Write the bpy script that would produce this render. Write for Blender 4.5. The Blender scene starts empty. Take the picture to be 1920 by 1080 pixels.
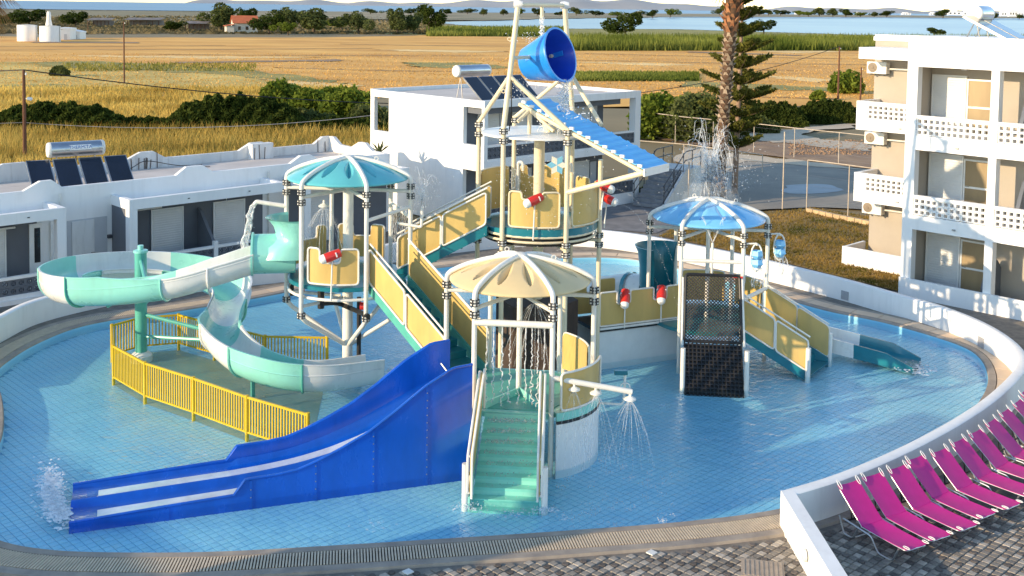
import bpy, bmesh, math, random
import numpy as np
from mathutils import Vector, Matrix

random.seed(7)
rng = np.random.default_rng(11)
scene = bpy.context.scene
col = scene.collection
R_ = math.radians

# ------------------------------------------------------------------ camera
FPX = 2050.0                      # focal length in pixels of a 1920 wide frame
CZ = 10.0                         # eye height above the pool water (hotel roof terrace)
ROLL, PITCH = R_(0.83), R_(3.6)
PPX, PPY = 960.0, 14 + FPX * math.tan(PITCH)
_fw = np.array([0, math.cos(PITCH), -math.sin(PITCH)])
_r0 = np.array([1.0, 0, 0]); _u0 = np.cross(_r0, _fw)
_r = _r0 * math.cos(ROLL) + _u0 * math.sin(ROLL)
_u = -_r0 * math.sin(ROLL) + _u0 * math.cos(ROLL)
_C = np.array([0, 0, CZ])
cam_data = bpy.data.cameras.new('camera')
cam_data.sensor_width = 36.0
cam_data.lens = FPX / 1920 * 36.0
cam_data.shift_y = -(540 - PPY) / 1920
cam_data.clip_start = 0.1
cam_data.clip_end = 90000
cam = bpy.data.objects.new('camera', cam_data)
cam.matrix_world = Matrix(((_r[0], _u[0], -_fw[0], 0), (_r[1], _u[1], -_fw[1], 0),
                           (_r[2], _u[2], -_fw[2], CZ), (0, 0, 0, 1)))
col.objects.link(cam)
scene.camera = cam

# ------------------------------------------------------------------ sky, sun, exposure
SUN_AZ = np.array([-0.88, -0.476]); SUN_AZ = SUN_AZ / np.linalg.norm(SUN_AZ)   # towards the sun
SUN_EL = R_(15)
world = bpy.data.worlds.new('World'); scene.world = world; world.use_nodes = True
wn = world.node_tree.nodes; wl = world.node_tree.links
for n in list(wn): wn.remove(n)
sky = wn.new('ShaderNodeTexSky'); sky.sky_type = 'NISHITA'; sky.sun_disc = False
sky.sun_elevation = SUN_EL
sky.sun_rotation = math.atan2(SUN_AZ[0], SUN_AZ[1])
sky.air_density = 1.0; sky.dust_density = 0.1; sky.ozone_density = 1.6; sky.altitude = 10
bg = wn.new('ShaderNodeBackground'); bg.inputs['Strength'].default_value = 0.15
wo = wn.new('ShaderNodeOutputWorld')
wl.new(sky.outputs[0], bg.inputs['Color']); wl.new(bg.outputs[0], wo.inputs['Surface'])
sd = bpy.data.lights.new('sun', 'SUN'); sd.energy = 2.7; sd.angle = R_(0.5); sd.color = (1.0, 0.78, 0.50)
sun = bpy.data.objects.new('sun', sd)
_sv = Vector((SUN_AZ[0] * math.cos(SUN_EL), SUN_AZ[1] * math.cos(SUN_EL), math.sin(SUN_EL)))
sun.rotation_euler = _sv.to_track_quat('Z', 'Y').to_euler(); sun.location = (-40, -20, 30)
col.objects.link(sun)
scene.view_settings.view_transform = 'Standard'
scene.view_settings.look = 'None'
scene.view_settings.exposure = 1.2
scene.view_settings.gamma = 1.0
scene.view_settings.use_curve_mapping = False
scene.cycles.max_bounces = 8
scene.cycles.transparent_max_bounces = 12
scene.cycles.use_denoising = True

# ------------------------------------------------------------------ surveying helpers (photo row/column -> point of the place)
def ray(x, y): return _fw + _r * (x - PPX) / FPX - _u * (y - PPY) / FPX
def P(x, y, z=0.0):
    d = ray(x, y); return _C + d * ((z - CZ) / d[2])
def PY_(x, y, Y):
    d = ray(x, y); return _C + d * (Y / d[1])
def px_of(p):
    d = np.array(p, float) - _C; k = d @ _fw
    return PPX + FPX * (d @ _r) / k, PPY - FPX * (d @ _u) / k
def zat(p, y):
    lo, hi = -5.0, 40.0
    for _ in range(50):
        m = (lo + hi) / 2
        if px_of((p[0], p[1], m))[1] > y: lo = m
        else: hi = m
    return m
def V3(*a): return np.array(a, float)
def catmull(pts, n=8, closed=False):
    pts = [np.array(p, float) for p in pts]; out = []
    m = len(pts)
    rngk = range(m if closed else m - 1)
    for i in rngk:
        if closed: p0, p1, p2, p3 = pts[(i - 1) % m], pts[i], pts[(i + 1) % m], pts[(i + 2) % m]
        else:
            p1, p2 = pts[i], pts[i + 1]
            p0 = pts[i - 1] if i > 0 else 2 * p1 - p2
            p3 = pts[i + 2] if i + 2 < m else 2 * p2 - p1
        for k in range(n):
            t = k / n
            out.append(0.5 * (2 * p1 + (p2 - p0) * t + (2 * p0 - 5 * p1 + 4 * p2 - p3) * t * t + (3 * p1 - p0 - 3 * p2 + p3) * t ** 3))
    if not closed: out.append(pts[-1])
    return out
def rounded(pts, r, n=4, closed=False):
    """polyline with its corners rounded"""
    pts = [np.array(p, float) for p in pts]; out = []; m = len(pts)
    for i, p in enumerate(pts):
        if not closed and i in (0, m - 1): out.append(p); continue
        a, b = pts[(i - 1) % m], pts[(i + 1) % m]
        da, db = a - p, b - p; la, lb = np.linalg.norm(da), np.linalg.norm(db)
        q = min(r, la * 0.45, lb * 0.45); s, e = p + da / la * q, p + db / lb * q
        for k in range(n + 1):
            t = k / n; out.append((1 - t) ** 2 * s + 2 * t * (1 - t) * p + t * t * e)
    return out

# ------------------------------------------------------------------ mesh builder
OFF = {}
class MB:
    def __init__(s): s.v = []; s.f = []
    def add(s, vs, fs):
        b = len(s.v); s.v.extend([tuple(map(float, q)) for q in vs]); s.f.extend([tuple(i + b for i in f) for f in fs]); return s
    def box(s, c, size, ax=None, ay=None, az=None):
        ax = V3(1, 0, 0) if ax is None else np.array(ax, float); ay = V3(0, 1, 0) if ay is None else np.array(ay, float)
        az = np.cross(ax, ay) if az is None else np.array(az, float)
        c = np.array(c, float); hx, hy, hz = [k / 2 for k in size]; vs = []
        for k in (-1, 1):
            for i, j in ((-1, -1), (1, -1), (1, 1), (-1, 1)): vs.append(c + ax * hx * i + ay * hy * j + az * hz * k)
        return s.add(vs, [(3, 2, 1, 0), (4, 5, 6, 7), (0, 1, 5, 4), (1, 2, 6, 5), (2, 3, 7, 6), (3, 0, 4, 7)])
    def tube(s, pts, r, n=8, caps=True, closed=False):
        pts = [np.array(p, float) for p in pts]; m = len(pts)
        rs = [r] * m if np.isscalar(r) else list(r)
        T = []
        for i in range(m):
            if closed: t = pts[(i + 1) % m] - pts[(i - 1) % m]
            else: t = pts[min(i + 1, m - 1)] - pts[max(i - 1, 0)]
            T.append(t / (np.linalg.norm(t) + 1e-12))
        a = V3(0, 0, 1) if abs(T[0][2]) < 0.9 else V3(1, 0, 0)
        nrm = np.cross(T[0], a); nrm /= np.linalg.norm(nrm); vs = []
        for i in range(m):
            nrm = nrm - T[i] * (nrm @ T[i]); nrm /= (np.linalg.norm(nrm) + 1e-12); bn = np.cross(T[i], nrm)
            for k in range(n):
                an = 2 * math.pi * k / n; vs.append(pts[i] + (nrm * math.cos(an) + bn * math.sin(an)) * rs[i])
        fs = []
        for i in range(m if closed else m - 1):
            j = (i + 1) % m
            for k in range(n): fs.append((i * n + k, i * n + (k + 1) % n, j * n + (k + 1) % n, j * n + k))
        if caps and not closed: fs.append(tuple(range(n - 1, -1, -1))); fs.append(tuple((m - 1) * n + k for k in range(n)))
        return s.add(vs, fs)
    def lathe(s, prof, c, n=16, axis=None, capb=True, capt=True):
        """profile of (radius, height) about a vertical (or given) axis through c"""
        c = np.array(c, float); az = V3(0, 0, 1) if axis is None else np.array(axis, float) / np.linalg.norm(axis)
        a = V3(1, 0, 0) if abs(az[0]) < 0.9 else V3(0, 1, 0)
        ax = np.cross(a, az); ax /= np.linalg.norm(ax); ay = np.cross(az, ax); vs = []; fs = []
        for r, h in prof:
            for k in range(n):
                an = 2 * math.pi * k / n; vs.append(c + az * h + (ax * math.cos(an) + ay * math.sin(an)) * r)
        for i in range(len(prof) - 1):
            for k in range(n): fs.append((i * n + k, i * n + (k + 1) % n, (i + 1) * n + (k + 1) % n, (i + 1) * n + k))
        if capb: fs.append(tuple(range(n - 1, -1, -1)))
        if capt: fs.append(tuple((len(prof) - 1) * n + k for k in range(n)))
        return s.add(vs, fs)
    def prism(s, poly, z0, z1):
        m = len(poly); vs = [(p[0], p[1], z0) for p in poly] + [(p[0], p[1], z1) for p in poly]
        fs = [tuple(range(m - 1, -1, -1)), tuple(range(m, 2 * m))] + [(i, (i + 1) % m, m + (i + 1) % m, m + i) for i in range(m)]
        return s.add(vs, fs)
    def slab(s, pts, t):
        """flat polygon of 3-D points thickened by the vector t"""
        m = len(pts); pts = [np.array(p, float) for p in pts]; t = np.array(t, float)
        fs = [tuple(range(m - 1, -1, -1)), tuple(range(m, 2 * m))] + [(i, (i + 1) % m, m + (i + 1) % m, m + i) for i in range(m)]
        return s.add(pts + [p + t for p in pts], fs)
    def strip(s, A, B, closed=False):
        m = len(A); vs = list(A) + list(B); k = m if closed else m - 1
        return s.add(vs, [(i, (i + 1) % m, m + (i + 1) % m, m + i) for i in range(k)])
    def grid(s, rows):
        m = len(rows[0]); vs = [p for r in rows for p in r]
        return s.add(vs, [(i * m + j, i * m + j + 1, (i + 1) * m + j + 1, (i + 1) * m + j) for i in range(len(rows) - 1) for j in range(m - 1)])
    def build(s, name, mat, parent=None, label=None, smooth=True, local=False, ang=38):
        me = bpy.data.meshes.new(name); o = bpy.data.objects.new(name, me); col.objects.link(o)
        off = V3(0, 0, 0) if (parent is None or local) else OFF.get(parent, V3(0, 0, 0))
        vs = [(p[0] - off[0], p[1] - off[1], p[2] - off[2]) for p in s.v]
        me.from_pydata(vs, [], s.f); me.update()
        if smooth:
            me.polygons.foreach_set('use_smooth', [True] * len(me.polygons)); me.set_sharp_from_angle(angle=R_(ang))
        if mat: me.materials.append(mat)
        if parent: o.parent = parent; OFF[o] = off
        if label: o['label'] = label
        return o
def thing(name, label, cat, loc=(0, 0, 0), group=None, rz=0.0):
    o = bpy.data.objects.new(name, None); col.objects.link(o); o.location = tuple(map(float, loc)); o.rotation_euler = (0, 0, rz)
    o.empty_display_size = 0.2
    o['label'] = label; o['category'] = cat
    if group: o['group'] = group
    OFF[o] = np.array(loc, float)
    return o
def tag(o, label, cat, group=None):
    o['label'] = label; o['category'] = cat
    if group: o['group'] = group
    return o
def struct(o): o['kind'] = 'structure'; return o
def stuff(o, label=None, cat=None):
    o['kind'] = 'stuff'
    if label: o['label'] = label
    if cat: o['category'] = cat
    return o
def copy_tree(o, parent=None, label=None, loc=None, rz=None, scale=None):
    c = o.copy(); col.objects.link(c)
    if parent is not None: c.parent = parent
    for ch in o.children: copy_tree(ch, c)
    if label: c['label'] = label
    if loc is not None: c.location = tuple(map(float, loc))
    if rz is not None: c.rotation_euler = (0, 0, rz)
    if scale is not None: c.scale = (scale if hasattr(scale, '__len__') else (scale,) * 3)
    return c
def leaf_mesh(name, centres, size, mat, flat=0.0, up=None, seed=1, jitter=0.5, aspect=0.6):
    """one mesh of small leaf quads at the given points"""
    g = np.random.default_rng(seed); n = len(centres); c = np.asarray(centres, float)
    a = g.normal(size=(n, 3)); a[:, 2] *= (1 - flat); a /= np.linalg.norm(a, axis=1)[:, None] + 1e-9
    b = g.normal(size=(n, 3)); b -= a * np.sum(a * b, 1)[:, None]; b /= np.linalg.norm(b, axis=1)[:, None] + 1e-9
    sz = size * (1 + jitter * (g.random(n) * 2 - 1)); sz = sz[:, None]
    v = np.empty((n, 4, 3)); v[:, 0] = c - a * sz; v[:, 1] = c + b * sz * aspect; v[:, 2] = c + a * sz; v[:, 3] = c - b * sz * aspect
    me = bpy.data.meshes.new(name); me.vertices.add(n * 4); me.vertices.foreach_set('co', v.reshape(-1))
    me.loops.add(n * 4); me.loops.foreach_set('vertex_index', np.arange(n * 4, dtype=np.int32))
    me.polygons.add(n); me.polygons.foreach_set('loop_start', np.arange(0, n * 4, 4, dtype=np.int32))
    me.update(calc_edges=True); me.materials.append(mat)
    return me
def link_mesh(name, me, parent=None, loc=(0, 0, 0)):
    o = bpy.data.objects.new(name, me); col.objects.link(o); o.location = tuple(map(float, loc))
    if parent: o.parent = parent
    return o

# ------------------------------------------------------------------ materials
def pm(name, c, rough=0.5, var=0.10, scale=3.0, bump=0.0, bscale=40.0, metal=0.0, c2=None, spec=0.5, coat=0.0, trans=0.0, stain=0.0, rand=0.0, stretch=None, detail=4.0, alpha=1.0):
    """procedural paint / stone / plastic: noise-mottled colour, uneven gloss, optional fine relief"""
    m = bpy.data.materials.new(name); m.use_nodes = True; nt = m.node_tree; N = nt.nodes; L = nt.links
    b = N['Principled BSDF']; tc = N.new('ShaderNodeTexCoord'); mp = N.new('ShaderNodeMapping')
    L.new(tc.outputs['Object'], mp.inputs['Vector'])
    if stretch: mp.inputs['Scale'].default_value = stretch
    nz = N.new('ShaderNodeTexNoise'); nz.inputs['Scale'].default_value = scale; nz.inputs['Detail'].default_value = detail; nz.inputs['Roughness'].default_value = 0.6
    L.new(mp.outputs['Vector'], nz.inputs['Vector'])
    cr = N.new('ShaderNodeValToRGB'); cr.color_ramp.elements[0].position = 0.3; cr.color_ramp.elements[1].position = 0.72
    if c2 is None: lo = tuple(k * (1 - var) for k in c); hi = tuple(min(1, k * (1 + var)) for k in c)
    else: lo, hi = c, c2
    cr.color_ramp.elements[0].color = (*lo, 1); cr.color_ramp.elements[1].color = (*hi, 1)
    L.new(nz.outputs['Fac'], cr.inputs['Fac'])
    last = cr.outputs['Color']
    if stain:   # rain streaks and grime with a shape of their own
        m2 = N.new('ShaderNodeMapping'); m2.inputs['Scale'].default_value = (3, 3, 0.5); L.new(tc.outputs['Object'], m2.inputs['Vector'])
        n3 = N.new('ShaderNodeTexNoise'); n3.inputs['Scale'].default_value = 1.6; n3.inputs['Detail'].default_value = 6; L.new(m2.outputs['Vector'], n3.inputs['Vector'])
        r3 = N.new('ShaderNodeMapRange'); r3.inputs['From Min'].default_value = 0.52; r3.inputs['From Max'].default_value = 0.78; r3.inputs['To Max'].default_value = stain; L.new(n3.outputs['Fac'], r3.inputs['Value'])
        mx3 = N.new('ShaderNodeMix'); mx3.data_type = 'RGBA'; mx3.inputs['B'].default_value = (0.22, 0.19, 0.16, 1); L.new(r3.outputs['Result'], mx3.inputs['Factor']); L.new(last, mx3.inputs['A']); last = mx3.outputs['Result']
    if rand:
        oi = N.new('ShaderNodeObjectInfo'); hs = N.new('ShaderNodeHueSaturation'); mr = N.new('ShaderNodeMapRange')
        mr.inputs['To Min'].default_value = 1 - rand; mr.inputs['To Max'].default_value = 1 + rand
        L.new(oi.outputs['Random'], mr.inputs['Value']); L.new(mr.outputs['Result'], hs.inputs['Value']); L.new(last, hs.inputs['Color']); last = hs.outputs['Color']
    L.new(last, b.inputs['Base Color'])
    rr = N.new('ShaderNodeMapRange'); rr.inputs['To Min'].default_value = max(0.02, rough - 0.08); rr.inputs['To Max'].default_value = min(1, rough + 0.1)
    L.new(nz.outputs['Fac'], rr.inputs['Value']); L.new(rr.outputs['Result'], b.inputs['Roughness'])
    b.inputs['Metallic'].default_value = metal; b.inputs['Specular IOR Level'].default_value = spec
    b.inputs['Coat Weight'].default_value = coat; b.inputs['Coat Roughness'].default_value = 0.12
    b.inputs['Transmission Weight'].default_value = trans; b.inputs['Alpha'].default_value = alpha
    if bump:
        n2 = N.new('ShaderNodeTexNoise'); n2.inputs['Scale'].default_value = bscale; n2.inputs['Detail'].default_value = 3
        L.new(mp.outputs['Vector'], n2.inputs['Vector'])
        bp = N.new('ShaderNodeBump'); bp.inputs['Strength'].default_value = bump; bp.inputs['Distance'].default_value = 0.02
        L.new(n2.outputs['Fac'], bp.inputs['Height']); L.new(bp.outputs['Normal'], b.inputs['Normal'])
    return m
def leafmat(name, c, c2, scale=0.6, tr=0.35):
    """foliage: clumps of lighter and darker green, some light passing through the leaf"""
    m = bpy.data.materials.new(name); m.use_nodes = True; nt = m.node_tree; N = nt.nodes; L = nt.links
    for n in list(N): N.remove(n)
    out = N.new('ShaderNodeOutputMaterial'); tc = N.new('ShaderNodeTexCoord')
    nz = N.new('ShaderNodeTexNoise'); nz.inputs['Scale'].default_value = scale; nz.inputs['Detail'].default_value = 5
    L.new(tc.outputs['Object'], nz.inputs['Vector'])
    cr = N.new('ShaderNodeValToRGB'); cr.color_ramp.elements[0].position = 0.32; cr.color_ramp.elements[1].position = 0.68
    cr.color_ramp.elements[0].color = (*c, 1); cr.color_ramp.elements[1].color = (*c2, 1); L.new(nz.outputs['Fac'], cr.inputs['Fac'])
    df = N.new('ShaderNodeBsdfDiffuse'); tl = N.new('ShaderNodeBsdfTranslucent'); mx = N.new('ShaderNodeMixShader'); mx.inputs[0].default_value = tr
    L.new(cr.outputs[0], df.inputs['Color']); L.new(cr.outputs[0], tl.inputs['Color']); L.new(df.outputs[0], mx.inputs[1]); L.new(tl.outputs[0], mx.inputs[2])
    L.new(mx.outputs[0], out.inputs['Surface'])
    return m
def watermat(name, tint, ripple=0.12, rs=2.0, refl=1.0, rough=0.03):
    """clear shallow water: tinted see-through body, Fresnel mirror, rippled surface"""
    m = bpy.data.materials.new(name); m.use_nodes = True; nt = m.node_tree; N = nt.nodes; L = nt.links
    for n in list(N): N.remove(n)
    out = N.new('ShaderNodeOutputMaterial'); tc = N.new('ShaderNodeTexCoord')
    n1 = N.new('ShaderNodeTexNoise'); n1.inputs['Scale'].default_value = rs; n1.inputs['Detail'].default_value = 4; n1.inputs['Distortion'].default_value = 0.8
    n2 = N.new('ShaderNodeTexNoise'); n2.inputs['Scale'].default_value = rs * 4.3; n2.inputs['Detail'].default_value = 2
    L.new(tc.outputs['Object'], n1.inputs['Vector']); L.new(tc.outputs['Object'], n2.inputs['Vector'])
    ad = N.new('ShaderNodeMath'); ad.operation = 'MULTIPLY_ADD'; ad.inputs[1].default_value = 0.35
    L.new(n2.outputs['Fac'], ad.inputs[0]); L.new(n1.outputs['Fac'], ad.inputs[2])
    bp = N.new('ShaderNodeBump'); bp.inputs['Strength'].default_value = ripple; bp.inputs['Distance'].default_value = 0.25; L.new(ad.outputs[0], bp.inputs['Height'])
    ge = N.new('ShaderNodeNewGeometry'); dt = N.new('ShaderNodeVectorMath'); dt.operation = 'DOT_PRODUCT'   # Schlick reflectance, alike from both sides
    L.new(ge.outputs['Incoming'], dt.inputs[0]); L.new(bp.outputs[0], dt.inputs[1])
    ab = N.new('ShaderNodeMath'); ab.operation = 'ABSOLUTE'; L.new(dt.outputs['Value'], ab.inputs[0])
    su = N.new('ShaderNodeMath'); su.operation = 'SUBTRACT'; su.inputs[0].default_value = 1.0; su.use_clamp = True; L.new(ab.outputs[0], su.inputs[1])
    pw_ = N.new('ShaderNodeMath'); pw_.operation = 'POWER'; pw_.inputs[1].default_value = 5.0; L.new(su.outputs[0], pw_.inputs[0])
    mu = N.new('ShaderNodeMath'); mu.operation = 'MULTIPLY_ADD'; mu.inputs[1].default_value = 0.98 * refl; mu.inputs[2].default_value = 0.02; mu.use_clamp = True; L.new(pw_.outputs[0], mu.inputs[0])
    tr = N.new('ShaderNodeBsdfTransparent'); tr.inputs['Color'].default_value = (*tint, 1)
    gl = N.new('ShaderNodeBsdfGlossy'); gl.inputs['Roughness'].default_value = rough; L.new(bp.outputs[0], gl.inputs['Normal'])
    mx = N.new('ShaderNodeMixShader'); L.new(mu.outputs[0], mx.inputs[0]); L.new(tr.outputs[0], mx.inputs[1]); L.new(gl.outputs[0], mx.inputs[2])
    L.new(mx.outputs[0], out.inputs['Surface'])
    return m
def spraymat(name, op=0.55):
    """thin falling water: part clear, part white with air"""
    m = bpy.data.materials.new(name); m.use_nodes = True; nt = m.node_tree; N = nt.nodes; L = nt.links
    for n in list(N): N.remove(n)
    out = N.new('ShaderNodeOutputMaterial'); tc = N.new('ShaderNodeTexCoord'); nz = N.new('ShaderNodeTexNoise'); nz.inputs['Scale'].default_value = 9; nz.inputs['Detail'].default_value = 3
    L.new(tc.outputs['Object'], nz.inputs['Vector'])
    mr = N.new('ShaderNodeMapRange'); mr.inputs['From Min'].default_value = 0.35; mr.inputs['From Max'].default_value = 0.65; mr.inputs['To Min'].default_value = op * 0.35; mr.inputs['To Max'].default_value = min(1, op * 1.3)
    L.new(nz.outputs['Fac'], mr.inputs['Value'])
    pr = N.new('ShaderNodeBsdfPrincipled'); pr.inputs['Base Color'].default_value = (0.88, 0.9, 0.92, 1); pr.inputs['Roughness'].default_value = 0.2
    tr = N.new('ShaderNodeBsdfTransparent'); mx = N.new('ShaderNodeMixShader')
    L.new(mr.outputs[0], mx.inputs[0]); L.new(tr.outputs[0], mx.inputs[1]); L.new(pr.outputs[0], mx.inputs[2]); L.new(mx.outputs[0], out.inputs['Surface'])
    return m
M = {}
M['white_pipe'] = pm('white_pipe', (0.80, 0.77, 0.70), 0.35, 0.05, 2.5, stain=0.2)
M['cream_pipe'] = pm('cream_pipe', (0.78, 0.66, 0.45), 0.35, 0.06, 2.5, stain=0.2)
M['flange'] = pm('flange', (0.05, 0.05, 0.05), 0.5, 0.3, 20)
M['yellow_panel'] = pm('yellow_panel', (0.60, 0.42, 0.14), 0.36, 0.12, 1.8, coat=0.15, stretch=(1, 1, 0.35), detail=7, stain=0.14)
M['teal'] = pm('teal', (0.012, 0.18, 0.23), 0.3, 0.15, 2, coat=0.3)
M['mint'] = pm('mint', (0.27, 0.66, 0.56), 0.28, 0.09, 1.2, coat=0.35, stain=0.10)
M['mint_dark'] = pm('mint_dark', (0.10, 0.42, 0.34), 0.35, 0.12, 2)
M['mint_step'] = pm('mint_step', (0.20, 0.60, 0.50), 0.3, 0.12, 2, coat=0.3)
M['flume_white'] = pm('flume_white', (0.80, 0.79, 0.74), 0.28, 0.05, 1.2, coat=0.35, stain=0.16)
M['slide_blue'] = pm('slide_blue', (0.003, 0.085, 0.50), 0.25, 0.22, 1.6, coat=0.4, stretch=(1, 1, 0.4), detail=7)
M['wet_lane_sheen'] = pm('wet_lane_sheen', (0.55, 0.62, 0.72), 0.12, 0.15, 3, coat=0.8, bump=0.15, bscale=12)  # pale base colour stands in for sky reflected in the wet lanes
M['canopy_cyan'] = pm('canopy_cyan', (0.12, 0.48, 0.51), 0.3, 0.12, 1.0, coat=0.3)
M['canopy_cream'] = pm('canopy_cream', (0.72, 0.55, 0.29), 0.4, 0.07, 1.2)
M['canopy_sky'] = pm('canopy_sky', (0.20, 0.55, 0.86), 0.3, 0.1, 1.0, coat=0.3)
M['bucket_blue'] = pm('bucket_blue', (0.015, 0.24, 0.72), 0.3, 0.1, 2, coat=0.3)
M['roof_blue'] = pm('roof_blue', (0.14, 0.51, 0.88), 0.5, 0.08, 2.0)
M['red'] = pm('red', (0.62, 0.03, 0.02), 0.3, 0.1, 4, coat=0.3)
M['white'] = pm('white', (0.80, 0.79, 0.76), 0.4, 0.05, 3)
M['black'] = pm('black', (0.015, 0.014, 0.014), 0.45, 0.3, 10)
M['net_cord'] = pm('net_cord', (0.045, 0.038, 0.034), 0.7, 0.2, 10)
M['fence_yellow'] = pm('fence_yellow', (0.64, 0.43, 0.012), 0.35, 0.08, 3)
M['plaster'] = pm('plaster', (0.82, 0.81, 0.79), 0.75, 0.05, 0.9, bump=0.12, bscale=60, stretch=(1, 1, 0.3), detail=8, stain=0.11)
M['plaster_old'] = pm('plaster_old', (0.70, 0.69, 0.67), 0.8, 0.10, 0.9, bump=0.15, bscale=50, stretch=(1, 1, 0.25), stain=0.4)
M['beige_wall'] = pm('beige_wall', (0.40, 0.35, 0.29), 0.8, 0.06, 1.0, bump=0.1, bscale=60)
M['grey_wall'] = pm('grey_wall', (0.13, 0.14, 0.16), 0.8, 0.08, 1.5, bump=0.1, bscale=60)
M['roof_deck'] = pm('roof_deck', (0.58, 0.52, 0.47), 0.85, 0.12, 0.7)
M['shutter'] = pm('shutter', (0.74, 0.74, 0.73), 0.45, 0.05, 2)
M['shutter_grey'] = pm('shutter_grey', (0.50, 0.51, 0.53), 0.5, 0.05, 2)
M['curtain'] = pm('curtain', (0.33, 0.24, 0.13), 0.35, 0.15, 1.2, stretch=(1, 1, 0.3))
M['glass_dark'] = pm('glass_dark', (0.02, 0.022, 0.025), 0.06, 0.2, 1, spec=0.8)
M['steel'] = pm('steel', (0.55, 0.56, 0.58), 0.3, 0.1, 3, metal=1.0)
M['steel_dull'] = pm('steel_dull', (0.38, 0.37, 0.36), 0.45, 0.15, 3, metal=0.8)
M['rail_dark'] = pm('rail_dark', (0.06, 0.06, 0.065), 0.5, 0.2, 6)
M['solar_glass'] = pm('solar_glass', (0.008, 0.012, 0.025), 0.12, 0.3, 1, coat=0.5)
M['aluminium'] = pm('aluminium', (0.50, 0.50, 0.50), 0.35, 0.08, 4, metal=0.9)
M['ac_white'] = pm('ac_white', (0.72, 0.70, 0.65), 0.45, 0.06, 4)
M['ac_fan'] = pm('ac_fan', (0.22, 0.17, 0.12), 0.6, 0.2, 15)
M['wood_pole'] = pm('wood_pole', (0.13, 0.055, 0.03), 0.85, 0.3, 4, stretch=(4, 4, 0.4), bump=0.3)
M['wire'] = pm('wire', (0.03, 0.025, 0.02), 0.6, 0.2, 3)
M['magenta'] = pm('magenta', (0.52, 0.008, 0.21), 0.55, 0.10, 2.5, bump=0.05, bscale=200)
M['stone_coping'] = pm('stone_coping', (0.25, 0.21, 0.175), 0.7, 0.3, 2.5, c2=(0.42, 0.345, 0.27), bump=0.2, bscale=25)
M['grate'] = pm('grate', (0.62, 0.50, 0.36), 0.6, 0.12, 6)
M['grate_dark'] = pm('grate_dark', (0.10, 0.085, 0.07), 0.9, 0.2, 5)
M['pink_stone'] = pm('pink_stone', (0.62, 0.45, 0.30), 0.65, 0.08, 1.5, c2=(0.72, 0.56, 0.40), rand=0.06)
M['mortar'] = pm('mortar', (0.20, 0.175, 0.145), 0.95, 0.3, 4, bump=0.3)
M['paver_light'] = pm('paver_light', (0.40, 0.345, 0.28), 0.85, 0.2, 8, rand=0.18, bump=0.3)
M['paver_mid'] = pm('paver_mid', (0.25, 0.215, 0.175), 0.85, 0.25, 8, rand=0.25, bump=0.3)
M['paver_dark'] = pm('paver_dark', (0.12, 0.10, 0.085), 0.85, 0.25, 8, rand=0.25, bump=0.3)
M['spray'] = spraymat('spray', 0.5)
M['foam'] = spraymat('foam', 0.75)
M['mist'] = spraymat('mist', 0.22)
M['veil'] = spraymat('veil', 0.05)
M['cover'] = pm('cover_plate', (0.40, 0.32, 0.24), 0.8, 0.15, 6, bump=0.2)

# ================================================================== SETTING
G = R_(44)                                      # the resort's building grid
e1 = V3(math.cos(G), math.sin(G), 0); e2 = V3(-math.sin(G), math.cos(G), 0)

pool_px = [(-10, 706), (30, 672), (67, 650), (133, 622), (207, 605), (330, 588), (480, 563), (640, 532), (820, 506), (1000, 490), (1170, 488), (1330, 522),
           (1480, 567), (1560, 589), (1650, 607), (1760, 638), (1824, 664), (1850, 700), (1846, 740), (1800, 796), (1700, 862), (1580, 922),
           (1460, 962), (1280, 986), (1100, 1000), (960, 1010), (800, 1020), (640, 1030), (400, 1043), (200, 1044), (90, 1039), (0, 1022), (-50, 985), (-60, 930), (-30, 880), (0, 838), (8, 795), (3, 745)]
pool_pts = [P(x, y, 0) for x, y in pool_px]
pool = np.array(catmull(pool_pts, 8, closed=True))[:, :2]
def area(p): return 0.5 * np.sum(p[:, 0] * np.roll(p[:, 1], -1) - np.roll(p[:, 0], -1) * p[:, 1])
if area(pool) < 0: pool = pool[::-1]
# even spacing round the rim
seg = np.linalg.norm(np.roll(pool, -1, 0) - pool, axis=1); cum = np.concatenate([[0], np.cumsum(seg)]); PER = cum[-1]
NP = 360
def at_len(s_): 
    s_ = s_ % PER; i = int(np.searchsorted(cum, s_, 'right') - 1); t = (s_ - cum[i]) / seg[i]
    return pool[i] * (1 - t) + pool[(i + 1) % len(pool)] * t
rim = np.array([at_len(PER * k / NP) for k in range(NP)])
for _ in range(3): rim = 0.5 * rim + 0.25 * np.roll(rim, 1, 0) + 0.25 * np.roll(rim, -1, 0)
tg = np.roll(rim, -1, 0) - np.roll(rim, 1, 0); tg /= np.linalg.norm(tg, axis=1)[:, None]
nr = np.stack([tg[:, 1], -tg[:, 0]], 1)                                   # outward
for _ in range(6): nr = 0.5 * nr + 0.25 * np.roll(nr, 1, 0) + 0.25 * np.roll(nr, -1, 0)
nr /= np.linalg.norm(nr, axis=1)[:, None]
def ring(o, z): return [V3(*(rim[k] + nr[k] * o), z) for k in range(NP)]

# --- terrain: one sheet to the shore, open where the pool is sunk
mt = pm('scrub_ground', (0.17, 0.13, 0.06), 0.95, 0.3, 0.06, c2=(0.30, 0.22, 0.11), bump=0.4, bscale=0.8, detail=8)
inner = ring(0.5, 0.0); c0 = V3(0.5, 30, 0); outer = []
for p in inner:
    d = p - c0; k = min(2600 / abs(d[0]) if d[0] else 1e9, (1500 if d[1] > 0 else 120) / abs(d[1]) if d[1] else 1e9)
    outer.append(c0 + d * k)
tb = MB(); mid = [a + (b - a) * min(1.0, 60 / np.linalg.norm(b - a)) for a, b in zip(inner, outer)]
tb.strip(inner, mid, True); tb.strip(mid, outer, True)
o = struct(tb.build('terrain', mt, smooth=False))

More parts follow.
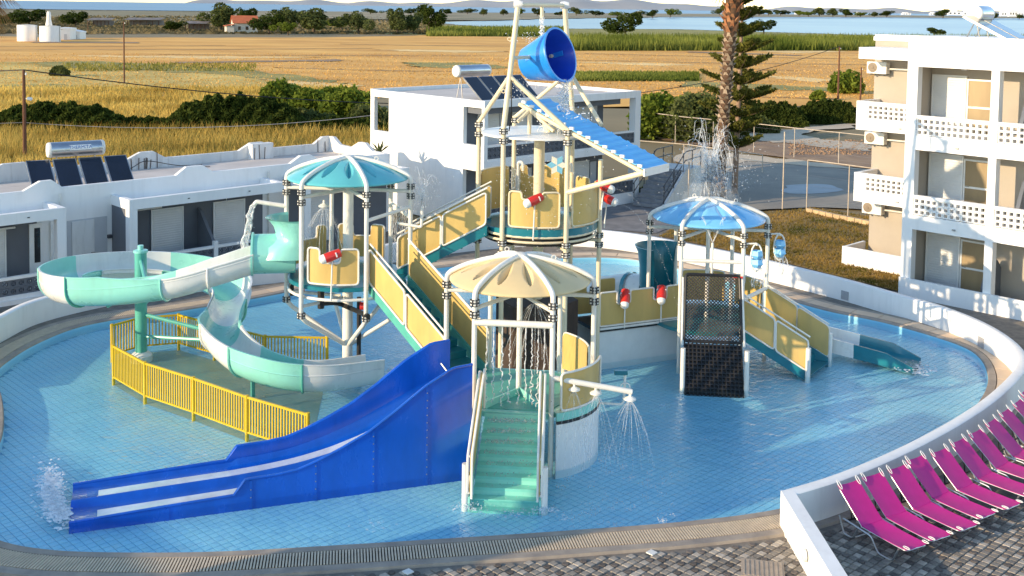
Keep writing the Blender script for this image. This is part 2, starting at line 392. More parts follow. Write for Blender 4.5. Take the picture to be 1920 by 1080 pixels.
def sheet(name, px, z, mat, wob=0.0, seed=0, sub=10, world=None):
    pts = [P(x, y, z) for x, y in px] if world is None else [V3(x, y, z) for x, y in world]
    g = np.random.default_rng(seed); out = []
    for i in range(len(pts)):
        a, b = pts[i], pts[(i + 1) % len(pts)]
        for k in range(sub):
            q = a + (b - a) * k / sub
            out.append(q + V3(g.normal() * wob, g.normal() * wob, 0))
    from mathutils.geometry import tessellate_polygon
    tris = []
    for t in tessellate_polygon([[Vector((q[0], q[1], 0)) for q in out]]):
        a, b, c = (out[i] for i in t); cr = (b[0] - a[0]) * (c[1] - a[1]) - (b[1] - a[1]) * (c[0] - a[0])
        if abs(cr) > 1e-9: tris.append(t if cr > 0 else t[::-1])
    mb = MB(); mb.add(out, tris); ob = mb.build(name, mat, smooth=False)
    return struct(ob)
m_stub = pm('stubble', (0.58, 0.25, 0.035), 0.95, 0.3, 0.05, c2=(0.92, 0.50, 0.11), bump=0.9, bscale=1.5, detail=9, stretch=(0.6, 1.6, 1))
m_gold = pm('dry_meadow', (0.42, 0.28, 0.05), 0.95, 0.3, 0.09, c2=(0.76, 0.52, 0.13), bump=0.8, bscale=2.0, detail=9)
m_green = pm('green_strip', (0.15, 0.15, 0.03), 0.95, 0.3, 0.15, c2=(0.44, 0.34, 0.08), bump=0.8, bscale=2.0, detail=8)
m_scrubg = pm('coast_scrub', (0.10, 0.10, 0.04), 0.95, 0.3, 0.02, c2=(0.34, 0.25, 0.14), bump=0.6, bscale=0.4, detail=9)
m_sand = pm('sand_path', (0.50, 0.40, 0.28), 0.95, 0.2, 0.3, c2=(0.62, 0.50, 0.36), bump=0.3, bscale=8)
m_soil = pm('turned_soil', (0.22, 0.13, 0.075), 0.95, 0.3, 0.5, c2=(0.40, 0.25, 0.14), bump=1.0, bscale=3)
m_lawn = pm('lawn', (0.13, 0.11, 0.03), 0.95, 0.3, 0.35, c2=(0.48, 0.27, 0.09), bump=0.8, bscale=20, detail=9)
m_court = pm('court_asphalt', (0.21, 0.19, 0.165), 0.9, 0.2, 0.25, c2=(0.36, 0.31, 0.245), bump=0.2, bscale=30)
m_patch = pm('pale_patch', (0.42, 0.43, 0.43), 0.85, 0.1, 1.0)  # paler grey than the court round it
m_kerb = pm('kerb_stone', (0.52, 0.38, 0.22), 0.85, 0.2, 2, bump=0.2)
sheet('coast_scrub', [(-300, 58), (200, 62), (640, 60), (1000, 56), (1000, 38), (640, 30), (300, 18), (-300, 14)], 0.03, m_scrubg, 3.0, 1)
sheet('stubble_field', [(-700, 300), (-500, 60), (150, 71), (600, 70), (900, 64), (1100, 70), (1330, 82), (1640, 95), (2500, 118), (2700, 330), (1500, 196), (1150, 200), (640, 172), (250, 178)], 0.05, m_stub, 1.5, 2)
sheet('dry_meadow', [(-400, 320), (-400, 108), (60, 116), (230, 122), (420, 130), (640, 163), (700, 190), (700, 310), (400, 330)], 0.07, m_gold, 0.8, 3)
for k, (pl, s_) in enumerate([([(40, 118), (180, 114), (320, 122), (450, 130), (640, 150), (640, 158), (440, 143), (300, 132), (120, 127)], 4),
                      ([(1070, 134), (1180, 133), (1300, 146), (1300, 154), (1180, 149), (1070, 142)], 5), ([(760, 117), (900, 118), (960, 128), (880, 129), (780, 125)], 6),
                      ([(1280, 152), (1420, 157), (1560, 164), (1560, 170), (1400, 167), (1280, 162)], 7), ([(0, 160), (120, 158), (300, 172), (120, 170)], 8)]):
    sheet('green_verge', pl, 0.10, m_green, 0.9, s_)
for k, pl in enumerate([[(330, 116), (640, 111), (640, 114), (330, 118.5)], [(60, 78), (260, 79), (260, 81), (60, 80)], [(1290, 96), (1500, 103), (1500, 105), (1290, 98)]]):
    sheet('field_ditch', pl, 0.12, m_soil, 0.6, 20 + k)
sheet('reed_bank', [(560, 62), (820, 66), (1000, 70), (1200, 78), (1640, 96), (2400, 116), (2400, 70), (1640, 62), (1280, 54), (1000, 54), (820, 46), (640, 40)], 0.08, m_green, 2.0, 9)

m_track = pm('field_track', (0.36, 0.17, 0.04), 0.95, 0.3, 0.2, c2=(0.60, 0.31, 0.08), bump=0.8, bscale=2); m_pale = pm('pale_straw', (0.74, 0.46, 0.16), 0.95, 0.3, 0.1, c2=(0.95, 0.64, 0.26), bump=0.6, bscale=2)
for k, (x0, y0, x1, y1, th_) in enumerate(((-60, 93, 700, 90, 0.8), (300, 101, 900, 104, 0.9), (-60, 86, 420, 85, 0.6), (640, 82, 1000, 86, 0.8), (1080, 112, 1640, 121, 1.0), (1090, 123, 1500, 132, 1.0), (1100, 100, 1620, 110, 0.8), (520, 126, 900, 134, 1.2), (1290, 176, 1560, 184, 1.0))): sheet('field_track', [(x0, y0), ((x0 + x1) / 2, (y0 + y1) / 2 + 0.8), (x1, y1), (x1, y1 + th_), ((x0 + x1) / 2, (y0 + y1) / 2 + 0.8 + th_ * 1.6), (x0, y0 + th_)], 0.085, m_track, 0.5, 70 + k, 14)
for k, (x0, y0, x1, y1, th_) in enumerate(((120, 104, 620, 107, 3.0), (700, 93, 960, 96, 2.5), (1300, 88, 1600, 97, 3.0), (1080, 116, 1330, 121, 3.0), (480, 148, 700, 160, 5.0), (1380, 140, 1600, 150, 4.0))): sheet('pale_straw', [(x0, y0), (x0 * 0.6 + x1 * 0.4, y0 * 0.6 + y1 * 0.4 - 1), (x1, y1), (x0 * 0.4 + x1 * 0.6, y1 + th_), (x0 * 0.8 + x1 * 0.2, y0 + th_)], 0.078, m_pale, 0.9, 90 + k, 14)
# --- lagoon and sea
m_lagoon = pm('lagoon_water', (0.15, 0.24, 0.33), 0.3, 0.08, 0.004, spec=0.35, bump=0.05, bscale=0.3)
m_sea = pm('sea_water', (0.06, 0.17, 0.32), 0.35, 0.15, 0.0006, spec=0.3, stretch=(0.3, 3, 1), bump=0.3, bscale=0.05)
sheet('lagoon', [(815, 42), (900, 50), (1000, 53), (1280, 55), (1640, 66), (2300, 80), (2300, 38), (1640, 31), (1280, 30), (1000, 36)], 0.2, m_lagoon, 1.5, 12)
sh = MB(); nS = 60; shore = []
for k in range(nS + 1):
    x = -3000 + 6000 * k / nS; shore.append(V3(x, 1380 + 120 * math.sin(k * 0.7) + 90 * math.sin(k * 0.23) + (500 if x > 200 else 0) * min(1, max(0, (x - 200) / 500)), 0.5))
sh.strip(shore, [V3(p[0] * 14, 45000, 0.5) for p in shore]); struct(sh.build('sea', m_sea, smooth=False))
m_hill = pm('far_hill', (0.30, 0.30, 0.30), 0.95, 0.2, 0.0004, c2=(0.42, 0.41, 0.40))
hb = MB(); hr = []
xs = np.linspace(-9000, 16000, 120)
hz = 60 + 190 * np.abs(np.sin(xs * 0.00031 + 1.0)) * np.exp(-((xs - 2500) / 6500.0) ** 2) + 50 * np.abs(np.sin(xs * 0.0013)) + 25 * np.sin(xs * 0.0041)
hb.grid([[V3(x, 30000, 0) for x in xs], [V3(x, 30900, z * 0.6) for x, z in zip(xs, hz)], [V3(x, 32000, z) for x, z in zip(xs, hz)], [V3(x, 34000, 0) for x in xs]])
struct(hb.build('hills', m_hill))

# --- ground round the pool
sheet('paving', None, 0.05, M['mortar'], world=[tuple((rim[k] + nr[k] * 0.9)) for k in range(0)]) if False else None
pv = MB(); pv.strip(ring(0.9, 0.05), ring(9.0, 0.05), True); struct(pv.build('paving', M['mortar'], smooth=False))
m_walk = pm('walkway_stone', (0.16, 0.155, 0.16), 0.85, 0.25, 1.5, c2=(0.27, 0.26, 0.26), bump=0.3, bscale=12)
sheet('walkway', [(1060, 425), (1230, 437), (1300, 408), (1230, 378), (1130, 385), (1000, 400)], 0.075, m_walk, 0.0, 0, 1)
sheet('lawn', [(1235, 442), (1290, 452), (1480, 494), (1700, 551), (1720, 540), (1640, 405), (1520, 390), (1440, 398), (1300, 408)], 0.09, m_lawn, 0.05, 31, 12)
sheet('court', [(1262, 388), (1300, 404), (1440, 392), (1530, 388), (1700, 396), (1760, 330), (1640, 318), (1500, 308), (1400, 300), (1290, 345)], 0.105, m_court, 0.03, 32, 4)
sheet('court_apron', [(1240, 262), (1420, 288), (1660, 322), (1900, 335), (1900, 300), (1640, 283), (1440, 262), (1260, 240)], 0.10, m_soil, 0.3, 33, 8)
sheet('court_margin', [(1262, 300), (1300, 345), (1400, 302), (1500, 309), (1660, 322), (1500, 300), (1380, 288), (1280, 275)], 0.125, m_sand, 0.15, 34, 6)
sheet('dirt_track', [(1400, 262), (1480, 268), (1640, 285), (1640, 268), (1520, 258), (1500, 250), (1640, 232), (1640, 224), (1500, 240), (1420, 250), (1230, 236), (1230, 246)], 0.14, m_sand, 0.3, 35, 8)
pc = [P(1518 + 54 * math.cos(a) * (1 + 0.14 * math.sin(3 * a + 1) + 0.08 * math.sin(7 * a)), 354 + 10.5 * math.sin(a) * (1 + 0.15 * math.sin(2 * a + 2)), 0.118) for a in np.linspace(0, 2 * math.pi, 28, endpoint=False)]
mb = MB(); mb.add(pc, [tuple(range(28))]); struct(mb.build('court_patch', m_patch, smooth=False))
kb = thing('kerb', 'sandy stone kerb between the dry lawn and the grey court', 'kerb', P(1520, 395, 0.1))
kp = [P(x, y, 0.1) for x, y in ((1515, 397), (1565, 408), (1620, 419), (1675, 430))]
for a, b in zip(kp[:-1], kp[1:]):
    for t in np.linspace(0, 1, 5)[:-1]:
        c = a + (b - a) * (t + 0.1); d = (b - a) / np.linalg.norm(b - a)
        mb = MB(); mb.box(c + V3(0, 0, 0.08), (np.linalg.norm(b - a) / 4 - 0.03, 0.22, 0.2), d, np.cross((0, 0, 1), d)); mb.build('kerb_stone', m_kerb, kb)

# --- the pool: tiled basin, water, coping, overflow grate
m_tile = pm('pool_tile', (0.22, 0.55, 0.76), 0.3, 0.1, 0.3, c2=(0.40, 0.74, 0.85), rand=0.04)
m_grout = pm('pool_grout', (0.13, 0.40, 0.60), 0.8, 0.2, 2)
FZ = -0.17
pf = MB(); pf.add([V3(p[0], p[1], FZ - 0.012) for p in ring(0.02, 0)], [tuple(range(NP))]); floor = struct(pf.build('pool_floor', m_grout, smooth=False))
pwl = MB(); pwl.strip(ring(0.0, FZ - 0.02), ring(0.0, 0.06), True); pwl.build('basin_wall', m_tile, floor)
from mathutils.geometry import intersect_point_line
def inside(pt, poly):
    x, y = pt; c = False; n = len(poly); j = n - 1
    xi, yi = poly[:, 0], poly[:, 1]
    cond = ((yi > y) != (np.roll(yi, 1) > y)) & (x < (np.roll(xi, 1) - xi) * (y - yi) / (np.roll(yi, 1) - yi + 1e-12) + xi)
    return np.count_nonzero(cond) % 2 == 1
TS = 0.17; gap = 0.016; hs = (TS - gap) / 2; cands = []
org = P(300, 980, 0)
us = []
for p in rim: d = V3(p[0], p[1], 0) - org; us.append((d @ e1, d @ e2))
us = np.array(us); 
iu = range(int(us[:, 0].min() / TS) - 1, int(us[:, 0].max() / TS) + 2); iv = range(int(us[:, 1].min() / TS) - 1, int(us[:, 1].max() / TS) + 2)
# scan lines along e2 for each tile row
rimuv = us
for i in iu:
    u = i * TS; a = rimuv; b = np.roll(rimuv, -1, 0)
    hit = ((a[:, 0] > u) != (b[:, 0] > u)); vv = np.sort(a[hit, 1] + (u - a[hit, 0]) / (b[hit, 0] - a[hit, 0]) * (b[hit, 1] - a[hit, 1]))
    for k in range(0, len(vv) - 1, 2):
        for j in range(int(math.ceil((vv[k] + 0.08) / TS)), int(math.floor((vv[k + 1] - 0.08) / TS)) + 1):
            cands.append((i, j))
cands = np.array(cands); cen = org[None, :2] + cands[:, :1] * TS * e1[None, :2] + cands[:, 1:] * TS * e2[None, :2]
scr = np.array([px_of((c[0], c[1], FZ)) for c in cen]); vis = (scr[:, 0] > 20) & (scr[:, 0] < 620) & (scr[:, 1] > 985) & (scr[:, 1] < 1046)
dist = np.where(vis, cen[:, 1], 1e9); near = np.argsort(dist)[:300]; isn = np.zeros(len(cen), bool); isn[near] = True; isn &= vis
one = MB(); one.box((0, 0, -0.006), (hs * 2, hs * 2, 0.012), e1, e2); tile0 = one.build('tile', m_tile, floor, smooth=False)
first = True
for c in cen[isn]:
    t = tile0 if first else tile0.copy()
    if not first: col.objects.link(t)
    t.location = (c[0], c[1], FZ); first = False
rest = cen[~isn]; n = len(rest)
cor = np.array([(-1, -1), (1, -1), (1, 1), (-1, 1)]) * hs
offs = cor[:, :1] * e1[None, :2] + cor[:, 1:] * e2[None, :2]
top = rest[:, None, :] + offs[None]; vz = np.concatenate([top, top], 1); zz = np.full((n, 8, 1), FZ); zz[:, 4:] = FZ - 0.012
vt = np.concatenate([vz, zz], 2).reshape(-1, 3)
fq = np.array([(0, 1, 2, 3), (1, 0, 4, 5), (2, 1, 5, 6), (3, 2, 6, 7), (0, 3, 7, 4)], np.int32); fa = (np.arange(n, dtype=np.int32)[:, None, None] * 8 + fq[None]).reshape(-1)
me = bpy.data.meshes.new('tiles'); me.vertices.add(n * 8); me.vertices.foreach_set('co', vt.reshape(-1).astype(np.float32)); me.loops.add(len(fa)); me.loops.foreach_set('vertex_index', fa)
me.polygons.add(n * 5); me.polygons.foreach_set('loop_start', np.arange(0, n * 20, 4, dtype=np.int32)); me.update(calc_edges=True); me.shade_flat(); me.materials.append(m_tile)
tl = link_mesh('tiles', me, floor); tl['kind'] = 'stuff'
m_water = watermat('pool_water', (0.90, 0.985, 0.99), 0.26, 2.6, 0.75)
wb = MB(); wb.add(ring(-0.004, 0.0), [tuple(range(NP))]); struct(wb.build('pool_water', m_water, smooth=False))
# coping: dark stone lip, grate channel, stone border
cp = MB(); prof = [(0.005, -0.1), (0.005, 0.07), (0.03, 0.10), (0.21, 0.105), (0.22, 0.03)]
cp.grid([[*ring(a, z), ring(a, z)[0]] for a, z in prof]); struct(cp.build('coping', M['stone_coping']))
gb = MB(); gb.strip(ring(0.215, 0.045), ring(0.73, 0.045), True); gch = struct(gb.build('grate_channel', M['grate_dark'], smooth=False))
bo = MB(); prof = [(0.72, 0.03), (0.725, 0.10), (0.93, 0.105), (0.95, 0.04)]
bo.grid([[*ring(a, z), ring(a, z)[0]] for a, z in prof]); struct(bo.build('stone_border', M['stone_coping']))
def rim_at(k, o, z):
    i = int(k) % NP; t = k - int(k); p = rim[i] * (1 - t) + rim[(i + 1) % NP] * t; n_ = nr[i] * (1 - t) + nr[(i + 1) % NP] * t
    return V3(*(p + n_ * o), z)
# which stretches carry the slatted grate (near side) and which stone slabs (right and far side)
kk = [i for i in range(NP) if rim[i][1] < 23.2 or (rim[i][0] < -9 and rim[i][1] < 36)]
near_set = set(kk); bars = MB()
for i in range(NP):
    if i in near_set:
        m_ = int(round(PER / NP / 0.052))
        for q in range(m_):
            a, b = rim_at(i + q / m_, 0.235, 0.09), rim_at(i + q / m_, 0.71, 0.09); d = (b - a) / np.linalg.norm(b - a)
            bars.box((a + b) / 2, (np.linalg.norm(b - a), 0.032, 0.035), d, np.cross((0, 0, 1), d))
ob = bars.build('grate_bars', M['grate'], gch, smooth=False); ob['kind'] = 'stuff'
ms = MB(); ms.strip([rim_at(i, 0.45, 0.114) for i in sorted(kk) if rim[i][1] < 23.2][:0] or [V3(0, 0, -1)] * 2, [V3(0, 0, -1)] * 2) if False else None
i = 0
slabN = 4
while i < NP:
    if all((i + q) % NP not in near_set for q in range(slabN)):
        pts = [rim_at(i + q * (slabN - 0.12) / 4, 0.235, 0.05) for q in range(5)] + [rim_at(i + q * (slabN - 0.12) / 4, 0.71, 0.05) for q in range(4, -1, -1)]
        mb = MB(); mb.slab(pts, (0, 0, 0.058)); mb.build('stone_slab', M['pink_stone'], gch, smooth=False); i += slabN
    else: i += 1
# pavers: small setts of three tones laid on the grid of the resort
def sett(size, kind):
    mb = MB(); h = size / 2 - 0.008
    if kind == 2: pl = [(h * 0.95 * math.cos(a), h * 0.95 * math.sin(a)) for a in np.linspace(0, 2 * math.pi, 8, endpoint=False)]
    else: pl = [(-h, -h * 0.8), (-h * 0.8, -h), (h, -h), (h, h * 0.8), (h * 0.8, h), (-h, h)]
    m_ = len(pl); q = [e1[:2] * a + e2[:2] * b for a, b in pl]
    mb.add([(p[0], p[1], 0) for p in q] + [(p[0] * 0.86, p[1] * 0.86, 0.02) for p in q], [tuple(range(m_, 2 * m_))] + [(i, (i + 1) % m_, m_ + (i + 1) % m_, m_ + i) for i in range(m_)])
    return mb
SZ = 0.155; sl = []
o2 = P(900, 1060, 0)
for i in range(-105, 105):
    for j in range(-105, 105):
        c = o2 + e1 * i * SZ + e2 * j * SZ
        if c[1] < 16 or c[1] > 24.5 or abs(c[0]) > 12: continue
        x, y = px_of((c[0], c[1], 0.06))
        if -60 < x < 1990 and 950 < y < 1105:
            dmin = np.min(np.linalg.norm(rim - c[:2], axis=1))
            if inside(c[:2], rim) or dmin < 1.06: continue
            if 8.6 < c[0] and c[1] < 18.6: pass
            sl.append((c, (0, 2, 1, 1)[(i + 2 * (j % 2)) % 4] if (i * 7 + j * 3) % 5 else random.choice((0, 1, 2))))
paving = bpy.data.objects['paving']; mats3 = [M['paver_light'], M['paver_mid'], M['paver_dark']]
protos = []
for k in range(3):
    mb = sett(SZ, k); pr = mb.build('paver', mats3[k], paving, smooth=False); protos.append([pr, False])
sl.sort(key=lambda t: t[0][1]); vis_sl = [t for t in sl if px_of((t[0][0], t[0][1], 0.06))[1] < 1084 and 0 < px_of((t[0][0], t[0][1], 0.06))[0] < 1920]
vis_ids = set(id(t) for t in vis_sl[:300]); big = [MB(), MB(), MB()]
for t in sl:
    c, k = t
    if id(t) in vis_ids:
        pr, used = protos[k]; ob = pr if not used else pr.copy()
        if used: col.objects.link(ob)
        protos[k][1] = True; ob.location = (c[0], c[1], 0.052 + random.random() * 0.006); ob.rotation_euler = (random.gauss(0, 0.02), random.gauss(0, 0.02), 0)
    else:
        q = sett(SZ, k); big[k].add([(v[0] + c[0], v[1] + c[1], v[2] + 0.052) for v in q.v], q.f)
for k in range(3):
    if big[k].v: ob = big[k].build('pavers', mats3[k], paving, smooth=False); ob['kind'] = 'stuff'
for pr, used in protos:
    if not used: bpy.data.objects.remove(pr)

# --- white pool wall
wall_px = [(1474, 924), (1560, 898), (1640, 867), (1720, 830), (1800, 786), (1860, 745), (1903, 705), (1918, 680), (1910, 655), (1880, 628), (1830, 600), (1760, 573), (1690, 553), (1590, 525),
           (1480, 498), (1380, 475), (1290, 457), (1200, 440), (1110, 430), (1000, 428), (850, 440), (700, 462), (600, 480), (530, 490), (430, 500), (300, 516), (180, 535), (67, 562), (0, 592), (-60, 625), (-160, 690)]
WH = 0.78
wp = catmull([P(x, y, WH) for x, y in wall_px], 6)
pw = thing('pool_wall', 'low white plastered wall curving round the play pool', 'wall', (wp[60][0], wp[60][1], 0))
wt = 0.13; L_, R2 = [], []
for i, p in enumerate(wp):
    t = wp[min(i + 1, len(wp) - 1)] - wp[max(i - 1, 0)]; t[2] = 0; t /= np.linalg.norm(t); n_ = V3(t[1], -t[0], 0)
    L_.append(p + n_ * wt); R2.append(p - n_ * wt)
def lowz(pts, z): return [V3(p[0], p[1], z) for p in pts]
mb = MB(); A = lowz(L_, -0.1); B = lowz(L_, WH - 0.02); C2 = [V3(*(0.9 * a[:2] + 0.1 * b[:2]), WH) for a, b in zip(L_, R2)]; D = [V3(*(0.1 * a[:2] + 0.9 * b[:2]), WH) for a, b in zip(L_, R2)]; E_ = lowz(R2, WH - 0.02); F_ = lowz(R2, -0.1)
mb.grid([A, B, C2, D, E_, F_]); mb.add([A[0], B[0], C2[0], D[0], E_[0], F_[0]], [(0, 1, 2, 3, 4, 5)]); mb.build('wall_face', M['plaster'], pw, ang=50)
# return wall beside the loungers, running towards the hotel
a = P(1467, 925, WH); b = V3(a[0] + 0.10, 15.5, WH); d = (b - a) / np.linalg.norm(b - a); n_ = V3(-d[1], d[0], 0)
mb = MB(); mb.slab([V3(*(a - d * 0.12 + n_ * k)[:2], -0.05) for k in (0, 0.26)] + [V3(*(b + n_ * k)[:2], -0.05) for k in (0.26, 0)], (0, 0, WH + 0.053)); mb.build('return_wall', M['plaster'], pw, smooth=False)
lamp = P(1543, 1058, 0.42); mb = MB()
q = V3(a[0] - 0.0, 18.75, 0.42); mb.lathe([(0.11, -0.01), (0.11, 0.03), (0.085, 0.045)], q, 14, axis=(-1, 0, 0)); mb.build('wall_lamp', M['ac_white'], pw)
m_vent = pm('vent_plate', (0.36, 0.36, 0.37), 0.5, 0.1, 8)
for x, y in ((1582, 568), (1845, 645), (700, 490)):
    best = min(range(len(R2)), key=lambda i: abs(px_of(R2[i])[0] - x) + (0 if (i > 45) else 1e4)) if x < 1900 else 0
    for S in (L_, R2):
        pass
    p = min([L_[best], R2[best]], key=lambda q: q[1]); t = wp[best + 1] - wp[best - 1]; t[2] = 0; t /= np.linalg.norm(t); n_ = V3(t[1], -t[0], 0); n_ = n_ if n_[1] < 0 else -n_
    mb = MB(); mb.box(V3(p[0], p[1], 0.26) + n_ * 0.012, (0.3, 0.03, 0.3), t, n_); mb.build('vent_plate', m_vent, pw, smooth=False)
# manhole cover in the paving
mc = P(1430, 1068, 0.08); mb = MB(); mb.box(mc, (0.75, 0.62, 0.03), e1 * 0 + V3(0.98, -0.2, 0), V3(0.2, 0.98, 0))
mh = thing('manhole_cover', 'square beige access cover set in the pavers beside the wall end', 'cover', mc); mb.build('lid', M['cover'], mh, smooth=False)
for k in range(9):
    mb = MB(); mb.box(mc + V3(-0.32 + 0.08 * k, 0.064 - 0.016 * k, 0.018), (0.03, 0.52, 0.012), V3(0.98, -0.2, 0), V3(0.2, 0.98, 0)); mb.build('rib', M['cover'], mh, smooth=False)
for x, y in ((765, 1072), (1222, 1036)):
    c = P(x, y, 0.082); mb = MB(); mb.box(c, (0.15, 0.15, 0.02), e1, e2); lo = thing('ground_light', 'small white square light set in the pavers ' + ('near the bottom edge' if x < 800 else 'below the tower stairs'), 'light', c); mb.build('plate', M['ac_white'], lo, smooth=False)

# ================================================================== BUILDINGS
class Frame:
    def __init__(s, O, U, V): s.O = np.array(O, float); s.U = U; s.V = V
    def p(s, u, v, z): q = s.O + s.U * u + s.V * v; return V3(q[0], q[1], z)
    def box(s, mb, u0, u1, v0, v1, z0, z1): mb.box(s.p((u0 + u1) / 2, (v0 + v1) / 2, (z0 + z1) / 2), (abs(u1 - u0), abs(v1 - v0), abs(z1 - z0)), s.U, s.V); return mb
    def wall(s, mb, v0, v1, outline):
        """upright slab with the (u, z) outline, between depths v0 and v1"""
        mb.slab([s.p(u, v0, z) for u, z in outline], s.V * (v1 - v0)); return mb
def bl(fr, name, mat, parent, *boxes, label=None):
    mb = MB()
    for b in boxes: fr.box(mb, *b)
    return mb.build(name, mat, parent, label=label, smooth=False)
def breeze_proto(size, depth, mat, parent, U, V, cross=False):
    mb = MB(); h = size / 2 - 0.004; k = size * 0.31
    ring_ = [(-h, -h), (h, -h), (h, h), (-h, h)]; ins = [(-k, -k), (k, -k), (k, k), (-k, k)]
    vs = []
    for dv in (0, depth):
        for a, b in ring_ + ins: vs.append(U * a + V * dv + V3(0, 0, b))
    fs = []
    for i in range(4):
        j = (i + 1) % 4
        fs += [(i, j, 4 + j, 4 + i), (8 + j, 8 + i, 12 + i, 12 + j), (4 + i, 4 + j, 12 + j, 12 + i), (j, i, 8 + i, 8 + j)]
    mb.add(vs, fs)
    if cross:
        for sgn in (-1, 1): mb.box(V * depth / 2, (size * 0.95, depth * 0.7, size * 0.12), (U + V3(0, 0, sgn)) / math.sqrt(2), V)
    return mb.build('breeze_block', mat, parent, smooth=False, local=True)
def breeze_fill(fr, parent, proto, u0, u1, v, z0, z1, size, used):
    off = OFF.get(parent, V3(0, 0, 0)); nu = max(1, int(round((u1 - u0) / size))); nz = max(1, int(round((z1 - z0) / size)))
    for i in range(nu):
        for j in range(nz):
            q = fr.p(u0 + (i + 0.5) * (u1 - u0) / nu, v, z0 + (j + 0.5) * (z1 - z0) / nz) - off
            if not used[0]: o = proto; used[0] = True
            else: o = proto.copy(); col.objects.link(o)
            o.parent = parent; o.location = tuple(q); o.scale = (1, 1, (z1 - z0) / nz / size)
def shutter(fr, parent, u0, u1, v, z0, z1, mat, name='shutter'):
    mb = MB(); fr.box(mb, u0, u1, v, v + 0.03, z0, z1); sh_ = mb.build(name, mat, parent, smooth=False)
    n = int((z1 - z0) / 0.085)
    mb = MB()
    for k in range(n):
        z = z0 + (k + 0.5) * (z1 - z0) / n
        mb.slab([fr.p(u0 + 0.03, v - 0.004, z - 0.034), fr.p(u1 - 0.03, v - 0.004, z - 0.034), fr.p(u1 - 0.03, v - 0.022, z + 0.03), fr.p(u0 + 0.03, v - 0.022, z + 0.03)], fr.V * 0.012)
    ob = mb.build('slats', mat, sh_, smooth=False); ob['kind'] = 'stuff'
    mb = MB(); fr.box(mb, u0 - 0.05, u0 - 0.002, v - 0.03, v + 0.03, z0, z1 + 0.05); fr.box(mb, u1 + 0.002, u1 + 0.05, v - 0.03, v + 0.03, z0, z1 + 0.05); fr.box(mb, u0, u1, v - 0.028, v + 0.028, z1 + 0.002, z1 + 0.05)
    mb.build('frame', M['white'], sh_, smooth=False); return sh_
def glazed(fr, parent, u0, u1, v, z0, z1, transom=None, mat=None):
    mb = MB(); fr.box(mb, u0 + 0.04, u1 - 0.04, v, v + 0.02, z0, z1 - 0.04); g_ = mb.build('glass_door', mat or M['curtain'], parent, smooth=False)
    mb = MB(); fr.box(mb, u0, u0 + 0.05, v - 0.03, v + 0.03, z0, z1); fr.box(mb, u1 - 0.05, u1, v - 0.03, v + 0.03, z0, z1); fr.box(mb, u0 + 0.05, u1 - 0.05, v - 0.028, v + 0.028, z1 - 0.06, z1)
    if transom: fr.box(mb, u0 + 0.05, u1 - 0.05, v - 0.028, v + 0.028, transom - 0.035, transom + 0.035)
    mb.build('frame', M['white'], g_, smooth=False); return g_
def solar_heater(label, origin, along, back, npan, pw_, slope_len, zb, zt, tank_c, tank_axis, tank_len, tank_r, text=None):
    t = thing('solar_water_heater', label, 'water heater', (origin[0], origin[1], zb))
    al = along / np.linalg.norm(along); bk = back
    for i in range(npan):
        a = origin + al * (i * (pw_ + 0.09)); b = a + al * pw_
        A, B = V3(a[0], a[1], zb), V3(b[0], b[1], zb); C_, D_ = V3(b[0] + bk[0], b[1] + bk[1], zt), V3(a[0] + bk[0], a[1] + bk[1], zt)
        nn = np.cross(B - A, D_ - A); nn /= np.linalg.norm(nn)
        mb = MB(); mb.slab([A, B, C_, D_], -nn * 0.08); cas = mb.build('collector', M['aluminium'], t, smooth=False)
        f = 0.035; mb = MB(); sl_ = D_ - A; sl_ = sl_ / np.linalg.norm(sl_)
        mb.slab([q + nn * 0.004 for q in (A + al * f + sl_ * f, B - al * f + sl_ * f, C_ - al * f - sl_ * f, D_ + al * f - sl_ * f)], nn * 0.004); mb.build('glass', M['solar_glass'], cas, smooth=False)
    mb = MB(); ta = tank_axis / np.linalg.norm(tank_axis)
    mb.lathe([(tank_r * 0.995, -tank_len / 2 + 0.05), (tank_r, -tank_len / 2 + 0.06), (tank_r, tank_len / 2 - 0.06), (tank_r * 0.995, tank_len / 2 - 0.05)], tank_c, 28, axis=ta); tk = mb.build('tank', M['steel'], t)
    for s_ in (-1, 1):
        mb = MB(); mb.lathe([(tank_r * 1.01, -0.05), (tank_r * 1.01, 0.02), (tank_r * 0.9, 0.06), (0.05, 0.08)], tank_c + ta * s_ * (tank_len / 2 - 0.03), 28, axis=ta * s_); mb.build('end_cap', M['ac_white'], tk)
    for s_ in (-0.7, 0.7):
        for d in (0.0, 1.0):
            top_ = tank_c + ta * s_ * tank_len / 2; foot = V3(top_[0] + bk[0] * (0.3 * d - 0.1), top_[1] + bk[1] * (0.3 * d - 0.1), zb)
            mb = MB(); mb.tube([foot, top_ - V3(0, 0, tank_r * 0.8)], 0.022, 6); mb.build('leg', M['steel_dull'], t)
    mb = MB(); mb.tube([tank_c - V3(0, 0, tank_r), tank_c - V3(0, 0, tank_r + 0.2) - bk * 0.1, V3(*(origin + bk)[:2], zt)], 0.02, 6); mb.build('pipe', M['rail_dark'], t)
    return t, tk
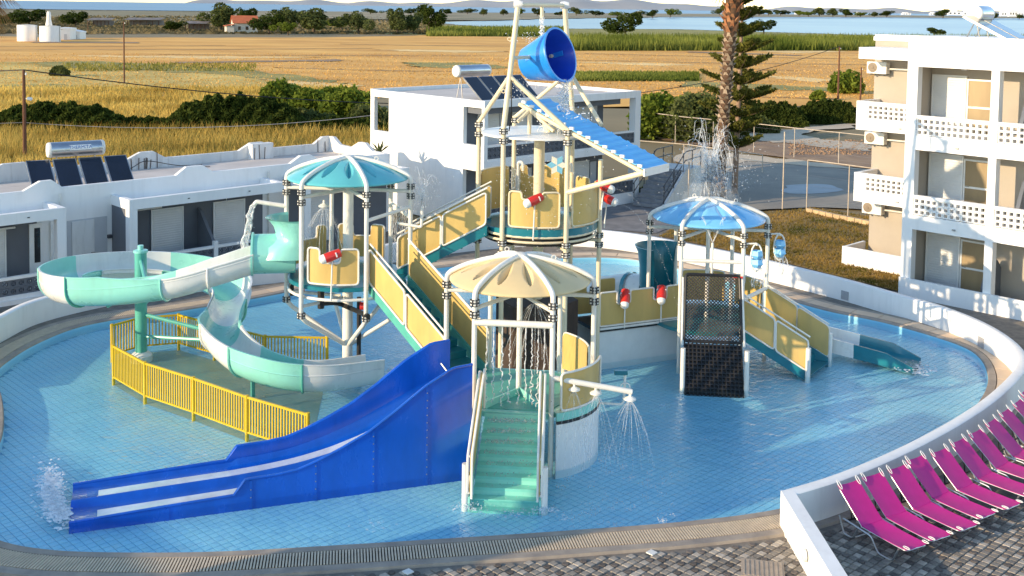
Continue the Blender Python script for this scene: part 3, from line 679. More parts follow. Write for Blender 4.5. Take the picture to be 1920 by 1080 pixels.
# ------------------------------------------------------------------ hotel on the right
HF = Frame((13.88, 38.16, 0.1), -e2, e1)
ho = thing('hotel_building', 'white three-storey hotel block with block-grille balconies at the right edge', 'building', HF.p(0, 0, 0.1))
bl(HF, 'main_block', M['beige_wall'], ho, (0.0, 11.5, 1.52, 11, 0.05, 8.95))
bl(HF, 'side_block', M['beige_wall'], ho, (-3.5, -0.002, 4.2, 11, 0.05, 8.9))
rf = bl(HF, 'roof', M['plaster'], ho, (-3.56, 11.5, 4.15, 11.05, 8.9, 9.06))
bl(HF, 'parapet', M['plaster'], rf, (-3.5, -0.06, 4.14, 4.4, 9.06, 9.14), (-0.055, 11.5, 0.9, 1.2, 9.1, 9.2))
bl(HF, 'roof_eave', M['plaster'], ho, (-3.34, -0.065, 2.6, 4.14, 8.22, 8.66))
bl(HF, 'roof_beam', M['plaster'], ho, (-0.06, 11.5, 0.0, 4.148, 8.15, 9.1))
for z0, z1 in ((2.45, 2.95), (5.25, 5.76)): bl(HF, 'floor_slab', M['plaster'], ho, (-0.055, 11.5, 0.004, 1.52, z0, z1))
for u0, u1 in ((-0.06, 0.32), (2.85, 3.12), (5.75, 6.02), (8.6, 8.9)): bl(HF, 'pillar', M['plaster'], ho, (u0, u1, 0.002, 0.34, 0.05, 8.149))
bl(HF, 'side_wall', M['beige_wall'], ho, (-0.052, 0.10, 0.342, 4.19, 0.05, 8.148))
for zf, label in ((3.0, 'second'), (5.8, 'third')):
    for (u0, u1) in ((0.33, 2.84), (3.13, 5.74), (6.03, 8.59)):
        bal = bl(HF, 'balcony', M['plaster'], ho, (u0 - 0.005, u1 + 0.005, -0.02, 0.16, zf + 0.56, zf + 0.66))
        used = [False]; pr = breeze_proto(0.21, 0.15, M['plaster'], bal, HF.U, HF.V)
        breeze_fill(HF, bal, pr, u0, u1, 0.02, zf - 0.03, zf + 0.558, 0.21, used)
    bal = bl(HF, 'balcony', M['plaster'], ho, (-3.36, -0.065, 2.60, 2.78, zf + 0.65, zf + 0.78), (-3.36, -0.065, 2.60, 2.78, zf - 0.34, zf + 0.10), (-3.36, -2.9, 2.602, 2.778, zf + 0.10, zf + 0.65), (-0.16, -0.065, 2.602, 2.778, zf + 0.10, zf + 0.65), (-3.358, -0.065, 2.782, 4.19, zf - 0.34, zf - 0.1), (-3.358, -3.2, 2.782, 4.19, zf - 0.1, zf + 0.779))
    used = [False]; pr = breeze_proto(0.21, 0.15, M['plaster'], bal, HF.U, HF.V)
    breeze_fill(HF, bal, pr, -2.9, -0.16, 2.63, zf + 0.105, zf + 0.645, 0.21, used)
bl(HF, 'terrace_wall', M['plaster'], ho, (-0.058, 11.5, -0.1, 0.001, 0.05, 0.70), (-0.058, 0.06, 0.003, 0.9, 0.7, 0.74))
bl(HF, 'terrace_wall', M['plaster'], ho, (-3.74, -0.063, 2.55, 2.67, 0.05, 0.80), (-3.74, -3.62, 2.672, 4.19, 0.05, 0.79))
for z0 in (5.77, 2.96, 0.10):
    zt = z0 + 2.02
    shutter(HF, ho, 0.22, 1.36, 1.46, z0, zt, M['shutter'])
    glazed(HF, ho, 1.43, 2.32, 1.47, z0, zt - 0.05, z0 + 0.98)
    shutter(HF, ho, 4.6, 5.6, 1.46, z0, zt, M['shutter']); shutter(HF, ho, 6.3, 7.4, 1.46, z0, zt, M['shutter']); glazed(HF, ho, 7.5, 8.4, 1.47, z0, zt - 0.05, z0 + 0.98)
    # curved privacy wing between two balconies
    mb = MB(); prof = [(0.15, z0), (0.15, z0 + 0.70), (0.35, z0 + 1.1), (0.65, z0 + 1.55), (0.95, z0 + 1.62), (1.2, z0 + 1.5), (1.5, z0 + 1.2), (1.5, z0)]
    u_ = 3.75 if z0 > 1 else 2.72
    mb.slab([HF.p(u_, v, z) for v, z in prof], HF.U * 0.12); mb.build('privacy_wing', M['grey_wall'], ho, smooth=False)
    mb = MB(); ul = 1.6; mb.tube([HF.p(ul, 0.75, z0 + 2.34), HF.p(ul, 0.75, z0 + 2.30)], 0.09, 10); mb.build('ceiling_light', M['white'], ho)
for k, z0 in enumerate((7.60, 4.80, 2.0)):
    a = bl(HF, 'air_conditioner', M['ac_white'], ho, (-3.62, -2.80, 3.80, 4.10, z0, z0 + 0.46)); 
    mb = MB(); mb.lathe([(0.19, 0), (0.19, 0.015), (0.15, 0.02), (0.05, 0.022), (0.05, 0.04)], HF.p(-3.38, 3.80, z0 + 0.24), 20, axis=-e1); mb.build('fan_grille', M['ac_fan'], a)
    bl(HF, 'bracket', M['rail_dark'], a, (-3.5, -3.45, 3.8, 4.2, z0 - 0.05, z0 - 0.003), (-2.95, -2.9, 3.8, 4.2, z0 - 0.05, z0 - 0.003))
    mb = MB(); mb.tube([HF.p(-2.80, 4.0, z0 + 0.2), HF.p(-0.1, 4.12, z0 + 0.2)], 0.035, 6); mb.build('pipe_duct', M['ac_white'], a)
    mb = MB(); mb.tube([HF.p(-1.6, 3.4, z0 + 0.62), HF.p(-1.6, 3.4, z0 + 0.58)], 0.1, 10); mb.build('ceiling_light', M['white'], ho)
solar_heater('solar water heater with a round tank on the hotel roof', HF.p(2.3, 2.6, 0), -HF.U * 0.02 + HF.V, -HF.U * 1.6, 2, 0.95, 1.8, 9.14, 9.95, HF.p(0.72, 4.0, 10.02), HF.V, 1.1, 0.30)
# ------------------------------------------------------------------ two-storey block in the middle
CF = Frame((-1.2, 48.3, 0.1), e1, e2)
cb = thing('apartment_building', 'white two-storey flat-roofed block behind the bucket tower', 'building', CF.p(0, 0, 0.1))
LW, LD, TP = 10.88, 8.4, 5.84
sw = MB()
for a in [(0.0, 0.22, 0.0, 0.17, 0.05, 5.5), (0.0, 0.22, 1.41, 6.91, 0.05, 5.5), (0.0, 0.22, 8.1, LD, 0.05, 5.5), (0.001, 0.219, 0.17, 1.41, 2.65, 3.8), (0.001, 0.219, 6.91, 8.1, 0.05, 3.81), (0.001, 0.219, 0.17, 1.41, 0.05, 1.0)]: CF.box(sw, *a)
sw.build('side_wall', M['plaster'], cb, smooth=False)
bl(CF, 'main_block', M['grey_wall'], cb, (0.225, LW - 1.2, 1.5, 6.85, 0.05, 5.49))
rf = bl(CF, 'roof_slab', M['plaster'], cb, (-0.004, LW, -0.004, LD + 0.004, 5.5, 5.62))
bl(CF, 'roof_deck', M['roof_deck'], rf, (0.2, LW - 0.2, 0.2, LD - 0.2, 5.62, 5.68))
bl(CF, 'parapet', M['plaster'], rf, (-0.004, LW, -0.004, 0.2, 5.62, TP), (-0.004, LW, LD - 0.2, LD + 0.004, 5.62, TP + 0.02), (-0.003, 0.2, 0.2, LD - 0.2, 5.62, TP - 0.01), (LW - 0.2, LW - 0.001, 0.2, LD - 0.2, 5.62, TP - 0.01))
bl(CF, 'floor_slab', M['plaster'], cb, (0.226, LW - 0.05, 0.003, 1.5, 2.78, 3.1), (LW - 1.2, LW - 0.05, 1.5, LD, 2.78, 3.1))
for u0, u1, v0 in ((LW - 0.42, LW - 0.004, 0.0), (5.2, 5.5, 0.02), (LW - 0.42, LW - 0.004, LD - 0.4)): bl(CF, 'pillar', M['plaster'], cb, (u0, u1, v0, v0 + 0.4, 0.05, 5.499))
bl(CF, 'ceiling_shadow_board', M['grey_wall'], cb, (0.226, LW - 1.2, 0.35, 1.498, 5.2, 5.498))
for zb, z1 in ((3.1, 3.82), (0.1, 1.37)):
    for u0, u1 in ((0.24, 5.19), (5.51, LW - 0.43)):
        bal = bl(CF, 'balcony', M['plaster'], cb, (u0, u1, 0.03, 0.17, z1 - 0.09, z1), (u0, u1, 0.032, 0.168, zb, max(zb + 0.1, z1 - 0.70)))
        used = [False]; pr = breeze_proto(0.3, 0.1, M['grey_wall'], bal, CF.U, CF.V, cross=True)
        breeze_fill(CF, bal, pr, u0, u1, 0.05, max(zb + 0.1, z1 - 0.70), z1 - 0.092, 0.3, used)
    for u0, u1 in ((1.0, 2.2), (3.2, 4.4), (7.39, 8.56)): shutter(CF, cb, u0, u1, 1.46, zb, zb + 2.15, M['shutter'])
    for u0 in (2.3, 8.7): bl(CF, 'door_leaf', M['shutter_grey'], cb, (u0, u0 + 0.45, 1.44, 1.49, zb, zb + 2.1))
solar_heater('solar water heater with three dark panels on the middle block roof', CF.p(1.0, 1.25, 0), CF.U, CF.V * 1.05 - CF.U * 0.25, 4, 0.86, 1.6, 5.72, 6.75, CF.p(1.7, 2.75, 7.0), CF.U, 2.0, 0.28)
# ------------------------------------------------------------------ long single-storey block on the left
LF = Frame((-16.51, 34.94, 0.1), e1, e2)
lb = thing('bungalow_row', 'long white single-storey block with stepped parapets at the left', 'building', LF.p(5, 0, 0.1))
U0, U1, VW, VB = -7.0, 17.0, 1.5, 6.1
bl(LF, 'main_block', M['plaster'], lb, (U0, U1, VW, VB, 0.05, 3.1))
bl(LF, 'roof_deck', M['roof_deck'], lb, (U0 + 0.2, U1 - 0.2, VW + 0.2, VB - 0.2, 3.1, 3.16))
def bumps(u0, u1, zb, zt, peaks):
    out = [(u0, 3.1), (u1, 3.1), (u1, zb)]
    for a, b, c, d in reversed(peaks): out += [(d, zb), (c, zt), (b, zt), (a, zb)]
    return out + [(u0, zb)]
mb = MB(); LF.wall(mb, VW, VW + 0.18, bumps(U0, U1, 3.5, 3.79, [(-3.5, -3.0, -2.4, -2.0), (1.32, 1.9, 2.3, 2.67), (6.9, 7.33, 8.02, 8.45), (11.9, 12.4, 12.9, 13.4)])); mb.build('parapet', M['plaster'], lb, smooth=False)
mb = MB(); LF.wall(mb, VB - 0.18, VB, bumps(U0, U1, 3.55, 3.86, [(-2.2, -1.6, -0.9, -0.3), (1.4, 2.2, 3.0, 3.7), (6.9, 7.58, 8.15, 8.7), (12.1, 12.7, 13.3, 13.6), (15.99, 16.47, 16.9, 16.99)])); mb.build('parapet', M['plaster_old'], lb, smooth=False)
mb = MB(); SF = Frame(LF.p(U1 - 0.18, 0, 0), e2, e1); SF.wall(mb, 0, 0.178, [(VW + 0.181, 3.1), (VB - 0.181, 3.1), (VB - 0.181, 3.86), (VB - 0.5, 3.86), (VB - 1.0, 3.55), (4.2, 3.52), (3.6, 3.82), (3.1, 3.82), (2.6, 3.52), (VW + 0.181, 3.5)]); mb.build('parapet', M['plaster_old'], lb, smooth=False)
bl(LF, 'roof_step', M['plaster_old'], lb, (12.55, 13.6, VB - 0.55, VB - 0.19, 3.16, 3.84))
m_rust = pm('rust_rod', (0.10, 0.06, 0.045), 0.9, 0.3, 20)
for u in (7.2, 7.5, 7.75, 7.8, 7.85, 8.0, 8.3, 12.65, 12.9, 13.15, 16.2, 16.6, 0.2, 0.6, 1.0):
    mb = MB(); h = 3.3 + random.random() * 0.3; dx = random.uniform(-0.04, 0.04); mb.tube([LF.p(u, VB - 0.2 - (0.36 if 12.5 < u < 13.6 else 0), 3.16), LF.p(u + dx, VB - 0.2 - (0.36 if 12.5 < u < 13.6 else 0), h + 0.22)], 0.016, 5); mb.build('reinforcing_rod', m_rust, lb)
mb = MB(); mb.tube(catmull([LF.p(6.2, 4.9, 3.2), LF.p(7.0, 5.4, 3.35), LF.p(7.8, 5.8, 3.5), LF.p(8.8, 5.2, 3.3), LF.p(10.0, 4.6, 3.2)], 5), 0.016, 5); mb.build('cable', M['wire'], lb)
mb = MB(); mb.tube([LF.p(9.0, 4.0, 3.17), LF.p(9.1, 4.0, 3.42)], 0.03, 6); mb.tube([LF.p(8.95, 4.0, 3.36), LF.p(9.3, 4.0, 3.4)], 0.05, 6); mb.build('roof_lamp', M['rail_dark'], lb)
# porches
for (a, b) in ((U0, 2.17), (4.38, 10.7), (11.6, 16.9)):
    po = bl(LF, 'porch_roof', M['plaster'], lb, (a, b, -0.0, 0.22, 2.70, 3.06), (a, a + 0.2, 0.222, VW - 0.002, 2.70, 3.058), (b - 0.2, b, 0.222, VW - 0.002, 2.70, 3.058), (a + 0.202, b - 0.202, 0.222, VW - 0.002, 2.72, 2.82))
    for u in ((b - 0.3,) if a == U0 else (a,)) + ((-3.0,) if a == U0 else ()): bl(LF, 'post', M['plaster'], po, (u, u + 0.3, 0.004, 0.3, 0.05, 2.699))
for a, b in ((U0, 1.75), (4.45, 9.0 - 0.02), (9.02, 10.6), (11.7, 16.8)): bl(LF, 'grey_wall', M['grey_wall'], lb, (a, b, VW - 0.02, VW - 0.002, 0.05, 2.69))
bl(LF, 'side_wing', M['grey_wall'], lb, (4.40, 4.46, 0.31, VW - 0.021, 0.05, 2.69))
for u0, u1 in ((-0.6, 0.66), (5.92, 7.11), (8.45, 9.73), (12.6, 13.8), (-3.0, -1.8)): shutter(LF, lb, u0, u1, VW - 0.06, 0.12, 2.28, M['shutter'])
bl(LF, 'entrance_recess', M['shutter_grey'], lb, (2.79, 4.23, VW - 0.012, VW - 0.001, 0.05, 2.3))
bl(LF, 'door', M['plaster_old'], lb, (2.95, 3.75, VW - 0.05, VW - 0.013, 0.05, 2.25))
for u0 in (1.48, 2.2): 
    d = bl(LF, 'narrow_window', M['white'], lb, (u0, u0 + 0.42, VW - 0.07, VW - 0.021, 0.1, 2.35)); bl(LF, 'pane', M['glass_dark'], d, (u0 + 0.16, u0 + 0.36, VW - 0.082, VW - 0.071, 1.0, 2.2))
for u0, u1, z in ((-0.9, 0.95, 2.35), (4.6, 6.2, 2.42)):
    mb = MB(); mb.tube([LF.p(u0, 1.25, z), LF.p(u1, 1.25, z)], 0.035, 6); mb.build('awning_bar', M['white'], lb)
mb = MB(); mb.slab([LF.p(7.72, v, z) for v, z in ((0.16, 0.05), (0.16, 1.0), (0.7, 1.55), (1.2, 2.1), (1.42, 2.2), (1.42, 0.05))], e1 * 0.12); mb.build('privacy_wing', M['grey_wall'], lb, smooth=False)
mb = MB(); LF.box(mb, 4.22, 4.36, VW - 0.14, VW - 0.001, 1.5, 1.62); mb.build('wall_lamp', M['rail_dark'], lb, smooth=False)
for a, b in ((U0, 1.86), (4.7, 7.68), (7.86, 10.7)):
    ba = bl(LF, 'balustrade', M['plaster'], lb, (a, b, 0.08, 0.2, 0.86, 0.96), (a, b, 0.06, 0.22, 0.05, 0.34))
    used = [False]; pr = breeze_proto(0.26, 0.08, M['grey_wall'], ba, LF.U, LF.V, cross=True); breeze_fill(LF, ba, pr, max(a, -1.2), b, 0.1, 0.34, 0.86, 0.26, used)
bl(LF, 'rail_post', M['plaster'], lb, (7.69, 7.85, 0.06, 0.22, 0.05, 1.12))
bl(LF, 'terrace_step', M['plaster'], lb, (U0, 10.8, -0.02, 0.055, 0.04, 0.2))
al = (LF.p(5.74, 3.27, 0) - LF.p(2.26, 3.85, 0)); al /= np.linalg.norm(al); bkv = V3(-al[1], al[0], 0) * 1.28
t, tk = solar_heater('solar water heater with four dark panels and steel tank on the low roof', LF.p(2.26, 3.85, 0) - bkv, al, bkv, 4, 0.82, 1.5, 3.24, 4.2, LF.p(4.05, 3.75, 4.52), al, 1.95, 0.28)
# printed name plate on the tank
tc_ = LF.p(4.05, 3.75, 4.52); nv = -bkv / np.linalg.norm(bkv); bx_ = MB()
rows = []
for a in np.linspace(-0.05, 0.62, 6): rows.append([tc_ + al * w + (nv * math.cos(a) + V3(0, 0, math.sin(a))) * 0.286 for w in (-0.27, 0.49)])
bx_.grid(rows); pl_ = bx_.build('name_plate', M['white'], tk)
cu = bpy.data.curves.new('lettering', 'FONT'); cu.body = 'THERMITA'; cu.size = 0.17; cu.align_x = 'CENTER'; cu.align_y = 'CENTER'; cu.extrude = 0.002
tmp = bpy.data.objects.new('lettering_source', cu); col.objects.link(tmp); dg = bpy.context.evaluated_depsgraph_get(); me = bpy.data.meshes.new_from_object(tmp.evaluated_get(dg)); bpy.data.objects.remove(tmp)
off = OFF[tk]
for v in me.vertices:
    a = 0.285 + v.co.y / 0.286; q = tc_ + al * (0.11 + v.co.x) + (nv * math.cos(a) + V3(0, 0, math.sin(a))) * (0.289 + v.co.z); v.co = Vector(q - off)
me.materials.clear(); me.materials.append(pm('lettering_blue', (0.02, 0.10, 0.35), 0.5)); lt = link_mesh('lettering', me, pl_)
# drainpipes, handles and small fittings
for fr, par, u, v, z0, z1 in ((LF, lb, 2.55, VW - 0.06, 0.1, 3.3), (LF, lb, 10.85, VW - 0.06, 0.1, 3.3), (CF, cb, 5.35, -0.06, 0.1, 5.5), (HF, ho, -0.12, 3.9, 0.1, 8.2)):
    MB().tube([fr.p(u, v, z0), fr.p(u, v, z1)], 0.035, 7).build('drainpipe', M['ac_white'], par)
for fr, par, u, v, z in ((LF, lb, 3.62, VW - 0.075, 1.05), (HF, ho, 1.52, 1.42, 1.1), (HF, ho, 1.52, 1.42, 3.96), (HF, ho, 1.52, 1.42, 6.77)):
    mb = MB(); fr.box(mb, u, u + 0.12, v - 0.02, v + 0.02, z, z + 0.03); mb.build('door_handle', M['steel_dull'], par, smooth=False)
for u in (0.9, 6.6, 9.1, 13.2): mb = MB(); LF.box(mb, u, u + 0.07, -0.03, -0.001, 2.86, 2.89); mb.build('drip_spout', M['rail_dark'], lb, smooth=False)
for z in (2.62, 5.42): mb = MB(); HF.box(mb, 1.75, 1.85, -0.06, 0.0, z, z + 0.05); HF.box(mb, -1.6, -1.5, 2.54, 2.6, z + 0.2, z + 0.25); mb.build('drip_spout', M['steel_dull'], ho, smooth=False)['kind'] = 'stuff'
# ------------------------------------------------------------------ outside stair beside the middle block
sf = Frame(P(1205, 390, 0.1), e1 * 0 + V3(0.80, 0.60, 0), V3(-0.60, 0.80, 0))
st = thing('stone_stair', 'grey outside stair with dark handrails beside the middle block', 'stair', sf.p(0, 0, 0.1))
a0 = P(1212, 388, 0.1); up = V3(0.52, 0.85, 0); sd_ = V3(0.85, -0.52, 0); N_ = 9
m_step = pm('stair_stone', (0.24, 0.24, 0.25), 0.85, 0.2, 3, bump=0.2)
for k in range(N_):
    mb = MB(); mb.box(a0 + up * (0.3 * k + 0.15) + V3(0, 0, 0.09 * (k + 1)), (0.32, 1.5, 0.18 * (k + 1)), up, sd_); mb.build('step', m_step, st, smooth=False)
mb = MB(); q = a0 + sd_ * 0.85; mb.slab([q, q + up * 2.9, q + up * 2.9 + V3(0, 0, 1.75), q + V3(0, 0, 0.15)], sd_ * 0.14); mb.build('side_wall', M['plaster_old'], st, smooth=False)
mb = MB(); mb.box(a0 + up * 3.9 + V3(0, 0, 0.8), (2.0, 1.9, 1.6), up, sd_); mb.build('landing', M['plaster_old'], st, smooth=False)
for s_ in (0.9, -0.75):
    q = a0 + sd_ * s_
    for dz in (0.5, 0.95):
        mb = MB(); mb.tube(rounded([q + V3(0, 0, 0.15 + dz), q + up * 2.8 + V3(0, 0, 1.62 + dz), q + up * 4.9 + V3(0, 0, 1.62 + dz)], 0.15), 0.028, 6); mb.build('handrail', M['rail_dark'], st)
    for k in (0, 1, 2, 3, 4):
        w = q + up * (0.1 + 1.2 * k); zb = 0.1 + min(1.6, 0.15 + (0.1 + 1.2 * k) * 0.56); mb = MB(); mb.tube([V3(w[0], w[1], zb), V3(w[0], w[1], zb + 0.98)], 0.026, 6); mb.build('baluster', M['rail_dark'], st)
# hotel wing out of frame on the left front: it shades the near left corner of the pool

# ================================================================== WATER PLAYGROUND
TH = R_(-65.7); TR = 1.7
TW = {'near': (V3(0.256, 24.74, 0), 3.47, 1.20), 'left': (V3(-4.35, 29.10, 0), 5.07, 2.78), 'right': (V3(5.78, 31.47, 0), 3.66, 1.05), 'main': (V3(0.79, 30.13, 0), 6.60, 4.10)}
def hv(c, k, r=TR, z=0.0): a = TH + k * math.pi / 3; return V3(c[0] + r * math.cos(a), c[1] + r * math.sin(a), z)
def fn_(f): a = TH + (f + 0.5) * math.pi / 3; return V3(math.cos(a), math.sin(a), 0)
def fm(c, f, z=0.0, d=0.0): return V3(c[0], c[1], z) + fn_(f) * (TR * math.cos(math.pi / 6) + d)
def pts_z(p, z): return V3(p[0], p[1], z)
PR = 0.059
def collar(parent, p, r=PR):
    mb = MB(); mb.lathe([(r * 1.0, -0.05), (r * 1.75, -0.05), (r * 1.75, -0.022), (r * 1.05, -0.022), (r * 1.05, 0.022), (r * 1.75, 0.022), (r * 1.75, 0.05), (r, 0.05)], p, 10, capb=False, capt=False)
    ob = mb.build('collar', M['white_pipe'], parent)
    mb = MB()
    for k in range(6):
        a = k * math.pi / 3; mb.box(p + V3(math.cos(a) * r * 1.42, math.sin(a) * r * 1.42, 0), (0.045, 0.045, 0.15))
    mb.build('bolts', M['flange'], ob, smooth=False)['kind'] = 'stuff'
def canopy_mesh(c, zr, rise, rad, npet, dent=0.17):
    NR, NA = 40, 24 * npet; top_, rows = [], []
    for i in range(NR + 1):
        q = i / NR; row = []
        for j in range(NA):
            a = 2 * math.pi * j / NA + TH; z = zr + rise * (1 - q ** 2.1)
            pa = (j / NA * npet) % 1.0 - 0.5                      # -0.5..0.5 within one petal
            w = 0.23 * math.sin(math.pi * min(1, max(0, (q - 0.28) / 0.56))) ** 0.9 if 0.28 < q < 0.84 else 0
            if w > 0 and abs(pa) < w: z -= dent * (1 - abs(pa) / w) * min(1, (q - 0.28) * 4)
            row.append(V3(c[0] + rad * q * math.cos(a), c[1] + rad * q * math.sin(a), z))
        row.append(row[0]); rows.append(row)
    for q, dz in ((1.012, -0.03), (1.0, -0.055), (0.97, -0.05)):
        row = [V3(c[0] + (p[0] - c[0]) * q, c[1] + (p[1] - c[1]) * q, zr + dz) for p in rows[NR]]; rows.append(row)
    return MB().grid(rows)
def arc_panel(parent, c, a0, a1, r, z0, z1, notch=None, mat=None, fmat=None, tw=0.026):
    """bent sheet between two posts with a tube frame round it; notch = (from, to, depth) in 0..1 of its width"""
    n = 28; ts = np.linspace(0, 1, n + 1); th_ = 0.012; ztop = []
    for t in ts:
        z = z1
        if notch and notch[0] < t < notch[1]: z = z1 - notch[2]
        e_ = min(t, 1 - t) * abs(a1 - a0) * r
        if e_ < 0.1: z = min(z, z1 - 0.1 + math.sqrt(max(0, 0.01 - (0.1 - e_) ** 2)))
        ztop.append(z)
    def pt(t, z, rr): a = a0 + (a1 - a0) * t; return V3(c[0] + rr * math.cos(a), c[1] + rr * math.sin(a), z)
    rows = [[pt(t, z0, r - th_) for t in ts], [pt(t, z, r - th_) for t, z in zip(ts, ztop)], [pt(t, z, r + th_) for t, z in zip(ts, ztop)], [pt(t, z0, r + th_) for t in ts], [pt(t, z0, r - th_) for t in ts]]
    p_ = MB().grid(rows).build('panel', mat or M['yellow_panel'], parent)
    out = [(0.0, z0), (0.0, z1)]
    if notch: out += [(notch[0], z1), (notch[0], z1 - notch[2]), (notch[1], z1 - notch[2]), (notch[1], z1)]
    out += [(1, z1), (1, z0)]
    Wd = abs(a1 - a0) * r; ro = rounded([V3(t * Wd, z, 0) for t, z in out], 0.10, 4, closed=True); dense = []
    for i in range(len(ro)):
        a, b = ro[i], ro[(i + 1) % len(ro)]; m_ = max(1, int(np.linalg.norm(b - a) / 0.12))
        for k in range(m_): dense.append(a + (b - a) * k / m_)
    MB().tube([pt(q[0] / Wd, q[1], r + 0.035) for q in dense], tw, 6, closed=True).build('frame', fmat or M['white_pipe'], p_)
    return p_
def flat_panel(parent, corners, off, mat=None, fmat=None, tw=0.026):
    cs = [np.array(q, float) for q in corners]; nrm = np.cross(cs[1] - cs[0], cs[-1] - cs[0]); nrm /= np.linalg.norm(nrm)
    ro = rounded(cs, 0.10, 4, closed=True); p_ = MB().slab([q - nrm * 0.01 for q in ro], nrm * 0.02).build('panel', mat or M['yellow_panel'], parent)
    MB().tube([q + np.array(off, float) for q in ro], tw, 6, closed=True).build('frame', fmat or M['white_pipe'], p_)
    mb = MB()
    for i in range(0, len(ro), 4): mb.box((ro[i] + ro[i] + np.array(off, float)) / 2, (0.035, 0.035, 0.035))
    mb.build('clips', M['white_pipe'], p_, smooth=False)['kind'] = 'stuff'
    return p_
def disc_deck(parent, c, r, z, mat, th_=0.12, name='deck'):
    MB().lathe([(r * 0.97, z - th_), (r, z - th_ + 0.02), (r, z - 0.02), (r * 0.985, z)], pts_z(c, 0), 36).build(name, mat, parent)
def cannon(parent_loc, label, base, head, aim, group='red and white water cannons'):
    t = thing('water_cannon', label, 'water cannon', base, group); aim = np.array(aim, float); aim /= np.linalg.norm(aim); sd = np.cross(aim, (0, 0, 1)); sd /= np.linalg.norm(sd); up = np.cross(sd, aim)
    MB().tube([base, head - up * 0.1], 0.022, 6).build('stand', M['white_pipe'], t)
    mb = MB(); sec = lambda q, w, h: [head + aim * q + sd * w * math.cos(a) + up * h * math.sin(a) for a in np.linspace(0, 2 * math.pi, 12, endpoint=False)]
    rows = [sec(q, w, h) for q, w, h in ((-0.26, 0.06, 0.06), (-0.25, 0.12, 0.11), (0.02, 0.145, 0.13), (0.17, 0.125, 0.125))]; rows = [r_ + [r_[0]] for r_ in rows]; mb.grid(rows); mb.add(rows[0][:12], [tuple(range(12))]); mb.build('body', M['red'], t)
    mb = MB(); mb.lathe([(0.11, 0.15), (0.125, 0.17), (0.115, 0.25), (0.085, 0.29), (0.04, 0.30)], head, 14, axis=aim); mb.build('nozzle', M['white'], t)
    mb = MB(); mb.tube([head - aim * 0.12 + sd * 0.13 - up * 0.04, head - aim * 0.12 + sd * 0.13 + up * 0.06, head - aim * 0.12 - sd * 0.13 + up * 0.06, head - aim * 0.12 - sd * 0.13 - up * 0.04], 0.02, 6); mb.build('yoke', M['white'], t)
    return t
def canopied(key, label, cmat, pipe, z0s, hub_r, col_r, col_z0):
    c, zc, dk = TW[key]; t = thing('play_tower', label, 'play tower', (c[0], c[1], 0), 'play towers of the water playground')
    rim_z = zc + 0.36
    for k in range(6):
        ra = lambda r, z: pts_z(c + (hv(c, k) - c) * (r / TR), z)
        pth = [ra(TR, z0s[k]), ra(TR, zc), ra(TR, zc + 0.22)] + catmull([ra(TR, zc + 0.22), ra(TR * 0.985, zc + 0.36), ra(TR * 0.91, zc + 0.47), ra(TR * 0.72, zc + 0.62), ra(TR * 0.45, zc + 0.76), ra(TR * 0.2, zc + 0.84), ra(0.06, zc + 0.86)], 4)[1:]
        if z0s[k] > 0.5:    # the post bends inward to the column
            pth = [ra(0.12, z0s[k] - 1.15), ra(TR * 0.90, z0s[k] - 0.22), ra(TR * 0.985, z0s[k] - 0.08)] + pth
        MB().tube(pth, PR, 10).build('post', pipe, t)
        for dz in (-0.13, 0.13): collar(t, hv(c, k, TR, zc + dz))
        MB().tube([hv(c, k, TR - 0.02, zc), pts_z(c, zc)], PR * 0.85, 8).build('roof_spoke', pipe, t)
    canopy_mesh(c, rim_z, 0.47, 1.60, 12, 0.05 if key == 'right' else 0.15).build('canopy', cmat, t, ang=30)
    MB().lathe([(0.16, zc + 0.80), (0.16, zc + 0.9), (0.10, zc + 0.93)], pts_z(c, 0), 14).build('roof_hub', pipe, t)
    for k in (1, 3): 
        q = pts_z(c + (hv(c, k) - c) * 0.45, zc + 0.85); MB().tube([q + V3(0.05 * math.cos(a), 0, 0.05 * math.sin(a)) for a in np.linspace(0, 2 * math.pi, 10, endpoint=False)], 0.012, 5, closed=True).build('lifting_eye', pipe, t)
    MB().tube([pts_z(c, col_z0), pts_z(c, zc + 0.05)], col_r, 16).build('column', pipe, t)
    MB().lathe([(hub_r, zc - 0.09), (hub_r, zc + 0.09)], pts_z(c, 0), 14).build('hub', pipe, t)
    return t, c, zc, dk
PA = R_(6.5)
def face_arc(f): return TH + f * math.pi / 3 + PA, TH + (f + 1) * math.pi / 3 - PA
# ------------------------------------------------------------------ near tower
t, c, zc, dk = canopied('near', 'near tower with cream petal canopy above the green stair', M['canopy_cream'], M["white_pipe"], [-0.26] * 6, 0.09, 0.062, 1.2)
near_t = t
MB().prism([hv(c, k, 1.66)[:2] for k in range(6)], dk - 0.12, dk).build('deck', M['mint'], t)
MB().prism([hv(c, k, 1.5)[:2] for k in range(6)], dk + 0.004, dk + 0.02).build('deck_mat', M['mint_dark'], t)
for q0, q1 in ((fm(c, 5, dk, -0.9), pts_z(c, dk)), (fm(c, 5, dk, -0.25) + V3(0.62, 0, 0), pts_z(c, dk))):
    pass
lf, rt = fm(c, 5, dk, -0.18) - V3(0.6, 0, 0), fm(c, 5, dk, -0.18) + V3(0.6, 0, 0); pk = pts_z(c, dk) + V3(0.02, -0.35, 0)
for a_, b_ in ((lf, pk), (pk, rt)): MB().slab([a_, b_, b_ + V3(0, 0, 0.17), a_ + V3(0, 0, 0.17)], (0, 0.06, 0)).build('weir', M['mint'], t, smooth=False)
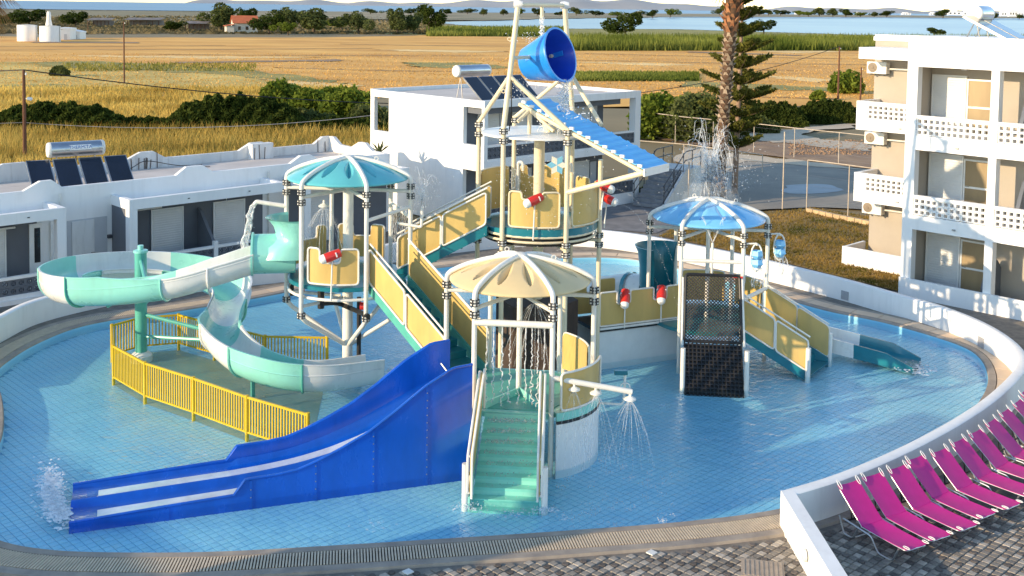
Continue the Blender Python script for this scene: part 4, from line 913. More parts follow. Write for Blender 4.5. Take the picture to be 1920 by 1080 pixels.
# curved balcony on the right with white skirt
a0, a1 = face_arc(0); bc = c + fn_(0) * 0.25
arc_panel(t, bc, a0 - 0.10, a1 + 0.10, 1.62, dk + 0.12, dk + 0.95)
arc_panel(t, c, *face_arc(1), 1.58, dk + 0.12, dk + 1.0)
def arc_wall(parent, c, a0, a1, r, z0, z1, name, mat, th_=0.03):
    ts = np.linspace(a0, a1, 24); P_ = lambda a, z, rr: V3(c[0] + rr * math.cos(a), c[1] + rr * math.sin(a), z)
    return MB().grid([[P_(a, z0, r - th_) for a in ts], [P_(a, z1, r - th_) for a in ts], [P_(a, z1, r) for a in ts], [P_(a, z0, r) for a in ts]]).build(name, mat, parent)
arc_wall(t, bc, a0 - 0.16, a1 + 0.16, 1.64, -0.26, dk - 0.16, 'skirt', M['white'])
arc_wall(t, bc, a0 - 0.16, a1 + 0.16, 1.66, dk - 0.17, dk - 0.10, 'deck_edge', M['black'])
arc_wall(t, bc, a0 - 0.16, a1 + 0.16, 1.65, dk - 0.10, dk + 0.08, 'deck_lip', M['mint'])
MB().prism([*[(bc[0] + 1.6 * math.cos(a), bc[1] + 1.6 * math.sin(a)) for a in np.linspace(a0 - 0.1, a1 + 0.1, 12)], tuple(c[:2])], dk - 0.09, dk + 0.002).build('balcony_deck', M['mint'], t)
# rain bar over the stair, shower arm on the right
b5, c0_ = hv(c, 5, TR, 3.17), hv(c, 0, TR, 3.17); MB().tube([b5, c0_], 0.075, 10).build('rain_bar', M['white_pipe'], t)
arm0 = hv(c, 0, TR, 2.02); arm1 = arm0 + V3(1.75, 0.10, -0.32)
arm = MB().tube([arm0, arm1], 0.062, 10).build('shower_arm', M['white_pipe'], t)
heads = []
for q in (0.28, 0.55, 0.98):
    h = arm0 + (arm1 - arm0) * q; heads.append(h - V3(0, 0, 0.2)); MB().lathe([(0.03, 0.0), (0.03, -0.10), (0.13, -0.15), (0.13, -0.18), (0.02, -0.19)], h, 14).build('shower_head', M['white_pipe'], arm)
q0 = hv(c, 1, TR, 0.98); q1 = q0 + V3(0.72, -0.05, -0.02); va = MB().tube(rounded([q0, q1, q1 + V3(0.02, 0, 0.75)], 0.12), 0.03, 8).build('valve_pipe', M['white_pipe'], t)
MB().tube([q1 + V3(0.02, -0.06, 0.42) + V3(0.11 * math.cos(a), 0, 0.11 * math.sin(a)) for a in np.linspace(0, 2 * math.pi, 12, endpoint=False)], 0.015, 5, closed=True).build('hand_wheel', M['white'], va)
MB().box(q1 + V3(-0.08, 0, 0.75), (0.3, 0.1, 0.1)).build('spout', M['teal'], va)
# ------------------------------------------------------------------ left tower
LZ = [2.02] * 6
t, c, zc, dk = canopied('left', 'left tower with turquoise petal canopy feeding the spiral flume', M['canopy_cyan'], M['white_pipe'], LZ, 0.15, 0.14, -0.26)
left_t = t
MB().lathe([(0.36, -0.26), (0.34, 0.0), (0.20, 0.22), (0.15, 0.26)], pts_z(c, 0), 18).build('column_foot', M['white_pipe'], t)
disc_deck(t, c, 1.60, dk, M['teal'])
for k in range(6):
    for dz in (0.0, 0.62): collar(t, hv(c, k, TR, 2.0 + dz)) if dz == 0 else None
ringp = [pts_z(c, dk - 0.32) + V3(1.58 * math.cos(a), 1.58 * math.sin(a), 0) for a in np.linspace(0, 2 * math.pi, 36, endpoint=False)]; MB().tube(ringp, 0.04, 8, closed=True).build('deck_ring', M['white_pipe'], t)
arc_panel(t, c, *face_arc(5), 1.62, dk + 0.10, dk + 1.02, (0.26, 0.66, 0.36))
arc_panel(t, c, *face_arc(2), 1.62, dk + 0.10, dk + 1.02, (0.3, 0.7, 0.34))
arc_panel(t, c, *face_arc(3), 1.62, dk + 0.10, dk + 1.02, (0.2, 0.6, 0.34))
z_ = dk - 0.62
MB().tube(rounded([hv(c, 5, 1.0, z_), hv(c, 5, 0.4, z_ - 0.1), hv(c, 0, 1.1, z_ - 0.15), hv(c, 0, 1.9, z_ - 0.05)], 0.2), 0.062, 8).build('water_main', M['black'], t)
MB().tube([hv(c, 5, 1.0, z_ + 0.35), hv(c, 5, 1.0, z_ - 0.12)], 0.09, 8).build('manifold', M['black'], t)
MB().tube(rounded([hv(c, 4, 1.55, z_ - 0.05), hv(c, 4, 1.55, dk + 0.35), hv(c, 4, 1.35, dk + 0.55)], 0.1), 0.06, 8).build('riser_pipe', M['black'], t)
MB().tube([pts_z(c, -0.2) + V3(0.32, -0.1, 0), pts_z(c, z_) + V3(0.32, -0.1, 0)], 0.06, 8).build('riser_pipe', M['black'], t)

for kk_, q in enumerate((hv(c, 4, 1.25, dk - 0.45), hv(c, 0, 1.35, dk - 0.55))): MB().lathe([(0.10, -0.05), (0.10, 0.05)], q, 10, axis=(1, 0, 0)).build('valve', M['red'], t)
for k in (4, 5): MB().tube([hv(c, k, TR, dk - 0.55), hv(c, k, 0.2, dk - 0.62)], 0.045, 8).build('deck_strut', M['white_pipe'], t)
# side spout on the left, fountain pipe on the right
s0 = hv(c, 4, TR, zc - 0.52); s1 = s0 + V3(-0.80, -0.08, 0.13); MB().tube(rounded([s0, s1, s1 + V3(-0.06, -0.01, -0.10)], 0.05), 0.06, 10).build('spout', M['white_pipe'], t); spout_tip = s1 + V3(-0.07, -0.01, -0.1)
f0 = hv(c, 1, TR, zc - 0.95); MB().tube(rounded([f0 - V3(0.35, 0, -0.08), f0 + V3(0.30, -0.1, 0.0), f0 + V3(0.32, -0.1, 0.55)], 0.06), 0.04, 8).build('fountain_pipe', M['white_pipe'], t); fount_tip = f0 + V3(0.32, -0.1, 0.55)
MB().tube([hv(c, 0, TR, zc - 0.55), hv(c, 1, TR, zc - 0.42)], 0.05, 8).build('rain_bar', M['white_pipe'], t)
MB().tube([hv(c, 1, TR, zc - 0.72), hv(c, 2, TR, zc - 0.60)], 0.05, 8).build('rain_bar', M['white_pipe'], t)
MB().lathe([(0.03, 0.0), (0.03, -0.08), (0.14, -0.14), (0.14, -0.17)], pts_z(c, zc - 0.2) + V3(-0.55, -0.6, 0), 14).build('shower_head', M['white_pipe'], t); Lhead = pts_z(c, zc - 0.38) + V3(-0.55, -0.6, 0)
# ------------------------------------------------------------------ right tower
t, c, zc, dk = canopied('right', 'right tower with sky-blue petal canopy above the climbing net', M['canopy_sky'], M['white_pipe'], [-0.26] * 6, 0.09, 0.062, 1.05)
right_t = t
disc_deck(t, c, 1.58, dk, M['teal'])
MB().tube([hv(c, 5, TR, zc - 0.62), hv(c, 0, TR, zc - 0.62)], 0.055, 8).build('cross_bar', M['white_pipe'], t)
MB().tube([hv(c, 0, TR, 1.98), hv(c, 1, TR, 1.98)], 0.06, 8).build('cross_bar', M['white_pipe'], t)
MB().tube([fm(c, 5, zc - 0.95), fm(c, 5, zc - 0.1)], 0.035, 8).build('spray_pipe', M['white_pipe'], t)
arc_panel(t, c, *face_arc(2), 1.60, dk + 0.1, dk + 1.0); arc_panel(t, c, *face_arc(1), 1.60, dk + 0.1, dk + 1.0)
# concave teal shell of the slide entrance at the back left
sc = fm(c, 3, 0, 0.05); aa = math.atan2(fn_(3)[1], fn_(3)[0]); ts = np.linspace(aa - 1.75, aa + 1.75, 26)
prof_ = [(0.66, 0.9), (0.60, 1.6), (0.60, 2.3), (0.66, 2.75), (0.76, 2.95)]
rows = [[V3(sc[0] + r_ * math.cos(a), sc[1] + r_ * math.sin(a), z) for a in ts] for r_, z in prof_] + [[V3(sc[0] + (r_ + 0.035) * math.cos(a), sc[1] + (r_ + 0.035) * math.sin(a), z) for a in ts] for r_, z in reversed(prof_)]
MB().grid(rows).build('slide_entrance', M['teal'], t)
tbz = sc + fn_(3) * 0.4; tend = tbz + V3(-1.3, 0.9, 0); tb_ = MB().tube(catmull([pts_z(tbz, 1.5), pts_z(tbz + V3(-0.5, 0.45, 0), 1.42), pts_z(tend, 1.2), pts_z(tend + V3(-0.6, 1.2, 0), 0.9), pts_z(tend + V3(0.3, 2.3, 0), 0.6), pts_z(tend + V3(1.7, 2.6, 0), 0.35)], 5), 0.5, 16, caps=False); tb_.build('slide_tube', M['flume_white'], t)
MB().tube([pts_z(tbz + V3(-0.42, 0.38, 0), 1.43), pts_z(tbz + V3(-0.52, 0.47, 0), 1.41)], 0.55, 16, caps=False).build('tube_joint', M['teal'], t)
# two hanging tip cups
for k, (px_, py_) in enumerate(((1419, 455), (1464, 440))):
    hng = hv(c, 0 if k == 0 else 1, TR, zc - 0.1); q = hng + V3(0.36 if k == 0 else 0.34, -0.05, -0.15)
    tp = thing('tipping_cup', 'blue faceted tipping cup hanging ' + ('in front of the right tower post' if k == 0 else 'at the far right tower post'), 'tipping cup', q - V3(0, 0, 0.4), 'blue tipping cups on the right tower')
    MB().tube(rounded([hng, q + V3(0, 0, 0.18), q + V3(0.0, 0, 0.12)], 0.05), 0.025, 6).build('hanger', M['white_pipe'], tp)
    MB().tube([q + V3(0.16 * math.cos(a), 0.02, 0.38 * math.sin(a) - 0.22) for a in np.linspace(0, 2 * math.pi, 18, endpoint=False)], 0.024, 6, closed=True).build('hoop', M['white_pipe'], tp)
    for z, r_ in ((-0.12, 0.17), (-0.36, 0.19)):
        mb = MB(); mb.lathe([(r_ * 0.45, z - 0.14), (r_ * 1.0, z - 0.03), (r_ * 0.8, z + 0.10), (r_ * 0.6, z + 0.08), (r_ * 0.4, z - 0.06)], q, 6, capt=False); mb.build('cup', M['canopy_sky'], tp, smooth=False)
# ------------------------------------------------------------------ main tower
c, zc, dk = TW['main']
t = main_t = thing('play_tower', 'tallest tower with cream pipes under the big blue bucket', 'play tower', (c[0], c[1], 0), 'play towers of the water playground')
cr_ = M['cream_pipe']
for k in range(6):
    topz = zc + 0.25 if k != 1 else zc - 0.75
    MB().tube([hv(c, k, TR, -0.26), hv(c, k, TR, topz)], PR * 1.12, 10).build('post', cr_, t)
    for z in ((zc - 0.13, zc + 0.13) if k != 1 else ()) + (dk - 0.62, dk - 0.36): collar(t, hv(c, k, TR, z), PR * 1.12)
MB().tube([pts_z(c, -0.26), pts_z(c, zc - 0.05)], 0.15, 16).build('column', cr_, t)
disc_deck(t, c, 1.62, dk, M['teal'], 0.16)
MB().lathe([(1.50, zc - 0.09), (1.62, zc - 0.08), (1.62, zc - 0.03), (1.5, zc - 0.01), (0.2, zc + 0.02)], pts_z(c, 0), 40, capb=False).build('ring_roof', M['white'], t)
MB().lathe([(0.22, zc - 0.02), (0.26, zc + 0.10), (0.3, zc + 0.2)], pts_z(c, 0) + V3(0.35, -0.2, 0), 14).build('water_bowl', cr_, t)
for z, r_, m_ in ((dk - 0.30, 1.60, cr_), (dk - 0.16, 1.62, cr_)): MB().tube([pts_z(c, z) + V3(r_ * math.cos(a), r_ * math.sin(a), 0) for a in np.linspace(0, 2 * math.pi, 36, endpoint=False)], 0.035, 7, closed=True).build('deck_ring', m_, t)
for k in range(6): MB().tube([hv(c, k, TR, dk - 0.5), hv(c, k, 0.12, dk - 0.4)], 0.05, 8).build('deck_strut', cr_, t)
MB().lathe([(1.52, dk - 0.42), (1.52, dk - 0.2)], pts_z(c, 0), 30).build('deck_frame', M['black'], t)
nt_ = (0.26, 0.66, 0.20)
arc_panel(t, c, *face_arc(5), 1.64, dk + 0.12, dk + 1.06, nt_, fmat=cr_); arc_panel(t, c, *face_arc(0), 1.64, dk + 0.12, dk + 1.06, None, fmat=cr_)
arc_panel(t, c, *face_arc(1), 1.64, dk + 0.12, dk + 1.06, (0.3, 0.6, 0.3), fmat=cr_); arc_panel(t, c, *face_arc(2), 1.64, dk + 0.12, dk + 1.3, (0.55, 0.85, 0.34), fmat=cr_); arc_panel(t, c, *face_arc(3), 1.64, dk + 0.12, dk + 1.3, None, fmat=cr_)
a0, a1 = face_arc(5); arc_wall(t, c, TH - math.pi / 3, TH + math.pi / 3, 1.64, dk - 0.16, dk + 0.06, 'deck_lip', M['teal'])
for k in (2, 3):
    q = hv(c, k, TR - 0.3, dk + 0.1); MB().tube(rounded([q, q + V3(0, 0, 1.35), q + V3(0.14, -0.1, 1.35), q + V3(0.14, -0.1, 1.1)], 0.1), 0.04, 7).build('spray_post', M['white_pipe'], t)
# spinning flower toy
ft = thing('flower_spinner', 'small pale blue and white flower spinner inside the tallest tower', 'spinner', hv(c, 2, 0.9, dk + 1.3)); fc = hv(c, 2, 0.9, dk + 1.45)
for k in range(6):
    a = k * math.pi / 3; d = V3(math.cos(a), 0, math.sin(a)); w_ = V3(-math.sin(a), 0, math.cos(a)); MB().slab([fc, fc + d * 0.16 + w_ * 0.09, fc + d * 0.3, fc + d * 0.16 - w_ * 0.09], (0, -0.04, 0)).build('petal', M['canopy_sky'] if k % 2 else M['white'], ft, smooth=False)
MB().tube([hv(c, 2, TR, dk + 1.3), fc], 0.02, 6).build('axle', M['white_pipe'], ft)
# lower walls under the main tower: dark pump room
mb = MB(); mb.prism([hv(c, k, 1.15)[:2] for k in range(6)], -0.26, 1.9); mb.build('pump_room', pm('pump_room_brown', (0.055, 0.035, 0.025), 0.8, 0.4, 2, bump=0.3), t)
# ------------------------------------------------------------------ bucket frame
k5, k2 = hv(c, 5, TR, zc + 0.2), hv(c, 2, TR, zc + 0.2); along = (k2 - k5); 
bf = thing('bucket_frame', 'tall cream pipe frame carrying the tipping bucket', 'frame', pts_z(c, zc))
tl_, tr_ = pts_z(k5 + along * 0.17, 10.08), pts_z(k5 + along * 0.84, 10.08)
for k, (b_, tp_) in enumerate(((k5, tl_), (k2, tr_))):
    MB().tube([b_, tp_], 0.075, 10).build('leg', cr_, bf); MB().lathe([(0.10, -0.12), (0.12, 0.0), (0.09, 0.12)], tp_, 10, axis=(1, 0, 0)).build('joint', M['white'], bf)
    for w in (0.30, 0.72): MB().tube([b_ + (tp_ - b_) * w + V3(-0.12, 0, 0) + V3(0.05 * math.cos(a), 0, 0.05 * math.sin(a)) for a in np.linspace(0, 2 * math.pi, 10, endpoint=False)], 0.012, 5, closed=True).build('lifting_eye', cr_, bf)
MB().tube([tl_, tr_], 0.06, 10).build('top_bar', cr_, bf)
mid1, mid2 = k5 + (tl_ - k5) * 0.42, k2 + (tr_ - k2) * 0.42
for a_, b_ in ((hv(c, 4, TR, zc + 0.2), mid1), (hv(c, 0, TR, zc + 0.2), mid1), (hv(c, 1, TR, zc + 0.2), mid2), (hv(c, 3, TR, zc + 0.2), mid2)): MB().tube([a_, b_], 0.062, 10).build('brace', cr_, bf)
tc0 = (tl_ + tr_) / 2; MB().tube([tc0, tc0 - V3(0, 0, 0.35)], 0.05, 8).build('filler_pipe', cr_, bf)
MB().tube([mid1 + V3(0.05, -0.1, -0.1), mid1 + V3(0.06, -0.1, -1.1), mid1 + V3(0.0, -0.1, -1.45)], 0.018, 6).build('hose', M['black'], bf)
dirn = V3(0.81, -0.58, 0); bz = 8.66
p1_, p2_ = k5 + (tl_ - k5) * ((bz - k5[2]) / (tl_[2] - k5[2])), k2 + (tr_ - k2) * ((bz - k2[2]) / (tr_[2] - k2[2]))
bk_ = thing('tipping_bucket', 'big blue cone-shaped tipping bucket at the top of the tower', 'bucket', (p1_ + p2_) / 2)
axd = V3(0.88, -0.60, 0.30); axd /= np.linalg.norm(axd); bc_ = (p1_ + p2_) / 2
back_c = bc_ - axd * 0.52 + V3(0, 0, -0.10)
MB().lathe([(0.10, 0.0), (0.40, 0.02), (0.46, 0.08), (0.74, 1.12), (0.775, 1.14), (0.775, 1.18), (0.72, 1.18)], back_c, 40, axis=axd, capt=False).build('shell', M['bucket_blue'], bk_)
MB().lathe([(0.72, 1.178), (0.70, 1.12), (0.43, 0.10), (0.05, 0.08)], back_c, 40, axis=axd, capb=False).build('liner', pm('bucket_inside', (0.008, 0.06, 0.50), 0.35, 0.1, 2, coat=0.3), bk_)
al_ = along.copy(); al_[2] = 0; al_ /= np.linalg.norm(al_)
MB().tube([p1_, bc_ - al_ * 0.45], 0.05, 8).build('pivot', cr_, bk_); MB().tube([p2_, bc_ + al_ * 0.45], 0.05, 8).build('pivot', cr_, bk_)
for s_ in (-1, 1): MB().box(bc_ + al_ * s_ * 0.56 + axd * 0.1, (0.5, 0.03, 0.14), axd, al_ * s_).build('side_plate', M['bucket_blue'], bk_)
# ------------------------------------------------------------------ blue corrugated roof
cr0 = hv(c, 0, TR, zc + 0.25); w_dir = V3(0.585, 0.811, 0)
sr = thing('corrugated_roof', 'sloping sky-blue corrugated splash roof under the bucket', 'roof', pts_z(cr0, 6))
def rp(tt, w, dz=0.0): q = cr0 + dirn * tt + w_dir * w; return V3(q[0], q[1], 6.88 - 0.385 * tt + dz)
rows = []
ncor = 15; T0, T1 = -1.52, 2.28
for i in range(ncor * 6 + 1):
    tt = T0 + (T1 - T0) * i / (ncor * 6); hgt = (0.028 if (i % 6) in (1, 2) else 0.0); rows.append([rp(tt, w, hgt) for w in (0.0, 0.65, 1.32)])
und = [[q - V3(0, 0, 0.02) for q in r_] for r_ in rows]; mb = MB(); mb.grid(rows); mb.grid([r_[::-1] for r_ in und]); mb.strip([r_[0] for r_ in rows], [r_[0] for r_ in und]); mb.strip([r_[-1] for r_ in und], [r_[-1] for r_ in rows]); mb.build('sheet', M['roof_blue'], sr, ang=20)
for w in (0.06, 1.26): MB().tube([rp(T0 - 0.1, w, -0.12), rp(T1 + 0.02, w, -0.12)], 0.06, 8).build('beam', cr_, sr)
for k in range(15):
    tt = T0 + 0.1 + k * (T1 - T0 - 0.2) / 14; MB().box(rp(tt, -0.01, 0.03), (0.12, 0.06, 0.07), dirn, w_dir).build('edge_cap', M['white'], sr, smooth=False)
MB().tube([hv(c, 0, TR, 5.15), rp(T1 - 0.05, 0.06, -0.14)], 0.075, 10).build('prop', cr_, sr)
MB().tube([rp(T1 - 0.04, 0.0, -0.14), rp(T1 - 0.04, 1.32, -0.14)], 0.05, 8).build('end_beam', cr_, sr)
g1, g2, g3 = rp(T0 + 0.15, -0.35, -0.45), rp(T0 + 0.25, 0.05, -0.12), rp(T0 + 1.0, 0.1, -0.35)
for a_, b_ in ((g1, g2), (g2, g3), (g2, pts_z(g2, zc))): MB().tube([a_, b_], 0.05, 8).build('gable_strut', cr_, sr)
MB().slab([rp(T1, 0.0, 0.0), rp(T1, 1.32, 0.0), rp(T1, 1.32, -0.2), rp(T1, 0.0, -0.2)], dirn * 0.03).build('fascia', M['white'], sr, smooth=False)
# ------------------------------------------------------------------ stair flights
def flight(label, A, B, za, zb, width, n, treadmat, stringer, panels=2, fmat=None, ph=(0.12, 0.98), posts=0.0, wv=None):
    A, B = pts_z(A, 0), pts_z(B, 0); d = B - A; Ln = np.linalg.norm(d); d /= Ln; w = V3(-d[1], d[0], 0) if wv is None else wv / np.linalg.norm(wv)
    t = thing('stair_flight', label, 'stairs', pts_z((A + B) / 2, min(za, zb)), 'stair flights of the water playground')
    for k in range(n):
        q = A + d * Ln * (k + 0.5) / n; z = za - (za - zb) * (k + 1) / n; hgt = (za - zb) / n
        MB().box(pts_z(q, z - 0.02 + hgt * 0.0), (Ln / n + 0.05, width - 0.1, 0.05), d, w).build('tread', treadmat, t, smooth=False)
        MB().box(pts_z(q - d * (Ln / n / 2), z + hgt / 2 - 0.02), (0.03, width - 0.1, hgt), d, w).build('riser', treadmat, t, smooth=False)
    for s_ in (-1, 1):
        o_ = w * s_ * width / 2
        MB().slab([pts_z(A + o_, za - 0.20), pts_z(B + o_, zb - 0.20), pts_z(B + o_, zb + 0.09), pts_z(A + o_, za + 0.09)], w * s_ * 0.05).build('stringer', stringer, t, smooth=False)
        for k in range(panels):
            q0, q1 = (k + 0.02) / panels, (k + 0.98) / panels; zz = lambda q: za + (zb - za) * q
            a_, b_ = A + d * Ln * q0 + o_ * 1.06, A + d * Ln * q1 + o_ * 1.06
            flat_panel(t, [pts_z(a_, zz(q0) + ph[0]), pts_z(b_, zz(q1) + ph[0]), pts_z(b_, zz(q1) + ph[1]), pts_z(a_, zz(q0) + ph[1])], w * s_ * 0.04, fmat=fmat)
        hr_ = [pts_z(A + o_ * 1.02, za + 1.08), pts_z(B + o_ * 1.02, zb + 1.08)]
        MB().tube(hr_, 0.024, 7).build('handrail', fmat or M['white_pipe'], t)
        if posts: 
            q = B + o_ * 1.16; MB().tube([pts_z(q, -0.26), pts_z(q, posts)], 0.07, 10).build('foot_post', M['white_pipe'], t)
    return t
cN, cL, cM, cR = (TW[k][0] for k in ('near', 'left', 'main', 'right'))
flight('upper stair with yellow side panels from the left tower to the tallest', fm(cM, 4, 0, 0.02), fm(cL, 1, 0, 0.02), 4.1, 2.78, 1.05, 7, M['teal'], M['teal'], 2)
flight('lower stair with yellow side panels from the left tower to the near tower', fm(cL, 0, 0, 0.02), fm(cN, 3, 0, 0.02), 2.78, 1.2, 1.15, 9, M['teal'], M['mint_dark'], 2)
flight('right stair with yellow panels running down into the water', fm(cR, 0, 0, 0.0), V3(8.74, 30.17, 0), 1.05, 0.0, 1.5, 5, M['teal'], M['teal'], 2, posts=0.80, wv=V3(0.92, 1.3, 0))
# green stair of the near tower with wavy side rails
A = fm(cN, 5, 0, 0.0); B = V3(-0.03, 21.42, 0); d = (B - A) / np.linalg.norm(B - A); Ln = np.linalg.norm(B - A); w = V3(-d[1], d[0], 0)
t = thing('stair_flight', 'green front stair of the near tower washed by falling water', 'stairs', pts_z(B, 0), 'stair flights of the water playground')
n = 9
for k in range(n):
    q = A + d * Ln * (k + 0.5) / n; hgt = 1.32 / n; z = 1.2 - hgt * (k + 1)
    wd = 1.20 + 0.18 * k / n
    MB().box(pts_z(q, z - 0.03), (Ln / n + 0.06, wd, 0.06), d, w).build('tread', M['mint_step'], t, smooth=False)
    MB().box(pts_z(q - d * (Ln / n / 2 - 0.01), z + hgt / 2 - 0.03), (0.035, wd, hgt - 0.002), d, w).build('riser', M['mint'], t, smooth=False)
for s_ in (-1, 1):
    o_ = w * s_ * 0.66; o2 = w * s_ * 0.70
    MB().slab([pts_z(A + o_, 1.0), pts_z(B + o2, -0.2), pts_z(B + o2, 0.12), pts_z(A + o_, 1.34)], w * s_ * 0.04).build('stringer', M['mint'], t, smooth=False)
    flat_panel(t, [pts_z(A + o_ + d * 0.05, 1.36), pts_z(B + o2, 0.16), pts_z(B + o2, 0.98), pts_z(A + o_ + d * 0.05, 2.15)], w * s_ * 0.05)
    MB().tube(rounded([pts_z(A + o_ * 0.92 + d * 0.05, 1.3), pts_z(A + o_ * 0.92 + d * 0.05, 2.2), pts_z(B + o2 * 0.95, 1.0), pts_z(B + o2 * 0.95, 0.1)], 0.1), 0.025, 7).build('handrail', M['white_pipe'], t)
    q = B + w * s_ * 0.80 - d * 0.05; MB().tube([pts_z(q, -0.26), pts_z(q, 0.80)], 0.07, 12).build('foot_post', M['white_pipe'], t)
    for z in (0.25, 0.6): MB().box(pts_z(q - w * s_ * 0.06, z), (0.06, 0.1, 0.05), d, w).build('bracket', M['flange'], t, smooth=False)
# ------------------------------------------------------------------ bridge between tallest and right tower
b0, b1 = V3(2.42, 30.20, 0), V3(5.0, 31.36, 0); d = (b1 - b0) / np.linalg.norm(b1 - b0); w = V3(-d[1], d[0], 0); Ln = np.linalg.norm(b1 - b0)
t = thing('foot_bridge', 'low bridge with yellow panels and white base wall between two towers', 'bridge', pts_z((b0 + b1) / 2, 0))
MB().slab([pts_z(b0, -0.26), pts_z(b1, -0.26), pts_z(b1, 0.9), pts_z(b0, 0.9)], w * 0.06).build('base_wall', M['white'], t, smooth=False)
MB().box(pts_z((b0 + b1) / 2, 0.98) + w * 0.6, (Ln, 1.3, 0.1), d, w).build('deck', M['black'], t, smooth=False)
MB().slab([pts_z(b0, -0.26) + w * 1.2, pts_z(b1, -0.26) + w * 1.2, pts_z(b1, 0.9) + w * 1.2, pts_z(b0, 0.9) + w * 1.2], w * 0.06).build('base_wall', M['white'], t, smooth=False)
def notch_panel(parent, p0, p1, z0, z1, notches, off):
    L0 = np.linalg.norm(p1 - p0); dd = (p1 - p0) / L0; out = [(0, z0), (L0, z0), (L0, z1)]
    for a_, b_ in reversed(notches): out += [(b_, z1), (b_, z1 - 0.36), (a_, z1 - 0.36), (a_, z1)]
    out += [(0, z1)]; ro = rounded([pts_z(p0 + dd * a_, z) for a_, z in out], 0.07, 4, closed=True); nn = V3(-dd[1], dd[0], 0)
    pn = MB().slab([q - nn * 0.012 for q in ro], nn * 0.024).build('panel', M['yellow_panel'], parent)
    MB().tube([q + off for q in ro], 0.026, 6, closed=True).build('frame', M['white_pipe'], pn)
pa0, pa1 = b0 + d * 0.10 - w * 0.06, b1 + d * 0.05 - w * 0.06
notch_panel(t, pa0, pa1, 1.10, 2.06, [(0.55, 0.98), (1.75, 2.18)], -w * 0.04)
notch_panel(t, b0 + w * 1.26 - d * 0.5, b0 + w * 1.26 + d * 1.35, 1.10, 2.06, [(0.9, 1.35)], w * 0.04)
for z in (1.03,): MB().tube([pts_z(pa0 - w * 0.06, z), pts_z(pa1 - w * 0.06, z)], 0.035, 8).build('lower_rail', M['white_pipe'], t)
for q, lab in ((0.76, 'red and white water cannon on the bridge nearest the tallest tower'), (1.96, 'red and white water cannon on the bridge nearest the right tower')):
    p = pa0 + d * q - w * 0.12; cannon(None, lab, pts_z(p, 1.0), pts_z(p, 1.86), V3(-0.1, -0.7, -0.75))
c = TW['left'][0]; p = c + fn_(5) * 1.72; cannon(None, 'red and white water cannon on the left tower balcony', pts_z(p, TW['left'][2] - 0.3), pts_z(p, TW['left'][2] + 0.86) + V3(0.0, -0.02, 0), V3(-0.85, -0.35, -0.3))
c = TW['main'][0]; p = c + fn_(5) * 1.74; cannon(None, 'red and white water cannon on the front of the tallest tower', pts_z(p, TW['main'][2] - 0.2), pts_z(p, TW['main'][2] + 0.86), V3(-0.75, -0.45, -0.3))
p = hv(c, 1, TR + 0.12); cannon(None, 'red and white water cannon at the right of the tallest tower, upper', pts_z(p - V3(0.1, 0.1, 0), TW['main'][2] + 0.2), pts_z(p, TW['main'][2] + 1.0), V3(0.8, -0.5, -0.3))
p = hv(c, 1, TR + 0.25) + V3(0, 0.35, 0); cannon(None, 'red and white water cannon at the right of the tallest tower, lower', pts_z(p - V3(0.1, 0.1, 0), TW['main'][2] - 0.2), pts_z(p, TW['main'][2] + 0.6), V3(0.8, -0.4, -0.35))
# ------------------------------------------------------------------ climbing net
c, zc, dk = TW['right']
t = thing('climbing_net', 'black framed climbing net above a black net ramp', 'climbing net', V3(5.5, 28.6, 0))
n5 = fn_(5); s5 = V3(-n5[1], n5[0], 0); base_t = fm(c, 5, 0, 0.18); 
def npt(a, q): # a across -0.72..0.72 (photo left to right), q 0 top .. 1 bottom of white net
    o_ = base_t + n5 * (0.10 + 0.62 * q) + s5 * a * (1 + 0.06 * q); return pts_z(o_, 2.72 - 1.68 * q)
W_ = 0.73
MB().tube(rounded([npt(-W_, 0), npt(W_, 0), npt(W_, 1), npt(-W_, 1)], 0.1, 4, closed=True), 0.045, 8, closed=True).build('net_frame', M['black'], t)
mb = MB(); nx, ny = 16, 20
for i in range(-ny, nx + 1):
    for s_ in (1, -1):
        a0_, q0_, a1_, q1_ = None, None, None, None
        pts_ = []
        for k in range(0, 41):
            q = k / 40; a = (i + (q * ny if s_ == 1 else ny - q * ny)) / nx
            if 0.0 <= a <= 1.0: pts_.append(npt(-W_ + 2 * W_ * a, q))
        if len(pts_) > 1: mb.tube([pts_[0], pts_[-1]], 0.0145, 4, caps=False)
mb.build('net_mesh', M['net_cord'], t)
def rpt(a, q): o_ = base_t + n5 * (0.72 + 0.85 * q) + s5 * a * 0.76; return pts_z(o_, 1.04 - 1.22 * q)
mb = MB()
for k in range(15): 
    q = k / 14; mb.tube([rpt(-1, q) , rpt(1, q)], 0.024, 5)
for k in range(15): 
    a = -1 + 2 * k / 14; mb.tube([rpt(a, 0), rpt(a, 1)], 0.024, 5)
mb.build('ramp_net', M['black'], t)
MB().slab([rpt(-1, 0) - V3(0, 0, 0.07), rpt(1, 0) - V3(0, 0, 0.07), rpt(1, 1) - V3(0, 0, 0.07), rpt(-1, 1) - V3(0, 0, 0.07)], (0, 0, -0.03)).build('ramp_board', M['black'], t, smooth=False)
for s_ in (-1, 1):
    q = rpt(s_ * 1.10, 0.85); MB().tube([pts_z(q, -0.26), pts_z(q, 1.05)], 0.065, 10).build('foot_post', M['white_pipe'], t)
    MB().tube([npt(s_ * 0.80, 0.05), pts_z(rpt(s_ * 1.1, 0.1), 0.95)], 0.03, 7).build('side_rail', M['white_pipe'], t)
MB().tube([npt(W_ * 0.1, -0.01), npt(W_ * 1.12, 0.02)], 0.03, 7).build('red_pad', M['red'], t)
